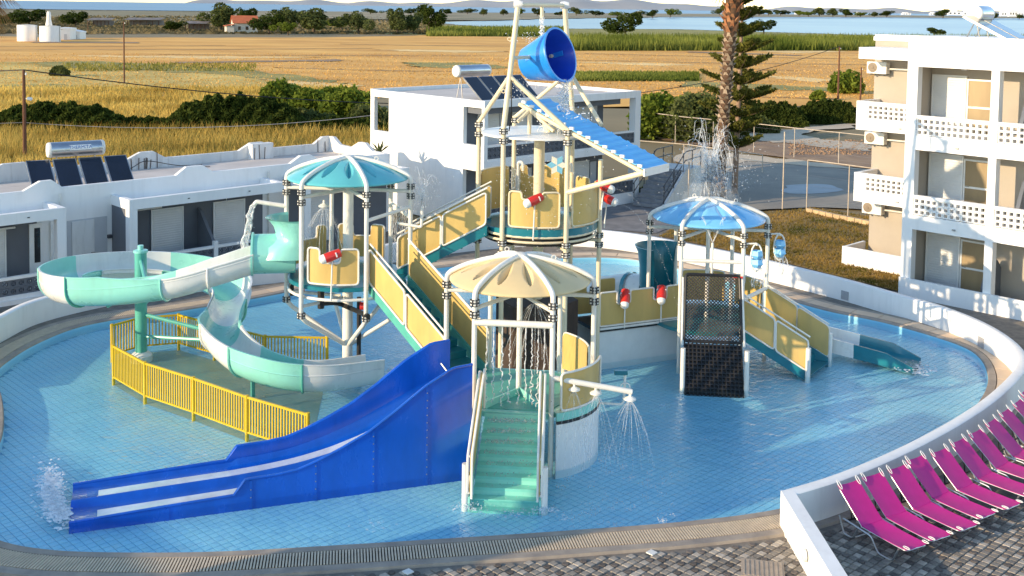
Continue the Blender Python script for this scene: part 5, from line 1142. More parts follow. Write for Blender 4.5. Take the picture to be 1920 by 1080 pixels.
# ------------------------------------------------------------------ blue double slide
a_ = V3(-0.80, 22.97, 0); dd = V3(-0.943, -0.333, 0); nn = V3(-0.333, 0.943, 0)     # along, towards the far side
t = thing('double_slide', 'wide royal blue two-lane slide running down into the pool', 'slide', pts_z(a_ + dd * 4 + nn * 0.9, 0))
SW = 1.78; SLn = 8.0
topx = [-0.05, 0.39, 0.97, 1.43, 1.66, 2.22, 2.78, 3.21, 3.65, 4.08, 4.71, 4.93, 6.35, 8.0]; topz = [2.36, 2.32, 2.0, 1.67, 1.5, 1.13, 0.86, 0.68, 0.53, 0.48, 0.46, 0.17, 0.12, 0.05]
flx = [-0.05, 0.4, 0.9, 1.5, 2.1, 2.8, 3.5, 4.2, 4.9, 6.4, 8.0]; flz = [1.28, 1.22, 1.02, 0.74, 0.50, 0.30, 0.17, 0.10, 0.06, 0.02, -0.03]
def sp(l, o_, z): return pts_z(a_ + dd * l + nn * o_, z)
ls = np.unique(np.concatenate([np.linspace(-0.05, SLn, 70), [4.71, 4.93]]))
zt_ = np.interp(ls, topx, topz); zf = np.array([float(v) for v in np.interp(ls, flx, flz)])
for _ in range(2): zf[1:-1] = 0.5 * zf[1:-1] + 0.25 * (zf[:-2] + zf[2:])
for o0, o1, nm in ((0.0, 0.06, 'side_wall'), (SW - 0.06, SW, 'side_wall')):
    rows = [[sp(l, o0, -0.26) for l in ls], [sp(l, o0, z) for l, z in zip(ls, zt_)], [sp(l, o1, z) for l, z in zip(ls, zt_)], [sp(l, o1, -0.26) for l in ls]]
    sw_ = MB().grid(rows).build(nm, M['slide_blue'], t)
    oo = o0 if o0 == 0 else o1
    MB().tube([sp(l, oo, z) for l, z in zip(ls, zt_)], 0.028, 6).build('rolled_edge', M['slide_blue'], sw_)
sec_o = [0.055, 0.10, 0.20, 0.42, 0.66, 0.78, 0.84, 0.89, 0.94, 1.00, 1.12, 1.36, 1.58, 1.68, 1.725]; sec_z = [0.30, 0.09, 0.01, 0.0, 0.01, 0.05, 0.11, 0.13, 0.11, 0.05, 0.01, 0.0, 0.01, 0.09, 0.30]
rows = []
for o_, dz in zip(sec_o, sec_z): rows.append([sp(l, o_, min(z + dz * (1 if abs(o_ - 0.89) < 0.2 else min(1, max(0.25, (zt2 - z) * 1.2))), zt2 - 0.01 if not (0.2 < o_ < 1.6) else 9)) for l, z, zt2 in zip(ls, zf, zt_)])
MB().grid(rows).build('lanes', M['slide_blue'], t, ang=60)
for o0, o1 in ((0.16, 0.50), (1.06, 1.42)):
    l2 = np.linspace(0.9, 7.5, 60); z2 = np.interp(l2, ls, zf) + 0.014
    MB().grid([[sp(l, o_, z + dz) for l, z in zip(l2, z2)] for o_, dz in ((o0, 0.012), ((o0 + o1) / 2, 0.004), (o1, 0.008))]).build('lane_sheen', M['wet_lane_sheen'], t)  # sky sheen on the lane water, painted as pale strips
for l in (0.95, 2.1, 3.3, 4.6, 6.2):
    zt2 = float(np.interp(l, topx, topz)); fls = MB().slab([sp(l - 0.03, -0.012, -0.2), sp(l + 0.03, -0.012, -0.2), sp(l + 0.03, -0.012, zt2 - 0.04), sp(l - 0.03, -0.012, zt2 - 0.04)], nn * 0.011).build('section_flange', M['slide_blue'], t, smooth=False)
    mb = MB()
    for z in np.arange(0.08, zt2 - 0.08, 0.16): mb.box(sp(l, -0.016, z), (0.02, 0.012, 0.02), dd, nn)
    if mb.v: mb.build('bolts', M['steel_dull'], fls, smooth=False)['kind'] = 'stuff'
for l in (): MB().slab([sp(l, -0.008, -0.2), sp(l + 0.02, -0.008, -0.2), sp(l + 0.02, -0.008, np.interp(l, topx, topz) - 0.05), sp(l, -0.008, np.interp(l, topx, topz) - 0.05)], nn * 0.006).build('panel_joint', M['slide_blue'], t, smooth=False)
MB().tube([sp(0.2, SW - 0.2, 1.9), sp(-0.1, 0.9, 1.45)], 0.02, 6).build('tie_rod', M['steel_dull'], t)
# ------------------------------------------------------------------ spiral flume
c, zc, dk = TW['left']
fl = thing('spiral_flume', 'mint and white spiral flume looping left of the turquoise tower', 'slide', V3(-10.5, 30.5, 0))
tax = V3(-0.985, -0.17, 0); n4 = fn_(4); s4 = V3(-n4[1], n4[0], 0); mouth = fm(c, 4)
prof_ = [(0.74, 4.42), (0.66, 4.37), (0.53, 4.20), (0.46, 4.02), (0.48, 3.90), (0.62, 3.80), (0.80, 3.70), (0.92, 3.4)]
ts = np.linspace(-math.pi / 2, math.pi / 2, 24)
rows = [[pts_z(mouth + n4 * r_ * math.cos(a) + s4 * (0.66 + (0.06 if i_ == 0 else 0)) * math.sin(a), z) for a in ts] for i_, (r_, z) in enumerate(prof_)]
rows += [[q - (q - pts_z(mouth, q[2])) * 0.06 for q in r_] for r_ in reversed(rows)]
MB().grid(rows).build('entrance_hood', M['mint'], fl)
MB().lathe([(0.52, -0.05), (0.52, 1.02), (0.57, 1.03), (0.57, 1.08), (0.48, 1.08), (0.48, 0.0)], pts_z(mouth, 3.45), 28, axis=tax, capb=False, capt=False).build('entrance_tube', M['mint'], fl)
start = mouth + tax * 1.05
lc = V3(-10.2, 30.5, 0); LR = 2.3
ctrl = [pts_z(start, 2.95), (-7.6, 28.1, 2.70), (-8.7, 27.97, 2.38)]
for ang_, z in ((-90, 2.12), (-125, 1.98), (-160, 1.86), (165, 1.74), (130, 1.60), (95, 1.47), (60, 1.34), (25, 1.18), (-5, 1.02)):
    ctrl.append((lc[0] + LR * math.cos(R_(ang_)), lc[1] + LR * math.sin(R_(ang_)), z))
ctrl += [(-7.85, 29.2, 0.80), (-7.35, 28.3, 0.60), (-6.6, 27.6, 0.42), (-5.6, 27.25, 0.27), (-4.6, 27.45, 0.18), (-3.5, 28.2, 0.12)]
path = catmull(ctrl, 10); NPT = len(path)
exl = np.interp(np.arange(NPT), [0, 20, 32, 110, 120, 180], [0.12, 0.10, 0.34, 0.34, 0.10, 0.08]); exr = np.interp(np.arange(NPT), [0, 20, 32, 110, 125, 145, 180], [0.12, 0.10, -0.06, -0.06, 0.30, 0.36, 0.20])
FR = 0.50
def section(i):
    tg_ = path[min(i + 1, NPT - 1)] - path[max(i - 1, 0)]; tg_[2] = 0; tg_ /= np.linalg.norm(tg_); left = V3(-tg_[1], tg_[0], 0); base = path[i]; pin, pout = [], []
    prof2 = [(FR + 0.02 + 0.05, FR + exl[i] - 0.0), (FR + 0.015, FR + exl[i])] + [(FR * math.cos(a), FR - FR * math.sin(a)) for a in np.linspace(0, math.pi, 15)] + [(-FR - 0.015, FR + exr[i]), (-FR - 0.07, FR + exr[i])]
    for x_, z_ in prof2: pin.append(base + left * x_ + V3(0, 0, z_))
    prof3 = [((FR + 0.035) * math.cos(a), FR - (FR + 0.035) * math.sin(a)) for a in np.linspace(0, math.pi, 15)]
    pout = [base + left * (-FR - 0.07) + V3(0, 0, FR + exr[i] - 0.03), base + left * (-FR - 0.05) + V3(0, 0, FR + exr[i] - 0.04)] + [base + left * x_ + V3(0, 0, z_) for x_, z_ in prof3[::-1]] + [base + left * (FR + 0.05) + V3(0, 0, FR + exl[i] - 0.04), base + left * (FR + 0.07) + V3(0, 0, FR + exl[i] - 0.03)]
    return pin + pout + [pin[0]], left
cuts = [0, 12, 21, 38, 50, 63, 80, 97, 112, 124, 138, 154, NPT - 1]
cols = ['flume_white', 'flume_white', 'mint', 'flume_white', 'mint', 'flume_white', 'mint', 'flume_white', 'mint', 'flume_white', 'mint', 'flume_white']
for s_, (i0, i1) in enumerate(zip(cuts[:-1], cuts[1:])):
    sg = MB().grid([section(i)[0] for i in range(i0, i1 + 1)]).build('flume_section', M[cols[s_]], fl, ang=50)
    if s_ > 0:
        q, lf_ = section(i0); cc = path[i0]; pts_ = [cc + lf_ * (FR + 0.06) + V3(0, 0, FR + exl[i0])] + [cc + lf_ * (FR + 0.06) * math.cos(a) + V3(0, 0, FR - (FR + 0.06) * math.sin(a)) for a in np.linspace(0, math.pi, 14)] + [cc - lf_ * (FR + 0.06) + V3(0, 0, FR + exr[i0])]
        MB().tube(pts_, 0.032, 6).build('joint_flange', M['mint_dark'] if s_ in (3, 11, 6) else M[cols[s_]], sg)
    rib = [path[i] + section(i)[1] * (FR + 0.03) + V3(0, 0, FR + 0.02) for i in range(i0, i1 + 1)]; MB().tube(rib, 0.022, 5).build('side_rib', M[cols[s_]], sg)
    rib = [path[i] - section(i)[1] * (FR + 0.03) + V3(0, 0, FR + 0.02) for i in range(i0, i1 + 1)]; MB().tube(rib, 0.022, 5).build('side_rib', M[cols[s_]], sg)
sp_ = MB(); pc_ = V3(-10.40, 30.45, 0); MB().tube([pts_z(pc_, -0.26), pts_z(pc_, 2.98)], 0.165, 16).build('support_column', M['mint_dark'], fl)
MB().lathe([(0.3, -0.26), (0.3, 0.02), (0.17, 0.12)], pts_z(pc_, 0), 14).build('column_foot', M['white'], fl)
MB().lathe([(0.2, 2.96), (0.2, 3.02), (0.08, 3.04), (0.08, 3.16)], pts_z(pc_, 0), 12).build('column_cap', M['mint'], fl)
for a_, b_ in ((pts_z(pc_, 0.55), (-7.9, 29.6, 0.72)), (pts_z(pc_, 1.2), (-8.15, 29.9, 0.86)), (pts_z(pc_, 1.95), (-10.5, 28.2, 2.05)), (pts_z(pc_, 1.55), (-12.7, 30.3, 1.72)), (pts_z(pc_, 1.35), (-10.6, 32.8, 1.42)), (pts_z(pc_, 2.75), (-9.5, 28.3, 2.5))): MB().tube([a_, V3(*b_)], 0.055, 8).build('support_arm', M['mint_dark'], fl)
MB().tube([(-6.55, 27.55, -0.26), (-6.55, 27.55, 0.42)], 0.06, 8).build('support_post', M['mint_dark'], fl)
# ------------------------------------------------------------------ teal run-out slide on the right
t = thing('run_out_slide', 'low white and teal slide ending in the water at the right', 'slide', V3(10.6, 31.1, 0))
ctrl = [(7.4, 32.6, 0.55), (8.6, 32.15, 0.36), (9.7, 31.7, 0.20), (10.7, 31.2, 0.08), (11.7, 30.65, -0.05)]; pth = catmull(ctrl, 6)
def usec(i, base, wd, h):
    tg_ = pth[min(i + 1, len(pth) - 1)] - pth[max(i - 1, 0)]; tg_[2] = 0; tg_ /= np.linalg.norm(tg_); lf_ = V3(-tg_[1], tg_[0], 0)
    return [base + lf_ * x_ + V3(0, 0, z_) for x_, z_ in ((wd + 0.06, h), (wd, h), (wd - 0.05, 0.06), (wd - 0.16, 0), (-wd + 0.16, 0), (-wd + 0.05, 0.06), (-wd, h), (-wd - 0.06, h), (-wd - 0.05, h - 0.06), (-wd - 0.03, -0.1), (wd + 0.03, -0.1), (wd + 0.05, h - 0.06), (wd + 0.06, h))]
for i0, i1, m_ in ((0, 15, 'flume_white'), (15, len(pth) - 1, 'teal')):
    MB().grid([usec(i, pth[i], 0.52, max(0.06, np.interp(i, [0, 13, 20, len(pth) - 1], [0.36, 0.32, 0.30, 0.08]))) for i in range(i0, i1 + 1)]).build('trough', M[m_], t, ang=40)
# ------------------------------------------------------------------ yellow splash-zone fence
fp = [P(x, y, 0) for x, y in ((613, 692), (497, 690), (402, 665), (335, 646), (262, 652), (210, 668), (213, 710), (272, 745), (363, 776), (463, 814), (577, 850))]
fe = thing('yellow_fence', 'low yellow slatted fence round the spiral flume splash zone', 'fence', fp[6])
FH = 0.88
slat = MB().box((0, 0, 0), (0.034, 0.02, FH - 0.06)).build('slat', M['fence_yellow'], fe, smooth=False, local=True); first = True; cnt = 0
for i, (a_, b_) in enumerate(zip(fp[:-1], fp[1:])):
    L0 = np.linalg.norm(b_ - a_); d = (b_ - a_) / L0; nn_ = V3(-d[1], d[0], 0)
    MB().box(pts_z((a_ + b_) / 2, FH), (L0, 0.05, 0.05), d, nn_).build('top_rail', M['fence_yellow'], fe, smooth=False)
    MB().box(pts_z((a_ + b_) / 2, 0.05), (L0, 0.04, 0.04), d, nn_).build('bottom_rail', M['fence_yellow'], fe, smooth=False)
    ns = int(L0 / 0.088)
    for k in range(1, ns):
        o = slat if first else slat.copy()
        if not first: col.objects.link(o)
        first = False; q = a_ + d * L0 * k / ns - OFF[fe]; o.location = (q[0], q[1], FH / 2); o.rotation_euler = (0, 0, math.atan2(d[1], d[0])); cnt += 1
for p in fp: MB().tube([pts_z(p, -0.26), pts_z(p, FH + 0.05)], 0.045, 8).build('post', M['fence_yellow'], fe)

# grey-green concrete floor of the fenced splash zone
m_splash = pm('splash_floor', (0.20, 0.33, 0.31), 0.7, 0.2, 0.8, c2=(0.31, 0.44, 0.39))
mb = MB(); mb.add([V3(p[0], p[1], FZ + 0.006) for p in fp], [tuple(range(len(fp)))]); struct(mb.build('splash_floor', m_splash, smooth=False))

# ================================================================== HOTEL WING AND ADDED UNSEEN TOWER BESIDE THE VIEWPOINT (their shade falls on the near pool)
WF = Frame(V3(-30.8, 13.3, 0), e2, -e1)
wg = thing('hotel_wing', 'white two-storey hotel wing beyond the left edge of the view', 'building', WF.p(0, 0, 0))
bl(WF, 'wall', M['plaster'], wg, (-14, 1.5, 0.0, 8.0, 0.0, 5.7)); bl(WF, 'roof', M['plaster'], wg, (-14.2, 1.7, -0.2, 8.2, 5.7, 6.0))
for u in (-12, -9, -6, -3, -0.5): bl(WF, 'window', M['shutter'], wg, (u, u + 1.2, -0.03, -0.002, 3.6, 5.2)); bl(WF, 'window', M['shutter'], wg, (u, u + 1.2, -0.03, -0.002, 0.9, 2.5))
SWT = Frame(V3(-15.6, 11.9, 0), e1, e2)  # unseen tower, added to cast a band of shade across the near pool
wt_ = thing('shade_tower', 'narrow white tower beyond the left edge of the view, added for its shade', 'building', SWT.p(0, 0, 0))
bl(SWT, 'wall', M['plaster'], wt_, (-0.8, 0.8, -0.8, 0.8, 0, 7.6)); bl(SWT, 'roof', M['plaster'], wt_, (-0.95, 0.95, -0.95, 0.95, 7.6, 7.8)); bl(SWT, 'door', M['shutter_grey'], wt_, (-0.4, 0.4, -0.83, -0.802, 0.05, 2.1))

# ================================================================== SUN LOUNGERS
def make_lounger():
    t = thing('sun_lounger', '', 'sun lounger', (0, 0, 0), 'magenta sun loungers along the pool wall')
    hw = 0.275
    def sling(name, pts, w=hw, th_=0.012):
        mb = MB(); rows = []
        for x, z in pts: rows.append([V3(x, y, z - 0.02 * (1 - (y / w) ** 2)) for y in np.linspace(-w, w, 7)])
        lo = [[q - V3(0, 0, th_) for q in r_] for r_ in rows]; mb.grid(rows); mb.grid([r_[::-1] for r_ in lo]); mb.strip([r_[0] for r_ in lo], [r_[0] for r_ in rows]); mb.strip([r_[-1] for r_ in rows], [r_[-1] for r_ in lo]); mb.strip(rows[0], lo[0]); mb.strip(lo[-1], rows[-1])
        return mb.build(name, M['magenta'], t, local=True, ang=50)
    sling('seat', [(0.66, 0.33), (0.9, 0.32), (1.2, 0.315), (1.5, 0.32), (1.71, 0.335)])
    bk = sling('backrest', [(0.66, 0.335), (0.52, 0.44), (0.33, 0.60), (0.16, 0.75), (0.03, 0.86)])
    for s_ in (-1, 1):
        MB().tube(rounded([V3(0.64, s_ * (hw - 0.01), 0.295), V3(1.70, s_ * (hw - 0.01), 0.30), V3(1.705, 0, 0.305)], 0.08), 0.012, 6).build('side_rail', M['aluminium'], t, local=True)
        MB().tube(rounded([V3(0.67, s_ * (hw - 0.012), 0.29), V3(0.05, s_ * (hw - 0.012), 0.81), V3(0.04, 0, 0.82)], 0.06), 0.010, 6).build('back_rail', M['aluminium'], bk, local=True)
        MB().tube(rounded([V3(0.25, s_ * (hw + 0.05), 0.30), V3(0.42, s_ * (hw + 0.055), 0.30), V3(0.95, s_ * (hw + 0.05), 0.26), V3(1.12, s_ * (hw + 0.05), 0.02), V3(1.45, s_ * (hw + 0.045), 0.02), V3(1.56, s_ * (hw + 0.02), 0.29)], 0.07), 0.017, 6).build('leg_loop', M['aluminium'], t, local=True)
        MB().tube(rounded([V3(0.62, s_ * (hw + 0.03), 0.29), V3(0.50, s_ * (hw + 0.05), 0.02), V3(0.28, s_ * (hw + 0.05), 0.02), V3(0.15, s_ * (hw + 0.05), 0.33)], 0.07), 0.017, 6).build('leg_loop', M['aluminium'], t, local=True)
        for x, z in ((0.05, 0.855), (1.69, 0.345)):
            MB().tube([V3(x + 0.07 * math.cos(a), s_ * (hw - 0.03) + 0.03 * math.sin(a), z + (0.012 if x > 1 else 0.012 - 0.06 * math.cos(a))) for a in np.linspace(0, 2 * math.pi, 10, endpoint=False)], 0.008, 5, closed=True).build('corner_cap', M['white'], t, local=True)
    MB().tube([V3(0.50, -hw, 0.03), V3(0.50, hw, 0.03)], 0.014, 6).build('cross_bar', M['aluminium'], t, local=True); MB().tube([V3(0.34, -hw, 0.30), V3(0.34, hw, 0.30)], 0.02, 6).build('cross_bar', M['black'], t, local=True)
    for s_ in (-1, 1): MB().tube([V3(0.34, s_ * 0.2, 0.29), V3(0.30, s_ * 0.2, 0.60)], 0.014, 6).build('back_strut', M['black'], t, local=True)
    return t
heads_ = [(6.6, 20.65, -62), (7.18, 20.99, -60), (7.8, 21.43, -59), (8.34, 21.86, -58), (8.98, 22.29, -55), (9.59, 22.78, -53), (10.18, 23.33, -50), (10.79, 23.99, -48), (11.37, 24.56, -46), (11.96, 25.22, -44), (12.46, 25.92, -42)]
ordw = ['first', 'second', 'third', 'fourth', 'fifth', 'sixth', 'seventh', 'eighth', 'ninth', 'tenth', 'eleventh']
lo0 = make_lounger()
for k, (x, y, a) in enumerate(heads_):
    lab = 'magenta sun lounger, %s in the row counted from the wall end' % ordw[k]
    a_ = R_(a + (0.8, -0.6, 0.5, 1.0, -0.8, 0.4, -0.5, 0.9, -0.4, 0.6, 0.0)[k]); y += (0.0, 0.03, -0.03, 0.02, -0.02, 0.03, 0.0, -0.03, 0.02, 0.0, 0.02)[k]
    if k == 0: lo0['label'] = lab; lo0.location = (x, y, 0.07); lo0.rotation_euler = (0, 0, a_)
    else: copy_tree(lo0, None, lab, (x, y, 0.07), a_)
# ================================================================== POLES, WIRES, FENCES
def pole(label, x, yt, yb, r=0.11, lamp=False):
    b_ = P(x, yb, 0.05); zt = zat(b_, yt); t = thing('power_pole', label, 'pole', b_, 'wooden power poles in the fields')
    MB().tube([b_, V3(b_[0], b_[1], zt * 0.5), V3(b_[0], b_[1], zt)], [r * 1.2, r, r * 0.8], 8).build('shaft', M['wood_pole'], t)
    tip = V3(b_[0], b_[1], zt); MB().lathe([(0.05, -0.05), (0.06, 0.02), (0.03, 0.1)], tip + V3(0.12, 0, -0.25), 8).build('insulator', M['white'], t)
    if lamp:
        q = V3(b_[0], b_[1], zat(b_, 186)); MB().tube([q, q + V3(0.25, -0.1, 0.05)], 0.03, 6).build('lamp_arm', M['steel_dull'], t); MB().lathe([(0.02, 0), (0.1, 0.08), (0.11, 0.3), (0.03, 0.36)], q + V3(0.2, -0.1, 0.05), 10, axis=(1, -0.2, -0.1)).build('lamp_head', M['white'], t)
    return tip
w1 = pole('nearest wooden pole with a small lamp, behind the low roof', 47, 131, 318, lamp=True); w2 = pole('slim wooden pole standing in the golden field', 233, 40, 155, 0.09)
w3 = pole('wooden pole left of the hotel balconies', 1571, 87, 186, 0.10); w4 = pole('shorter wooden pole beside the hotel balconies', 1613, 126, 187, 0.09); w5 = pole('thin pole far off by the sheds', 165, 38, 60, 0.12)
for a_, b_, sag, lab in ((w1, w3, 4.0, 'dark power line sagging across the whole field'), (w1, w1 + V3(-60, 10, 0.5), 1.2, 'dark power line leaving the view at the left'), (w1 - V3(0, 0, 3.1), PY_(700, 216, 62), 0.5, 'thin pale wire behind the low roof'), (w1 + V3(-60, -10, -2.9), w1 - V3(0, 0, 3.1), 0.6, 'thin pale wire at the left edge')):
    pts_ = [a_ + (b_ - a_) * q - V3(0, 0, 4 * sag * q * (1 - q)) for q in np.linspace(0, 1, 24)]
    o = MB().tube(pts_, 0.035 if 'dark' in lab else 0.02, 5).build('power_line', M['wire'] if 'dark' in lab else M['steel_dull'], None); tag(o, lab, 'wire')
def wire_fence(label, line, zt, posts, rail_r=0.028, mesh=True):
    pts_ = [P(x, y, zt) for x, y in line]; t = thing('wire_fence', label, 'fence', pts_z(pts_[0], 0.05))
    for a_, b_ in zip(pts_[:-1], pts_[1:]): MB().tube([a_, b_], rail_r, 6).build('top_rail', m_rail, t)
    tot = [0]; 
    for a_, b_ in zip(pts_[:-1], pts_[1:]): tot.append(tot[-1] + np.linalg.norm(b_ - a_))
    for q in np.linspace(0, tot[-1], posts):
        i = min(len(pts_) - 2, int(np.searchsorted(tot, q, 'right') - 1)); w = (q - tot[i]) / (tot[i + 1] - tot[i]); p = pts_[i] + (pts_[i + 1] - pts_[i]) * w
        MB().tube([pts_z(p, 0.05), p], rail_r, 6).build('post', m_rail, t)
    if mesh:
        mb = MB()
        for a_, b_ in zip(pts_[:-1], pts_[1:]):
            for z in np.linspace(0.3, zt - 0.25, 5): mb.tube([pts_z(a_, z), pts_z(b_, z)], 0.006, 3, caps=False)
        o = mb.build('wires', M['steel_dull'], t); o['kind'] = 'stuff'
m_rail = pm('weathered_rail', (0.50, 0.42, 0.33), 0.7, 0.2, 3)
wire_fence('wire fence along the far side of the court', [(1210, 210), (1280, 219), (1400, 230), (1500, 241), (1625, 254), (1760, 268)], 2.1, 8)
wire_fence('taller wire fence between the lawn and the court', [(1515, 300), (1565, 306), (1640, 316), (1760, 332)], 2.6, 4, 0.028)
wire_fence('low wire fence from the stair towards the palm', [(1200, 264), (1290, 271), (1345, 279), (1430, 290)], 1.2, 4, 0.03, False)
for k, (x, y) in enumerate(((1467, 392), (1290, 388))):
    b_ = P(x, y, 0.1); o = MB().tube([b_, b_ + V3(0, 0, 3.9 if k == 0 else 2.3)], 0.035, 6).build('court_post', m_rail, None); tag(o, 'thin steel post ' + ('at the middle of the court edge' if k == 0 else 'beside the outside stair'), 'post')
# ================================================================== FARM, TANKS, FAR HOUSES
m_tile_roof = pm('clay_roof', (0.50, 0.13, 0.05), 0.8, 0.15, 0.5, bump=0.5, bscale=4); m_cream = pm('cream_render', (0.62, 0.56, 0.46), 0.85, 0.08, 0.4)
fo = P(455, 62, 0.05); ff = Frame(fo, V3(0.93, 0.36, 0), V3(-0.36, 0.93, 0)); fh = thing('farmhouse', 'small farmhouse with orange-red tiled roof among trees', 'house', fo)
bl(ff, 'wall', m_cream, fh, (-3, 5, 0, 7, 0, 3.4)); bl(ff, 'annex', m_cream, fh, (-5.5, -3.002, -1.5, 4, 0, 2.4))
mb = MB(); mb.slab([ff.p(-3.4, -0.5, 3.3), ff.p(5.4, -0.5, 3.3), ff.p(5.4, 3.5, 5.8), ff.p(-3.4, 3.5, 5.8)], (0, 0, 0.15)); mb.slab([ff.p(-3.4, 7.5, 3.3), ff.p(-3.4, 3.5, 5.8), ff.p(5.4, 3.5, 5.8), ff.p(5.4, 7.5, 3.3)], (0, 0, 0.15)); r_ = mb.build('roof', m_tile_roof, fh, smooth=False)
mb = MB(); mb.add([ff.p(5.0, 0, 3.4), ff.p(5.0, 7, 3.4), ff.p(5.0, 3.5, 5.7)], [(0, 1, 2)]); mb.add([ff.p(-3.0, 0, 3.4), ff.p(-3.0, 3.5, 5.7), ff.p(-3.0, 7, 3.4)], [(0, 1, 2)]); mb.build('gable', m_cream, fh, smooth=False)
mb = MB(); mb.slab([ff.p(-6, -2, 2.35), ff.p(-2.9, -2, 2.9), ff.p(-2.9, 4.2, 2.9), ff.p(-6, 4.2, 2.35)], (0, 0, 0.15)); mb.build('annex_roof', m_tile_roof, fh, smooth=False)
for u in (-1.5, 1.0, 3.2): bl(ff, 'window', M['glass_dark'], fh, (u, u + 0.9, -0.04, -0.002, 1.1, 2.3))
for k, (x, yb, wpx, hpx) in enumerate(((51, 77, 35, 30), (94, 78, 37, 29))):
    b_ = P(x, yb, 0.05); s_ = FPX / b_[1]; r_ = wpx / 2 / s_; h = hpx / s_; t = thing('storage_tank', 'round white storage tank in the field, ' + ('left one of two' if k == 0 else 'right one beside white sheds'), 'tank', b_, 'white tanks in the field')
    MB().lathe([(r_, 0), (r_, h * 0.97), (r_ * 0.99, h * 1.0)], b_, 28).build('shell', M['plaster'], t); MB().lathe([(r_ * 1.0, h), (r_ * 0.6, h * 1.03), (0.1, h * 1.05)], b_, 28, capb=False).build('lid', m_cream, t)
    MB().tube([b_ + V3(r_ * 1.02, -0.2, 0), b_ + V3(r_ * 1.02, -0.2, h)], 0.1, 5).build('ladder', M['steel_dull'], t)
b_ = P(92, 74, 0.05); s_ = FPX / b_[1]; ch = thing('chimney_stack', 'slender white chimney rising behind the tanks', 'chimney', b_); MB().lathe([(0.9, 0), (0.8, 4), (0.55, 5.2), (0.5, 6.8), (0.35, 7.2)], b_, 14).build('shaft', M['plaster'], ch)
for k, (x0, x1, yb, hpx) in enumerate(((113, 131, 75, 24), (131, 150, 74, 19))):
    a_, b_ = P(x0, yb, 0.05), P(x1, yb, 0.05); s_ = FPX / a_[1]; h = hpx / s_; t = thing('white_shed', 'plain white shed right of the tanks, ' + ('taller one' if k == 0 else 'lower one with a sloping roof'), 'shed', (a_ + b_) / 2)
    f_ = Frame(a_, (b_ - a_) / np.linalg.norm(b_ - a_), V3(0, 1, 0)); L0 = np.linalg.norm(b_ - a_); bl(f_, 'wall', M['plaster'], t, (0, L0, 0, 4, 0, h * 0.85)); mb = MB(); mb.slab([f_.p(-0.1, -0.1, h), f_.p(L0 + 0.1, -0.1, h * (0.95 if k == 0 else 0.8)), f_.p(L0 + 0.1, 4.1, h * (0.95 if k == 0 else 0.8)), f_.p(-0.1, 4.1, h)], (0, 0, -h * 0.15)); mb.build('roof', M['plaster'], t, smooth=False); bl(f_, 'door', M['shutter_grey'], t, (L0 * 0.4, L0 * 0.7, -0.05, -0.01, 0, h * 0.5))
m_tin = pm('tin_roof', (0.25, 0.20, 0.17), 0.7, 0.3, 0.5)
for k, (x0, x1, yb) in enumerate(((165, 205, 50), (235, 300, 49), (345, 385, 58))):
    a_, b_ = P(x0, yb, 0.05), P(x1, yb, 0.05); L0 = np.linalg.norm(b_ - a_); f_ = Frame(a_, (b_ - a_) / L0, V3(0, 1, 0)); t = thing('farm_shed', ('low dark farm shed behind the white tanks', 'long low open shed left of the farmhouse', 'small grey shed just left of the farmhouse')[k], 'shed', a_)
    for q in np.linspace(0.05, 0.95, 6): bl(f_, 'post', M['wood_pole'], t, (L0 * q, L0 * q + 0.25, 0, 0.25, 0, 2.6))
    bl(f_, 'back_wall', m_tin, t, (0, L0, 5, 5.2, 0, 2.8)); mb = MB(); mb.slab([f_.p(-0.5, -0.5, 2.6), f_.p(L0 + 0.5, -0.5, 2.6), f_.p(L0 + 0.5, 5.5, 3.4), f_.p(-0.5, 5.5, 3.4)], (0, 0, 0.12)); mb.build('roof', m_tin, t, smooth=False)
m_far = pm('far_shore_scrub', (0.12, 0.11, 0.05), 0.95, 0.3, 0.01, c2=(0.42, 0.32, 0.20), detail=8)
sheet('far_shore', [(430, 30), (700, 36), (900, 38), (1000, 35.5), (1280, 31.5), (1640, 32.5), (1920, 34.5), (2300, 39), (2300, 36), (1900, 31), (1640, 28), (1280, 25.5), (1000, 24), (700, 22), (430, 20)], 0.65, m_far, 6.0, 44, 14)
def far_house(label, x, yb, wpx, hpx, group='white houses on the far shore'):
    b_ = P(x, yb, 0.65); s_ = FPX / b_[1]; w_, h = wpx / s_, hpx / s_; t = thing('far_house', label, 'house', b_, group); f_ = Frame(b_, V3(1, 0, 0), V3(0, 1, 0))
    bl(f_, 'wall', M['plaster'], t, (-w_ / 2, w_ / 2, 0, w_ * 0.5, 0, h * 0.7), (-w_ / 2 + w_ * 0.15, w_ * 0.2, w_ * 0.1, w_ * 0.45, h * 0.7, h)); bl(f_, 'roof', m_cream, t, (-w_ / 2 - 0.3, w_ / 2 + 0.3, -0.3, w_ * 0.09, h * 0.7, h * 0.74))
    for q in (-0.3, 0.0, 0.3): bl(f_, 'window', M['glass_dark'], t, (w_ * q - w_ * 0.06, w_ * q + w_ * 0.06, -0.3, -0.05, h * 0.25, h * 0.5))
ORD = ['first', 'second', 'third', 'fourth', 'fifth', 'sixth', 'seventh', 'eighth', 'ninth', 'tenth', 'eleventh', 'twelfth', 'thirteenth', 'fourteenth', 'fifteenth', 'sixteenth', 'seventeenth', 'eighteenth', 'nineteenth', 'twentieth'] + ['twenty-' + q for q in ('first', 'second', 'third', 'fourth', 'fifth', 'sixth', 'seventh', 'eighth', 'ninth')] + ['thirtieth'] + ['thirty-' + q for q in ('first', 'second', 'third', 'fourth', 'fifth', 'sixth', 'seventh')]
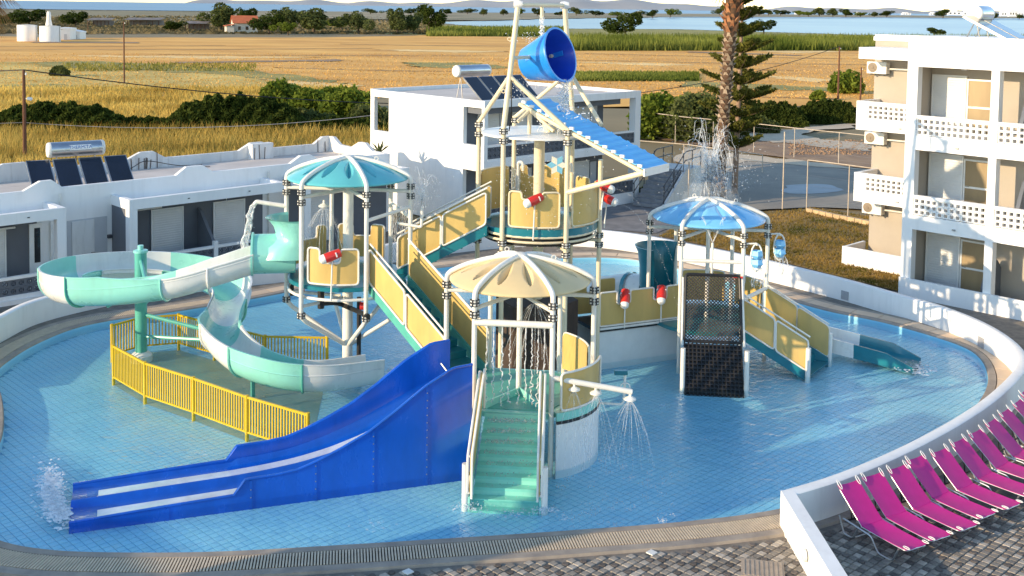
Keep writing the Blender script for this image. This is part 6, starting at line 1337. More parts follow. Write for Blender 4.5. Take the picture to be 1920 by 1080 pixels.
for k, (x, yb, w_, h) in enumerate(sorted(((1497, 27, 12, 7), (1790, 28.5, 26, 10), (1815, 29, 18, 9), (1772, 28, 14, 7), (1885, 30.5, 16, 12), (1900, 31, 16, 15), (1912, 31, 14, 12), (1700, 28, 16, 5), (1610, 27, 9, 5), (1198, 24, 9, 4), (1060, 25, 8, 5), (1750, 28.5, 12, 6)))):
    far_house('distant white house across the lagoon, %s from the left' % ORD[k], x, yb, w_, h)
# ================================================================== VEGETATION
LM = {'olive': leafmat('leaf_olive', (0.055, 0.075, 0.022), (0.17, 0.185, 0.065), 0.5), 'dark': leafmat('leaf_dark', (0.025, 0.042, 0.010), (0.095, 0.12, 0.025), 0.5), 'green': leafmat('leaf_green', (0.07, 0.11, 0.015), (0.28, 0.32, 0.05), 0.4),
      'reed': leafmat('leaf_reed', (0.07, 0.10, 0.015), (0.26, 0.27, 0.06), 0.05), 'dry': leafmat('grass_dry', (0.36, 0.23, 0.05), (0.76, 0.54, 0.15), 0.12), 'drygreen': leafmat('grass_green', (0.13, 0.14, 0.03), (0.42, 0.34, 0.09), 0.12), 'scrub': leafmat('scrub_brown', (0.07, 0.065, 0.03), (0.26, 0.20, 0.11), 0.02), 'straw': leafmat('straw', (0.46, 0.25, 0.06), (0.82, 0.50, 0.17), 0.1), 'conifer': leafmat('leaf_conifer', (0.04, 0.06, 0.012), (0.21, 0.20, 0.045), 0.8), 'lawn': leafmat('lawn_blades', (0.08, 0.085, 0.015), (0.42, 0.27, 0.08), 0.5)}
m_bark = pm('bark', (0.11, 0.075, 0.05), 0.9, 0.3, 3, bump=0.6, bscale=8, stretch=(3, 3, 0.6))
def crown_pts(g, n, lumps, r=(1, 1, 1)):
    """points spread through uneven lumps of foliage, thinner towards their centres"""
    out = []
    for (c_, rr) in lumps:
        m_ = int(n * rr ** 2 / sum(q[1] ** 2 for q in lumps)); d = g.normal(size=(m_, 3)); d /= np.linalg.norm(d, axis=1)[:, None]
        q = rr * (0.55 + 0.45 * g.random(m_) ** 0.5)[:, None] * (1 + 0.18 * np.sin(d * 7 + c_[0] * 5).sum(1)[:, None] / 3)
        out.append(np.array(c_)[None] + d * q)
    return np.concatenate(out) * np.array(r)[None]
tree_protos = []
for v in range(4):
    g = np.random.default_rng(50 + v); lumps = [((0, 0, 0.58), 0.30)] + [((g.normal() * 0.24, g.normal() * 0.24, 0.35 + 0.5 * g.random()), 0.14 + 0.12 * g.random()) for _ in range(9 + v)]
    tree_protos.append(leaf_mesh('crown', crown_pts(g, 2600, lumps), 0.040, LM[['olive', 'dark', 'green', 'olive'][v]], seed=60 + v))
tk_mesh = []
for v in range(2):
    mb = MB(); mb.tube([V3(0, 0, 0), V3(0.01, 0, 0.2), V3(-0.02, 0.01, 0.45)], [0.04, 0.03, 0.015], 7); mb.tube([V3(0.0, 0, 0.2), V3(0.13, 0.05, 0.5)], [0.022, 0.01], 6); mb.tube([V3(0.0, 0, 0.24), V3(-0.14, -0.04, 0.52)], [0.02, 0.01], 6)
    me = bpy.data.meshes.new('trunk'); me.from_pydata(mb.v, [], mb.f); me.materials.append(m_bark); tk_mesh.append(me)
def far_tree(label, x, yb, wpx, hpx, v, group='trees beyond the fields', z=0.05):
    b_ = P(x, yb, z); s_ = FPX / b_[1]; t = thing('tree', label, 'tree', b_, group); t.scale = (wpx / s_, wpx / s_, hpx / s_); t.rotation_euler = (0, 0, random.random() * 6)
    link_mesh('crown', tree_protos[v % 4], t); link_mesh('trunk', tk_mesh[v % 2], t)
for a in (('tallest grey-green tree left of the farmhouse', 415, 58, 66, 52, 0), ('dark tree behind the farmhouse roof', 466, 50, 44, 34, 1), ('dark low tree right of the farmhouse', 505, 64, 56, 36, 1), ('pale tree behind the two right of the farmhouse', 545, 54, 60, 42, 3), ('broad grey-green tree right of the farmhouse', 588, 62, 84, 46, 0), ('round olive tree standing alone at mid field edge', 672, 63, 48, 44, 3),
          ('left tree of the three in a row by the lagoon', 745, 64, 50, 48, 0), ('middle tree of the three in a row by the lagoon', 775, 64, 44, 42, 3), ('right taller tree of the three by the lagoon', 804, 62, 50, 52, 1), ('broad dark tree in the reeds right of the bucket', 1172, 74, 66, 48, 1), ('low dark tree in the reeds behind the palm', 1432, 64, 44, 26, 1), ('small round tree on the lagoon shore left of the hotel', 1752, 68, 34, 16, 1),
          ('wide dark tree behind the left tank', 55, 50, 60, 32, 1), ('dark tree behind the sheds at left', 142, 52, 42, 30, 1), ('low scrubby tree at the far left edge', 6, 48, 36, 22, 3), ('green bush-like tree right of the farm trees', 640, 58, 40, 26, 2), ('low green tree between farmhouse and the row', 540, 66, 36, 24, 2), ('small dark tree near the long shed', 325, 60, 46, 20, 1)): far_tree(*a)
g = np.random.default_rng(5)
fx = list(np.linspace(700, 1260, 17)) + list(np.linspace(1345, 1660, 14)) + [1765, 1840, 1862, 1905]
for k, x in enumerate(fx):
    hz_ = 14 + 0.0145 * (x - 960); yb = hz_ + 13 + g.random() * 4 if x < 1290 else hz_ + 7.5 + g.random() * 2
    far_tree('small dark tree on the far shore, %s from the left' % ORD[k], x + g.normal() * 4, yb, 16 + 14 * g.random(), 9 + 8 * g.random(), int(g.integers(0, 4)), 'small trees on the far shore', 0.65)
def bush(label, x, yb, wpx, hpx, mat, n=2600, leaf=0.16, depth_ratio=0.7, name='bush', cat='bush', group='bushes behind the low buildings', seed=0, z=0.05):
    b_ = P(x, yb, z); s_ = FPX / b_[1]; w_, h = wpx / s_, hpx / s_; b_[1] += w_ * depth_ratio * 0.3; g = np.random.default_rng(seed); t = thing(name, label, cat, b_, group)
    nl = max(5, int(w_ * 2.4)); lumps = []
    for i in range(nl):
        q = (i + 0.5) / nl * 2 - 1; hh = h * math.sqrt(max(0.08, 1 - q * q)) * (0.85 + 0.25 * g.random()); lumps.append(((q * w_ * 0.46, g.normal() * w_ * depth_ratio * 0.12, hh * 0.5), hh * 0.52))
    if 'hedge' in label:      # clipped by wind to an even mound
        n = int(n * 1.7); q = g.uniform(-1, 1, n); hh = h * np.sqrt(np.clip(1 - np.abs(q) ** 2.6, 0.05, 1)) * (1 + 0.05 * np.sin(q * 17 + seed) + 0.04 * np.sin(q * 41)); an = g.uniform(0, math.pi, n); rr_ = 0.72 + 0.28 * g.random(n) ** 0.5 + 0.05 * np.sin(an * 9 + q * 30)
        pts_ = np.stack([q * w_ * 0.5, np.cos(an) * rr_ * w_ * 0.14, np.sin(an) * rr_ * hh], 1)
    else: pts_ = crown_pts(g, n, lumps)
    pts_[:, 2] = np.abs(pts_[:, 2]); link_mesh('foliage', leaf_mesh('foliage', pts_, leaf, LM[mat], seed=seed), t)
    for i in range(3): MB().tube([V3(g.normal() * w_ * 0.15, 0, 0), V3(g.normal() * w_ * 0.2, g.normal() * 0.2, h * 0.6)], 0.05, 5).build('stem', m_bark, t, local=True)
for k, a in enumerate((('long dark hedge mound at the far left', 85, 262, 290, 62, 'dark', 9000, 0.16), ('low dark hedge between the two mounds', 262, 260, 190, 36, 'dark', 3500, 0.15), ('long dark hedge mound in the middle of the meadow', 430, 262, 280, 76, 'dark', 11000, 0.17), ('tall spiky green bush behind the dark mound', 522, 214, 80, 62, 'green', 5000, 0.20), ('bright green bush right of the spiky one', 585, 225, 110, 56, 'green', 6500, 0.18), ('green bush against the white block corner', 650, 236, 110, 66, 'green', 7000, 0.18), ('dark low hedge left of the white block', 640, 264, 190, 40, 'dark', 6000, 0.15),
                       ('tall green thicket right of the white block', 1245, 262, 100, 84, 'green', 7500, 0.18), ('dark thicket under the conifer', 1318, 268, 110, 92, 'olive', 8000, 0.17), ('bright bush left of the conifer trunk', 1290, 240, 80, 60, 'green', 4500, 0.18), ('dark hedge right of the palm', 1455, 240, 130, 46, 'dark', 7000, 0.14), ('long dark hedge reaching to the hotel', 1560, 234, 130, 44, 'dark', 7500, 0.14), ('grey-green shrub by the dirt track', 1430, 252, 70, 30, 'olive', 3500, 0.13), ('yellow-green bush by the pole near the hotel', 1590, 176, 62, 40, 'green', 3500, 0.22), ('small round bush in the field left of the pole', 1534, 188, 26, 18, 'green', 1200, 0.20), ('dark round bush in the meadow at left', 110, 143, 34, 18, 'olive', 1500, 0.28),
                       ('low green scrub in front of the spiky bush', 478, 236, 130, 44, 'green', 5500, 0.16), ('low olive scrub between mound and white block', 575, 252, 170, 40, 'olive', 6500, 0.15), ('sunlit green scrub high behind the low roof end', 632, 205, 130, 40, 'green', 5500, 0.18), ('olive scrub touching the white block corner', 690, 250, 70, 56, 'olive', 3800, 0.15), ('small dark shrub beside the stair', 1205, 378, 26, 26, 'dark', 1500, 0.07))): bush(*a, seed=200 + k)
# tall dry grass, reeds, lawn blades: nobody could count them
def blades(name, label, pts_, h, wd, mat, seed, lean=0.35):
    g = np.random.default_rng(seed); n = len(pts_); p = np.asarray(pts_, float); an = g.random(n) * 2 * math.pi; hh = h * (0.55 + 0.7 * g.random(n)); w_ = wd * (0.6 + 0.8 * g.random(n))
    dx, dy = np.cos(an), np.sin(an); ln = g.normal(size=(n, 2)) * lean * hh[:, None]
    v = np.empty((n, 3, 3)); v[:, 0] = p; v[:, 0, 0] -= dx * w_ / 2; v[:, 0, 1] -= dy * w_ / 2; v[:, 1] = p; v[:, 1, 0] += dx * w_ / 2; v[:, 1, 1] += dy * w_ / 2; v[:, 2] = p; v[:, 2, 0] += ln[:, 0]; v[:, 2, 1] += ln[:, 1]; v[:, 2, 2] += hh
    me = bpy.data.meshes.new(name); me.vertices.add(n * 3); me.vertices.foreach_set('co', v.reshape(-1)); me.loops.add(n * 3); me.loops.foreach_set('vertex_index', np.arange(n * 3, dtype=np.int32)); me.polygons.add(n); me.polygons.foreach_set('loop_start', np.arange(0, n * 3, 3, dtype=np.int32)); me.update(calc_edges=True); me.materials.append(LM[mat])
    o = link_mesh(name, me); return stuff(o, label, 'grass')
def scatter_px(n, x0, x1, y0, y1, seed, z=0.05):
    g = np.random.default_rng(seed); out = []
    while len(out) < n:
        x, y = x0 + (x1 - x0) * g.random(), y0 + (y1 - y0) * g.random(); out.append(P(x, y, z))
    return out
blades('tall_grass', 'tall dry golden grass behind the low building', scatter_px(26000, -60, 720, 252, 345, 1), 1.15, 0.10, 'dry', 71)
blades('tall_grass', 'greenish tall grass mixed through the meadow edge', scatter_px(11000, -60, 720, 246, 335, 2), 1.0, 0.10, 'drygreen', 72)
blades('meadow_grass', 'golden meadow grass in front of the fields', scatter_px(26000, -60, 660, 165, 252, 3), 0.55, 0.16, 'dry', 73)
blades('meadow_grass', 'green tinged grass along the field strips', scatter_px(1500, 120, 480, 120, 134, 4), 0.5, 0.25, 'drygreen', 74)
blades('stubble', 'cut straw stubble in the far golden field', scatter_px(22000, -60, 1980, 100, 185, 6, 0.06), 0.16, 0.22, 'straw', 76)
blades('reeds', 'tall green reeds along the lagoon shore', scatter_px(30000, 1060, 1980, 75, 95, 7, 0.1), 2.5, 0.4, 'reed', 77, 0.16)
blades('reeds', 'low green reeds along the left lagoon shore', scatter_px(9000, 800, 1060, 54, 68, 8, 0.1), 1.8, 0.6, 'reed', 78, 0.16)
blades('green_crop', 'narrow green crop strip in the golden field', scatter_px(5000, 1070, 1310, 137, 152, 9, 0.1), 0.5, 0.3, 'reed', 79)
blades('coast_scrub_plants', 'low coastal scrub between the farm and the sea', scatter_px(9000, -60, 830, 30, 64, 10, 0.1), 0.8, 2.2, 'scrub', 80, 0.3)
lp = []
lawn_poly = np.array([P(x, y, 0.09)[:2] for x, y in ((1238, 443), (1290, 453), (1480, 494), (1695, 549), (1690, 500), (1640, 405), (1520, 390), (1440, 398), (1300, 408))])
for p in scatter_px(30000, 1235, 1720, 388, 552, 11, 0.09):
    if inside(p[:2], lawn_poly): lp.append(p)
blades('lawn_grass', 'patchy half-dry lawn grass beside the hotel', lp, 0.09, 0.05, 'lawn', 81, 0.6)
# ------------------------------------------------------------------ palms
m_trunk = pm('palm_trunk', (0.32, 0.23, 0.15), 0.9, 0.3, 6, c2=(0.58, 0.45, 0.33), bump=0.8, bscale=10); m_core = pm('palm_core', (0.10, 0.055, 0.03), 0.95, 0.3, 3, bump=0.6, bscale=14); m_boot = pm('palm_boots', (0.30, 0.11, 0.045), 0.9, 0.3, 3, c2=(0.50, 0.25, 0.12), bump=0.6, bscale=12)
m_frond = leafmat('palm_frond', (0.04, 0.07, 0.012), (0.15, 0.17, 0.03), 1.0); m_dryf = leafmat('dry_frond', (0.20, 0.09, 0.03), (0.42, 0.22, 0.09), 1.0)
def palm(label, base, lean, H_, r0, r1, fm_, nf=26, droop=0.9, seed=0, flen=2.4):
    t = thing('palm_tree', label, 'palm tree', base); g = np.random.default_rng(seed); top = base + V3(lean[0], lean[1], H_)
    pth = [base + V3(lean[0] * q ** 1.3, lean[1] * q ** 1.3, H_ * q) for q in np.linspace(0, 1, 40)]; rr = [r0 * (1.25 - 0.25 * min(1, q * 8)) if q < 0.6 else r0 + (r1 - r0) * ((q - 0.6) / 0.4) for q in np.linspace(0, 1, 40)]
    MB().tube(pth, rr, 14).build('trunk', m_core, t)
    for nm, mt_, z0, z1, dens, ln in (('leaf_scars', m_trunk, 0.02, 0.72, 30, 0.16), ('leaf_boots', m_boot, 0.72, 1.0, 42, 0.26)):
        mb = MB(); k = 0
        for q in np.arange(z0, z1, 0.020):
            i = q * 39; p = pth[int(i)] + (pth[min(39, int(i) + 1)] - pth[int(i)]) * (i - int(i)); rad = rr[int(i)]
            for j in range(6):
                a = (j + 0.5 * (k % 2)) * 2 * math.pi / 6 + g.normal() * 0.12; d = V3(math.cos(a), math.sin(a), 0); w_ = V3(-d[1], d[0], 0); l_ = ln * (0.8 + 0.9 * g.random())
                b0_ = p + d * rad * 0.90; tip = p + d * (rad + 0.05 + (0.24 if nm == 'leaf_boots' else 0.15) * g.random()) + V3(0, 0, l_); mb.add([b0_ - w_ * 0.13, b0_ + w_ * 0.13, tip + w_ * 0.06, tip - w_ * 0.06, b0_ + V3(0, 0, l_ * 0.6)], [(0, 1, 2, 3), (0, 3, 4), (3, 2, 4), (2, 1, 4)])
            k += 1
        o = mb.build(nm, mt_, t, smooth=False); o['kind'] = 'stuff'
    for f in range(nf):
        a = f * 2.4 + g.normal() * 0.2; el = 1.1 - droop * f / nf * 2.0; d = V3(math.cos(a) * math.cos(el), math.sin(a) * math.cos(el), math.sin(el)); st_ = top + V3(0, 0, 0.1); hub = st_ + d * flen * 0.45 - V3(0, 0, 0.12)
        mb = MB(); mb.tube([st_, hub], 0.02, 4); sd_ = np.cross(d, (0, 0, 1)); sd_ /= np.linalg.norm(sd_) + 1e-9; upv = np.cross(sd_, d)
        for j in range(22):
            b = (j / 21 - 0.5) * 3.6; dv = d * math.cos(b) + sd_ * math.sin(b); tip = hub + dv * flen * 0.55 * (0.8 + 0.2 * math.cos(b)) - V3(0, 0, 0.30 * flen * 0.55); w_ = np.cross(dv, upv) * 0.05; m_ = hub + dv * flen * 0.33 - V3(0, 0, 0.03)
            mb.add([hub, m_ + w_, tip, m_ - w_], [(0, 1, 2, 3)])
        mb.build('frond', fm_, t, smooth=False)
palm('tall palm with shaggy brown trunk between tower and hotel', P(1347, 379, 0.1), (0.62, 0.1), 12.2, 0.27, 0.44, m_frond, 28, 0.95, 1, 2.6)
pb_ = PY_(-62, 400, 62); palm('palm with dry brown fronds at the upper left corner', V3(pb_[0], pb_[1], 0), (0.3, 0), 10.7, 0.25, 0.36, m_dryf, 30, 1.25, 2, 3.2)
# ------------------------------------------------------------------ tiered conifer
b_ = V3(12.15, 58.8, 0.1); t = thing('tiered_conifer', 'slim conifer with flat tiers of branches right behind the palm', 'tree', b_)
MB().tube([b_, b_ + V3(0.1, 0, 5), b_ + V3(0.2, 0, 12.5)], [0.17, 0.13, 0.05], 10).build('trunk', pm('conifer_bark', (0.30, 0.20, 0.14), 0.9, 0.2, 3, bump=0.4), t)
g = np.random.default_rng(9)
for ti, z in enumerate(np.arange(2.6, 12.2, 0.86)):
    Lb = max(0.7, 2.95 - 0.19 * z) if z > 3.5 else 1.5
    for j in range(6):
        a = j * math.pi / 3 + ti * 0.5 + g.normal() * 0.1; d = V3(math.cos(a), math.sin(a), 0); l_ = Lb * (0.8 + 0.35 * g.random()); br = [b_ + V3(0.015 * z, 0, z - 0.1) + d * l_ * q + V3(0, 0, 0.22 * q + 0.42 * q ** 2) for q in np.linspace(0, 1, 6)]
        bo_ = MB().tube(br, [0.04, 0.035, 0.03, 0.025, 0.02, 0.01], 5).build('branch', m_bark, t)
        n = int(230 * l_); qs = g.random(n) ** 0.7; wdt = 0.42 * np.sin(np.clip(qs, 0.12, 1) * math.pi * 0.86) + 0.05; sd_ = V3(-d[1], d[0], 0); lat = (g.random(n) * 2 - 1) * wdt
        c_ = np.array([br[0] + d * l_ * q + V3(0, 0, 0.22 * q + 0.42 * q ** 2) + sd_ * lt_ + V3(0, 0, 0.05 + 0.35 * abs(lt_)) for q, lt_ in zip(qs, lat)])
        off = OFF[t]; me = leaf_mesh('needles', c_ - off[None], 0.13, LM['conifer'], seed=int(g.integers(1e6)), aspect=0.28); o = link_mesh('needles', me, bo_)
# agave on the low roof end
b_ = P(712, 286, 3.2); t = thing('agave', 'spiky agave plant behind the low roof by the white block', 'plant', b_)
for j in range(14):
    a = j * 2.4; el = 0.25 + 0.9 * (j / 14); d = V3(math.cos(a) * math.cos(el), math.sin(a) * math.cos(el), math.sin(el)); w_ = np.cross(d, (0, 0, 1)); w_ /= np.linalg.norm(w_); MB().add([b_ - w_ * 0.05, b_ + w_ * 0.05, b_ + d * 0.35 + w_ * 0.06, b_ + d * 0.75, b_ + d * 0.35 - w_ * 0.06], [(0, 1, 2, 3, 4)]).build('leaf', LM['olive'], t, smooth=False)
# bare earth clods by the court
g = np.random.default_rng(21); mb = MB()
for p in scatter_px(900, 1480, 1640, 262, 290, 12, 0.1):
    r_ = 0.04 + 0.09 * g.random() ** 2; mb.lathe([(r_, -0.02), (r_ * 0.8, r_ * 0.4), (r_ * 0.3, r_ * 0.7)], p, 5)
o = mb.build('earth_clods', m_soil, None, smooth=False); stuff(o, 'loose brown earth clods beside the court', 'soil')

# ================================================================== WATER IN THE AIR
def drops(mb, pts_, r0, r1, g):
    for p in pts_:
        r_ = r0 + (r1 - r0) * g.random() ** 2; mb.add([p + V3(r_, 0, 0), p + V3(0, r_, 0), p - V3(r_, 0, 0), p - V3(0, r_, 0), p + V3(0, 0, r_ * 1.3), p - V3(0, 0, r_ * 1.3)], [(0, 1, 4), (1, 2, 4), (2, 3, 4), (3, 0, 4), (1, 0, 5), (2, 1, 5), (3, 2, 5), (0, 3, 5)])
def rope(mb, pts_, r, g, wob=0.02):
    m_ = len(pts_); ps = [np.array(p) + g.normal(size=3) * wob * (i / m_) for i, p in enumerate(pts_)]; mb.tube(ps, [r * (0.55 + 0.9 * g.random()) for _ in ps], 5)
def arc(p0, v0, n=14, tmax=1.0): return [p0 + v0 * t_ + V3(0, 0, -4.9 * t_ * t_) for t_ in np.linspace(0, tmax, n)]
def water(mb, name, label, mat='spray'): o = mb.build(name, M[mat], None, ang=80); return stuff(o, label, 'water')
g = np.random.default_rng(33)
# rain curtain of the near tower
c, zc, dk = TW['near']; b5, c0_ = hv(c, 5, TR, 3.09), hv(c, 0, TR, 3.09)
for q in (0.16, 0.25, 0.36, 0.46, 0.56, 0.66, 0.74, 0.82, 0.9):
    mb = MB(); p = b5 + (c0_ - b5) * q; rope(mb, [p - V3(0, 0, z) for z in np.linspace(0, 1.7, 40)], 0.013, g, 0.03); drops(mb, [p - V3(g.normal() * 0.03, g.normal() * 0.03, 0.6 + 1.2 * g.random()) for _ in range(10)], 0.006, 0.018, g); water(mb, 'rain_stream', 'thin falling water from the rain bar of the near tower')['group'] = 'rain streams of the near tower'
def shower(p, n, sp_, h, label, r=0.005, group='shower cones'):
    mb = MB()
    for k in range(n):
        a = 2 * math.pi * k / n + g.normal() * 0.1; v = sp_ * (0.5 + 0.6 * g.random()); td = math.sqrt(2 * h / 9.8); rope(mb, arc(p, V3(math.cos(a) * v, math.sin(a) * v, -0.6), 10, td * 0.85), r, g, 0.01)
    drops(mb, [p + V3(g.normal() * 0.35, g.normal() * 0.35, -h * g.random()) for _ in range(30)], 0.006, 0.014, g)
    o = water(mb, 'shower_spray', label, 'mist'); o['group'] = group
for h_, lab in zip(heads, ('spray cone under the shower arm, nearest the post', 'spray cone under the middle of the shower arm', 'spray cone at the tip of the shower arm')): shower(h_, 18, 1.3, h_[2], lab, 0.006)
shower(Lhead, 22, 1.5, 1.6, 'spray cone under the turquoise canopy', 0.007)
shower(pts_z(TW['near'][0], 3.3) + V3(0.35, -0.2, 0), 16, 1.6, 1.6, 'spray cone under the cream canopy', 0.005)
# spout, fountain, bucket, cups, jets
mb = MB()
for k in range(9): rope(mb, arc(spout_tip + g.normal(size=3) * 0.03, V3(-0.55 + g.normal() * 0.05, g.normal() * 0.05, -0.2), 18, 0.56), 0.026, g, 0.05)
drops(mb, [arc(spout_tip, V3(-0.55, 0, -0.2), 20, 0.58)[int(8 + 12 * g.random())] + g.normal(size=3) * 0.07 for _ in range(60)], 0.008, 0.025, g); water(mb, 'spout_stream', 'thick stream of water falling from the left tower spout')
mb = MB()
for k in range(60): rope(mb, arc(fount_tip, V3(g.normal() * 0.35, g.normal() * 0.3, 3.2 + g.normal() * 0.7), 10, 0.35 + 0.3 * g.random()), 0.006, g, 0.02)
drops(mb, [fount_tip + V3(g.normal() * 0.25, g.normal() * 0.2, 0.75 * g.random()) for _ in range(220)], 0.006, 0.02, g); water(mb, 'fountain_plume', 'white fountain plume right of the turquoise canopy', 'mist')
mb = MB()
for k in range(7): rope(mb, [tc0 - V3(g.normal() * 0.03, g.normal() * 0.03, z) for z in np.linspace(0.3, 1.0, 14)], 0.014, g, 0.05)
water(mb, 'filler_stream', 'water pouring from the top bar into the bucket')
lip = back_c + axd * 1.18 - V3(0, 0, 0.68) + V3(0.12, -0.05, 0); mb = MB(); zr_ = 6.75
for k in range(16): rope(mb, [lip + V3(g.normal() * 0.09, g.normal() * 0.09, -z) for z in np.linspace(0, lip[2] - zr_, 18)], 0.016, g, 0.05)
drops(mb, [lip + V3(g.normal() * 0.12, g.normal() * 0.12, -(lip[2] - zr_) * g.random()) for _ in range(120)], 0.008, 0.02, g); water(mb, 'bucket_pour', 'water pouring out of the bucket onto the blue roof')
mb = MB(); sc_ = V3(lip[0], lip[1], zr_)
for k in range(110): v = g.normal(size=3); v[2] = abs(v[2]) * 1.2 + 0.5; rope(mb, arc(sc_ + V3(g.normal() * 0.15, g.normal() * 0.15, 0.0), v * 0.8, 6, 0.28), 0.012, g, 0.03)
drops(mb, [sc_ + V3(g.normal() * 0.35, g.normal() * 0.3, abs(g.normal()) * 0.22) for _ in range(420)], 0.008, 0.03, g); water(mb, 'roof_splash', 'white splash where the bucket water hits the blue roof', 'foam')
mb = MB(); drops(mb, [back_c + V3(g.normal() * 0.3, g.normal() * 0.2, -0.35 - 0.7 * g.random()) for _ in range(120)] + [back_c + V3(g.normal() * 0.2, g.normal() * 0.2, 0.6 + 0.3 * g.random()) for _ in range(60)], 0.008, 0.022, g); water(mb, 'bucket_drips', 'drips falling from the underside of the bucket')
c, zc, dk = TW['right']; top_ = pts_z(c, zc + 0.9); mb = MB()
for k in range(90):
    a = g.random() * 2 * math.pi; v = 0.35 + 0.5 * g.random(); rope(mb, arc(top_, V3(math.cos(a) * v, math.sin(a) * v, 5.2 + g.normal() * 0.8), 14, 0.5 + 0.6 * g.random()), 0.011, g, 0.03)
drops(mb, [top_ + V3(g.normal() * 0.7, g.normal() * 0.6, 1.5 * g.random() ** 0.7 + g.normal() * 0.2) for _ in range(1100)], 0.008, 0.024, g); water(mb, 'fountain_plume', 'tall misty fountain above the sky-blue canopy', 'mist')
mb = MB()
for k in range(5):
    rows = []; ph = g.random() * 6
    for i_, t_ in enumerate(np.linspace(0.02, 0.75, 12)): rows.append([top_ + V3(math.cos(a) * (0.30 + 0.22 * k) * t_ * (1 + 0.25 * math.sin(3 * a + ph)), math.sin(a) * (0.30 + 0.22 * k) * t_, (4.6 - 0.35 * k) * t_ - 4.9 * t_ * t_ + 0.05 * g.normal()) for a in np.linspace(0, 2 * math.pi, 15)])
    mb.grid(rows)
water(mb, 'fountain_mist', 'soft white mist of the fountain above the sky-blue canopy', 'veil')
q = fm(c, 5, zc - 0.1); mb = MB()
for s_ in (-1, 1): 
    for k in range(4): rope(mb, [q + V3(s_ * 0.30 * w_ * (1 + g.normal() * 0.05), -0.02, 0.75 * w_) for w_ in np.linspace(0, 1, 12)], 0.012, g, 0.03)
water(mb, 'spray_jet', 'forked white jet in front of the sky-blue canopy', 'mist')
for k, vtx in enumerate((0, 1)):
    q = hv(c, vtx, TR, zc - 0.75) + V3(0.35, -0.05, 0); mb = MB()
    for j in range(12): rope(mb, arc(q + V3(g.normal() * 0.1, 0, 0), V3(g.normal() * 0.3, g.normal() * 0.2, 0.2), 8, 0.35), 0.009, g, 0.03)
    drops(mb, [q + V3(g.normal() * 0.14, g.normal() * 0.1, -0.5 * g.random()) for _ in range(70)], 0.007, 0.02, g); water(mb, 'cup_splash', 'water dripping from the tipping cup ' + ('in front' if k == 0 else 'at the far post'))
c, zc, dk = TW['main']
mb = MB(); drops(mb, [pts_z(c, dk) + V3(g.normal() * 0.9, -1.4 + g.normal() * 0.5, -0.6 + 3.2 * g.random()) for _ in range(420)] + [pts_z(c, dk) + V3(-0.6 + g.normal() * 0.25, g.normal() * 0.4, 0.2 + 1.4 * g.random()) for _ in range(260)], 0.006, 0.018, g); water(mb, 'falling_drops', 'loose drops falling through the tallest tower')
for (p0, v0, lab) in ((hv(c, 1, TR + 0.3, dk + 0.95), V3(2.6, -1.3, 0.2), 'thin arcing jet from the upper right water cannon'), (hv(c, 1, TR + 0.45, dk + 0.55), V3(2.2, -0.9, 0.1), 'thin arcing jet from the lower right water cannon')):
    mb = MB(); drops(mb, [q_ + g.normal(size=3) * 0.012 for q_ in arc(p0, v0, 150, 0.75)], 0.004, 0.010, g); water(mb, 'water_jet', lab)
mb = MB(); c = TW['left'][0]; q0, q1 = hv(c, 1, TR, TW['left'][1] - 0.45), hv(c, 2, TR, TW['left'][1] - 0.62)
for w_ in np.linspace(0.05, 0.95, 12): p = q0 + (q1 - q0) * w_; rope(mb, [p - V3(0, 0, z) for z in np.linspace(0, 1.6, 24)], 0.009, g, 0.03)
water(mb, 'rain_curtain', 'row of thin water threads right of the turquoise tower')
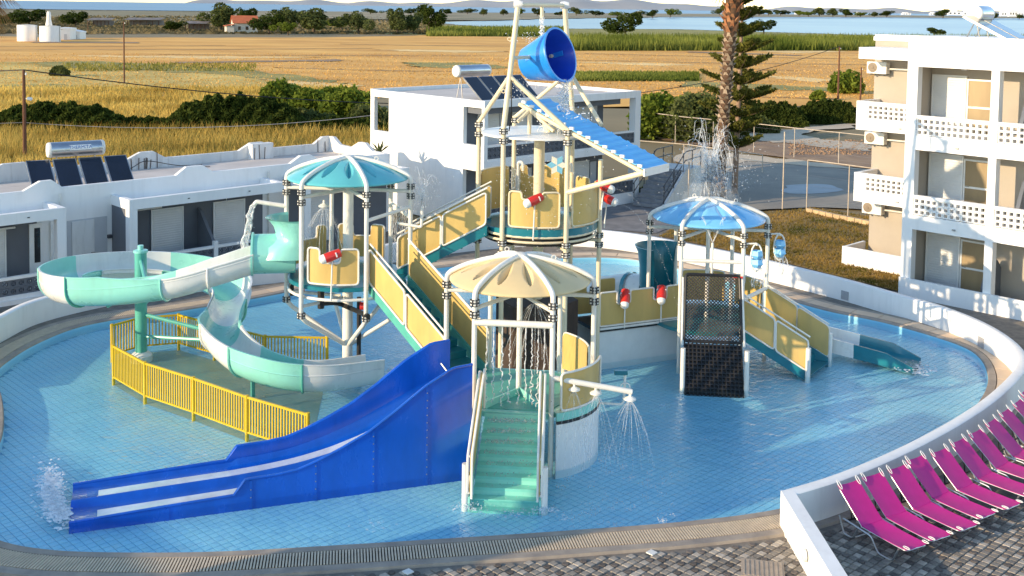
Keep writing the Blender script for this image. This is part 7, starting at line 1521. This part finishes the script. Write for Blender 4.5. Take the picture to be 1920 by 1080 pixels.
# foam and splashes on the water
def foam(label, px_list, n, r0, r1, h=0.03, name='foam', mat='foam'):
    mb = MB()
    for k in range(n):
        x, y, sx, sy = px_list[int(g.integers(0, len(px_list)))]; p = P(x + g.normal() * sx, y + g.normal() * sy, 0.012); r_ = r0 + (r1 - r0) * g.random() ** 2; m_ = 7; a0_ = g.random() * 6; el = 0.5 + g.random()
        mb.add([p + V3(r_ * el * math.cos(a0_ + a) * (0.7 + 0.5 * g.random()), r_ * math.sin(a0_ + a) * (0.7 + 0.5 * g.random()), 0) for a in np.linspace(0, 2 * math.pi, m_, endpoint=False)] + [p + V3(0, 0, h * (0.3 + 0.7 * g.random()))], [(i, (i + 1) % m_, m_) for i in range(m_)])
    return water(mb, name, label, mat)
foam('white churned foam at the foot of the blue slide', [(95, 905, 12, 16), (100, 935, 12, 16), (112, 960, 11, 11)], 1300, 0.015, 0.06, 0.03)
mb = MB()
for x, y in zip(1050 + 240 * g.random(46), 840 + 150 * g.random(46)):
    p = P(x, y, 0.01); r_ = 0.035 + 0.05 * g.random(); drops(mb, [p + V3(g.normal() * r_, g.normal() * r_ * 0.7, abs(g.normal()) * r_ * 0.8) for _ in range(22)], 0.004, 0.013, g)
water(mb, 'splashes', 'small white splashes on the water below the shower arm', 'foam')
foam('splash marks round the foot of the green stair', [(880, 950, 16, 5), (1015, 955, 16, 4), (950, 962, 50, 4)], 420, 0.006, 0.022, 0.02, 'splashes')
foam('white streaks of spray on the left pool water', [(1330, 825, 12, 3), (700, 985, 18, 7), (385, 850, 14, 3), (1245, 760, 10, 3)], 160, 0.012, 0.04, 0.012, 'splashes', 'mist')
foam('splash at the end of the spiral flume', [(745, 715, 16, 6), (690, 690, 12, 6)], 160, 0.02, 0.07, 0.04)
foam('ripples at the end of the teal slide', [(1720, 690, 18, 6)], 90, 0.02, 0.07, 0.03)
# water running down the green stair
mb = MB(); A = fm(TW['near'][0], 5, 0, 0.0); B = V3(-0.03, 21.42, 0)
for k in range(1500):
    st_ = int(min(8, abs(g.normal()) * 2.6)); z = 1.2 - 1.32 / 9 * (st_ + 1) + 0.01; p = A + (B - A) * ((st_ + 0.15 + 0.9 * g.random()) / 9) + V3(g.uniform(-0.52, 0.52), 0, 0); drops(mb, [V3(p[0], p[1], z + abs(g.normal()) * 0.025)], 0.004, 0.014, g)
water(mb, 'stair_cascade', 'water running over the steps of the green stair', 'spray')
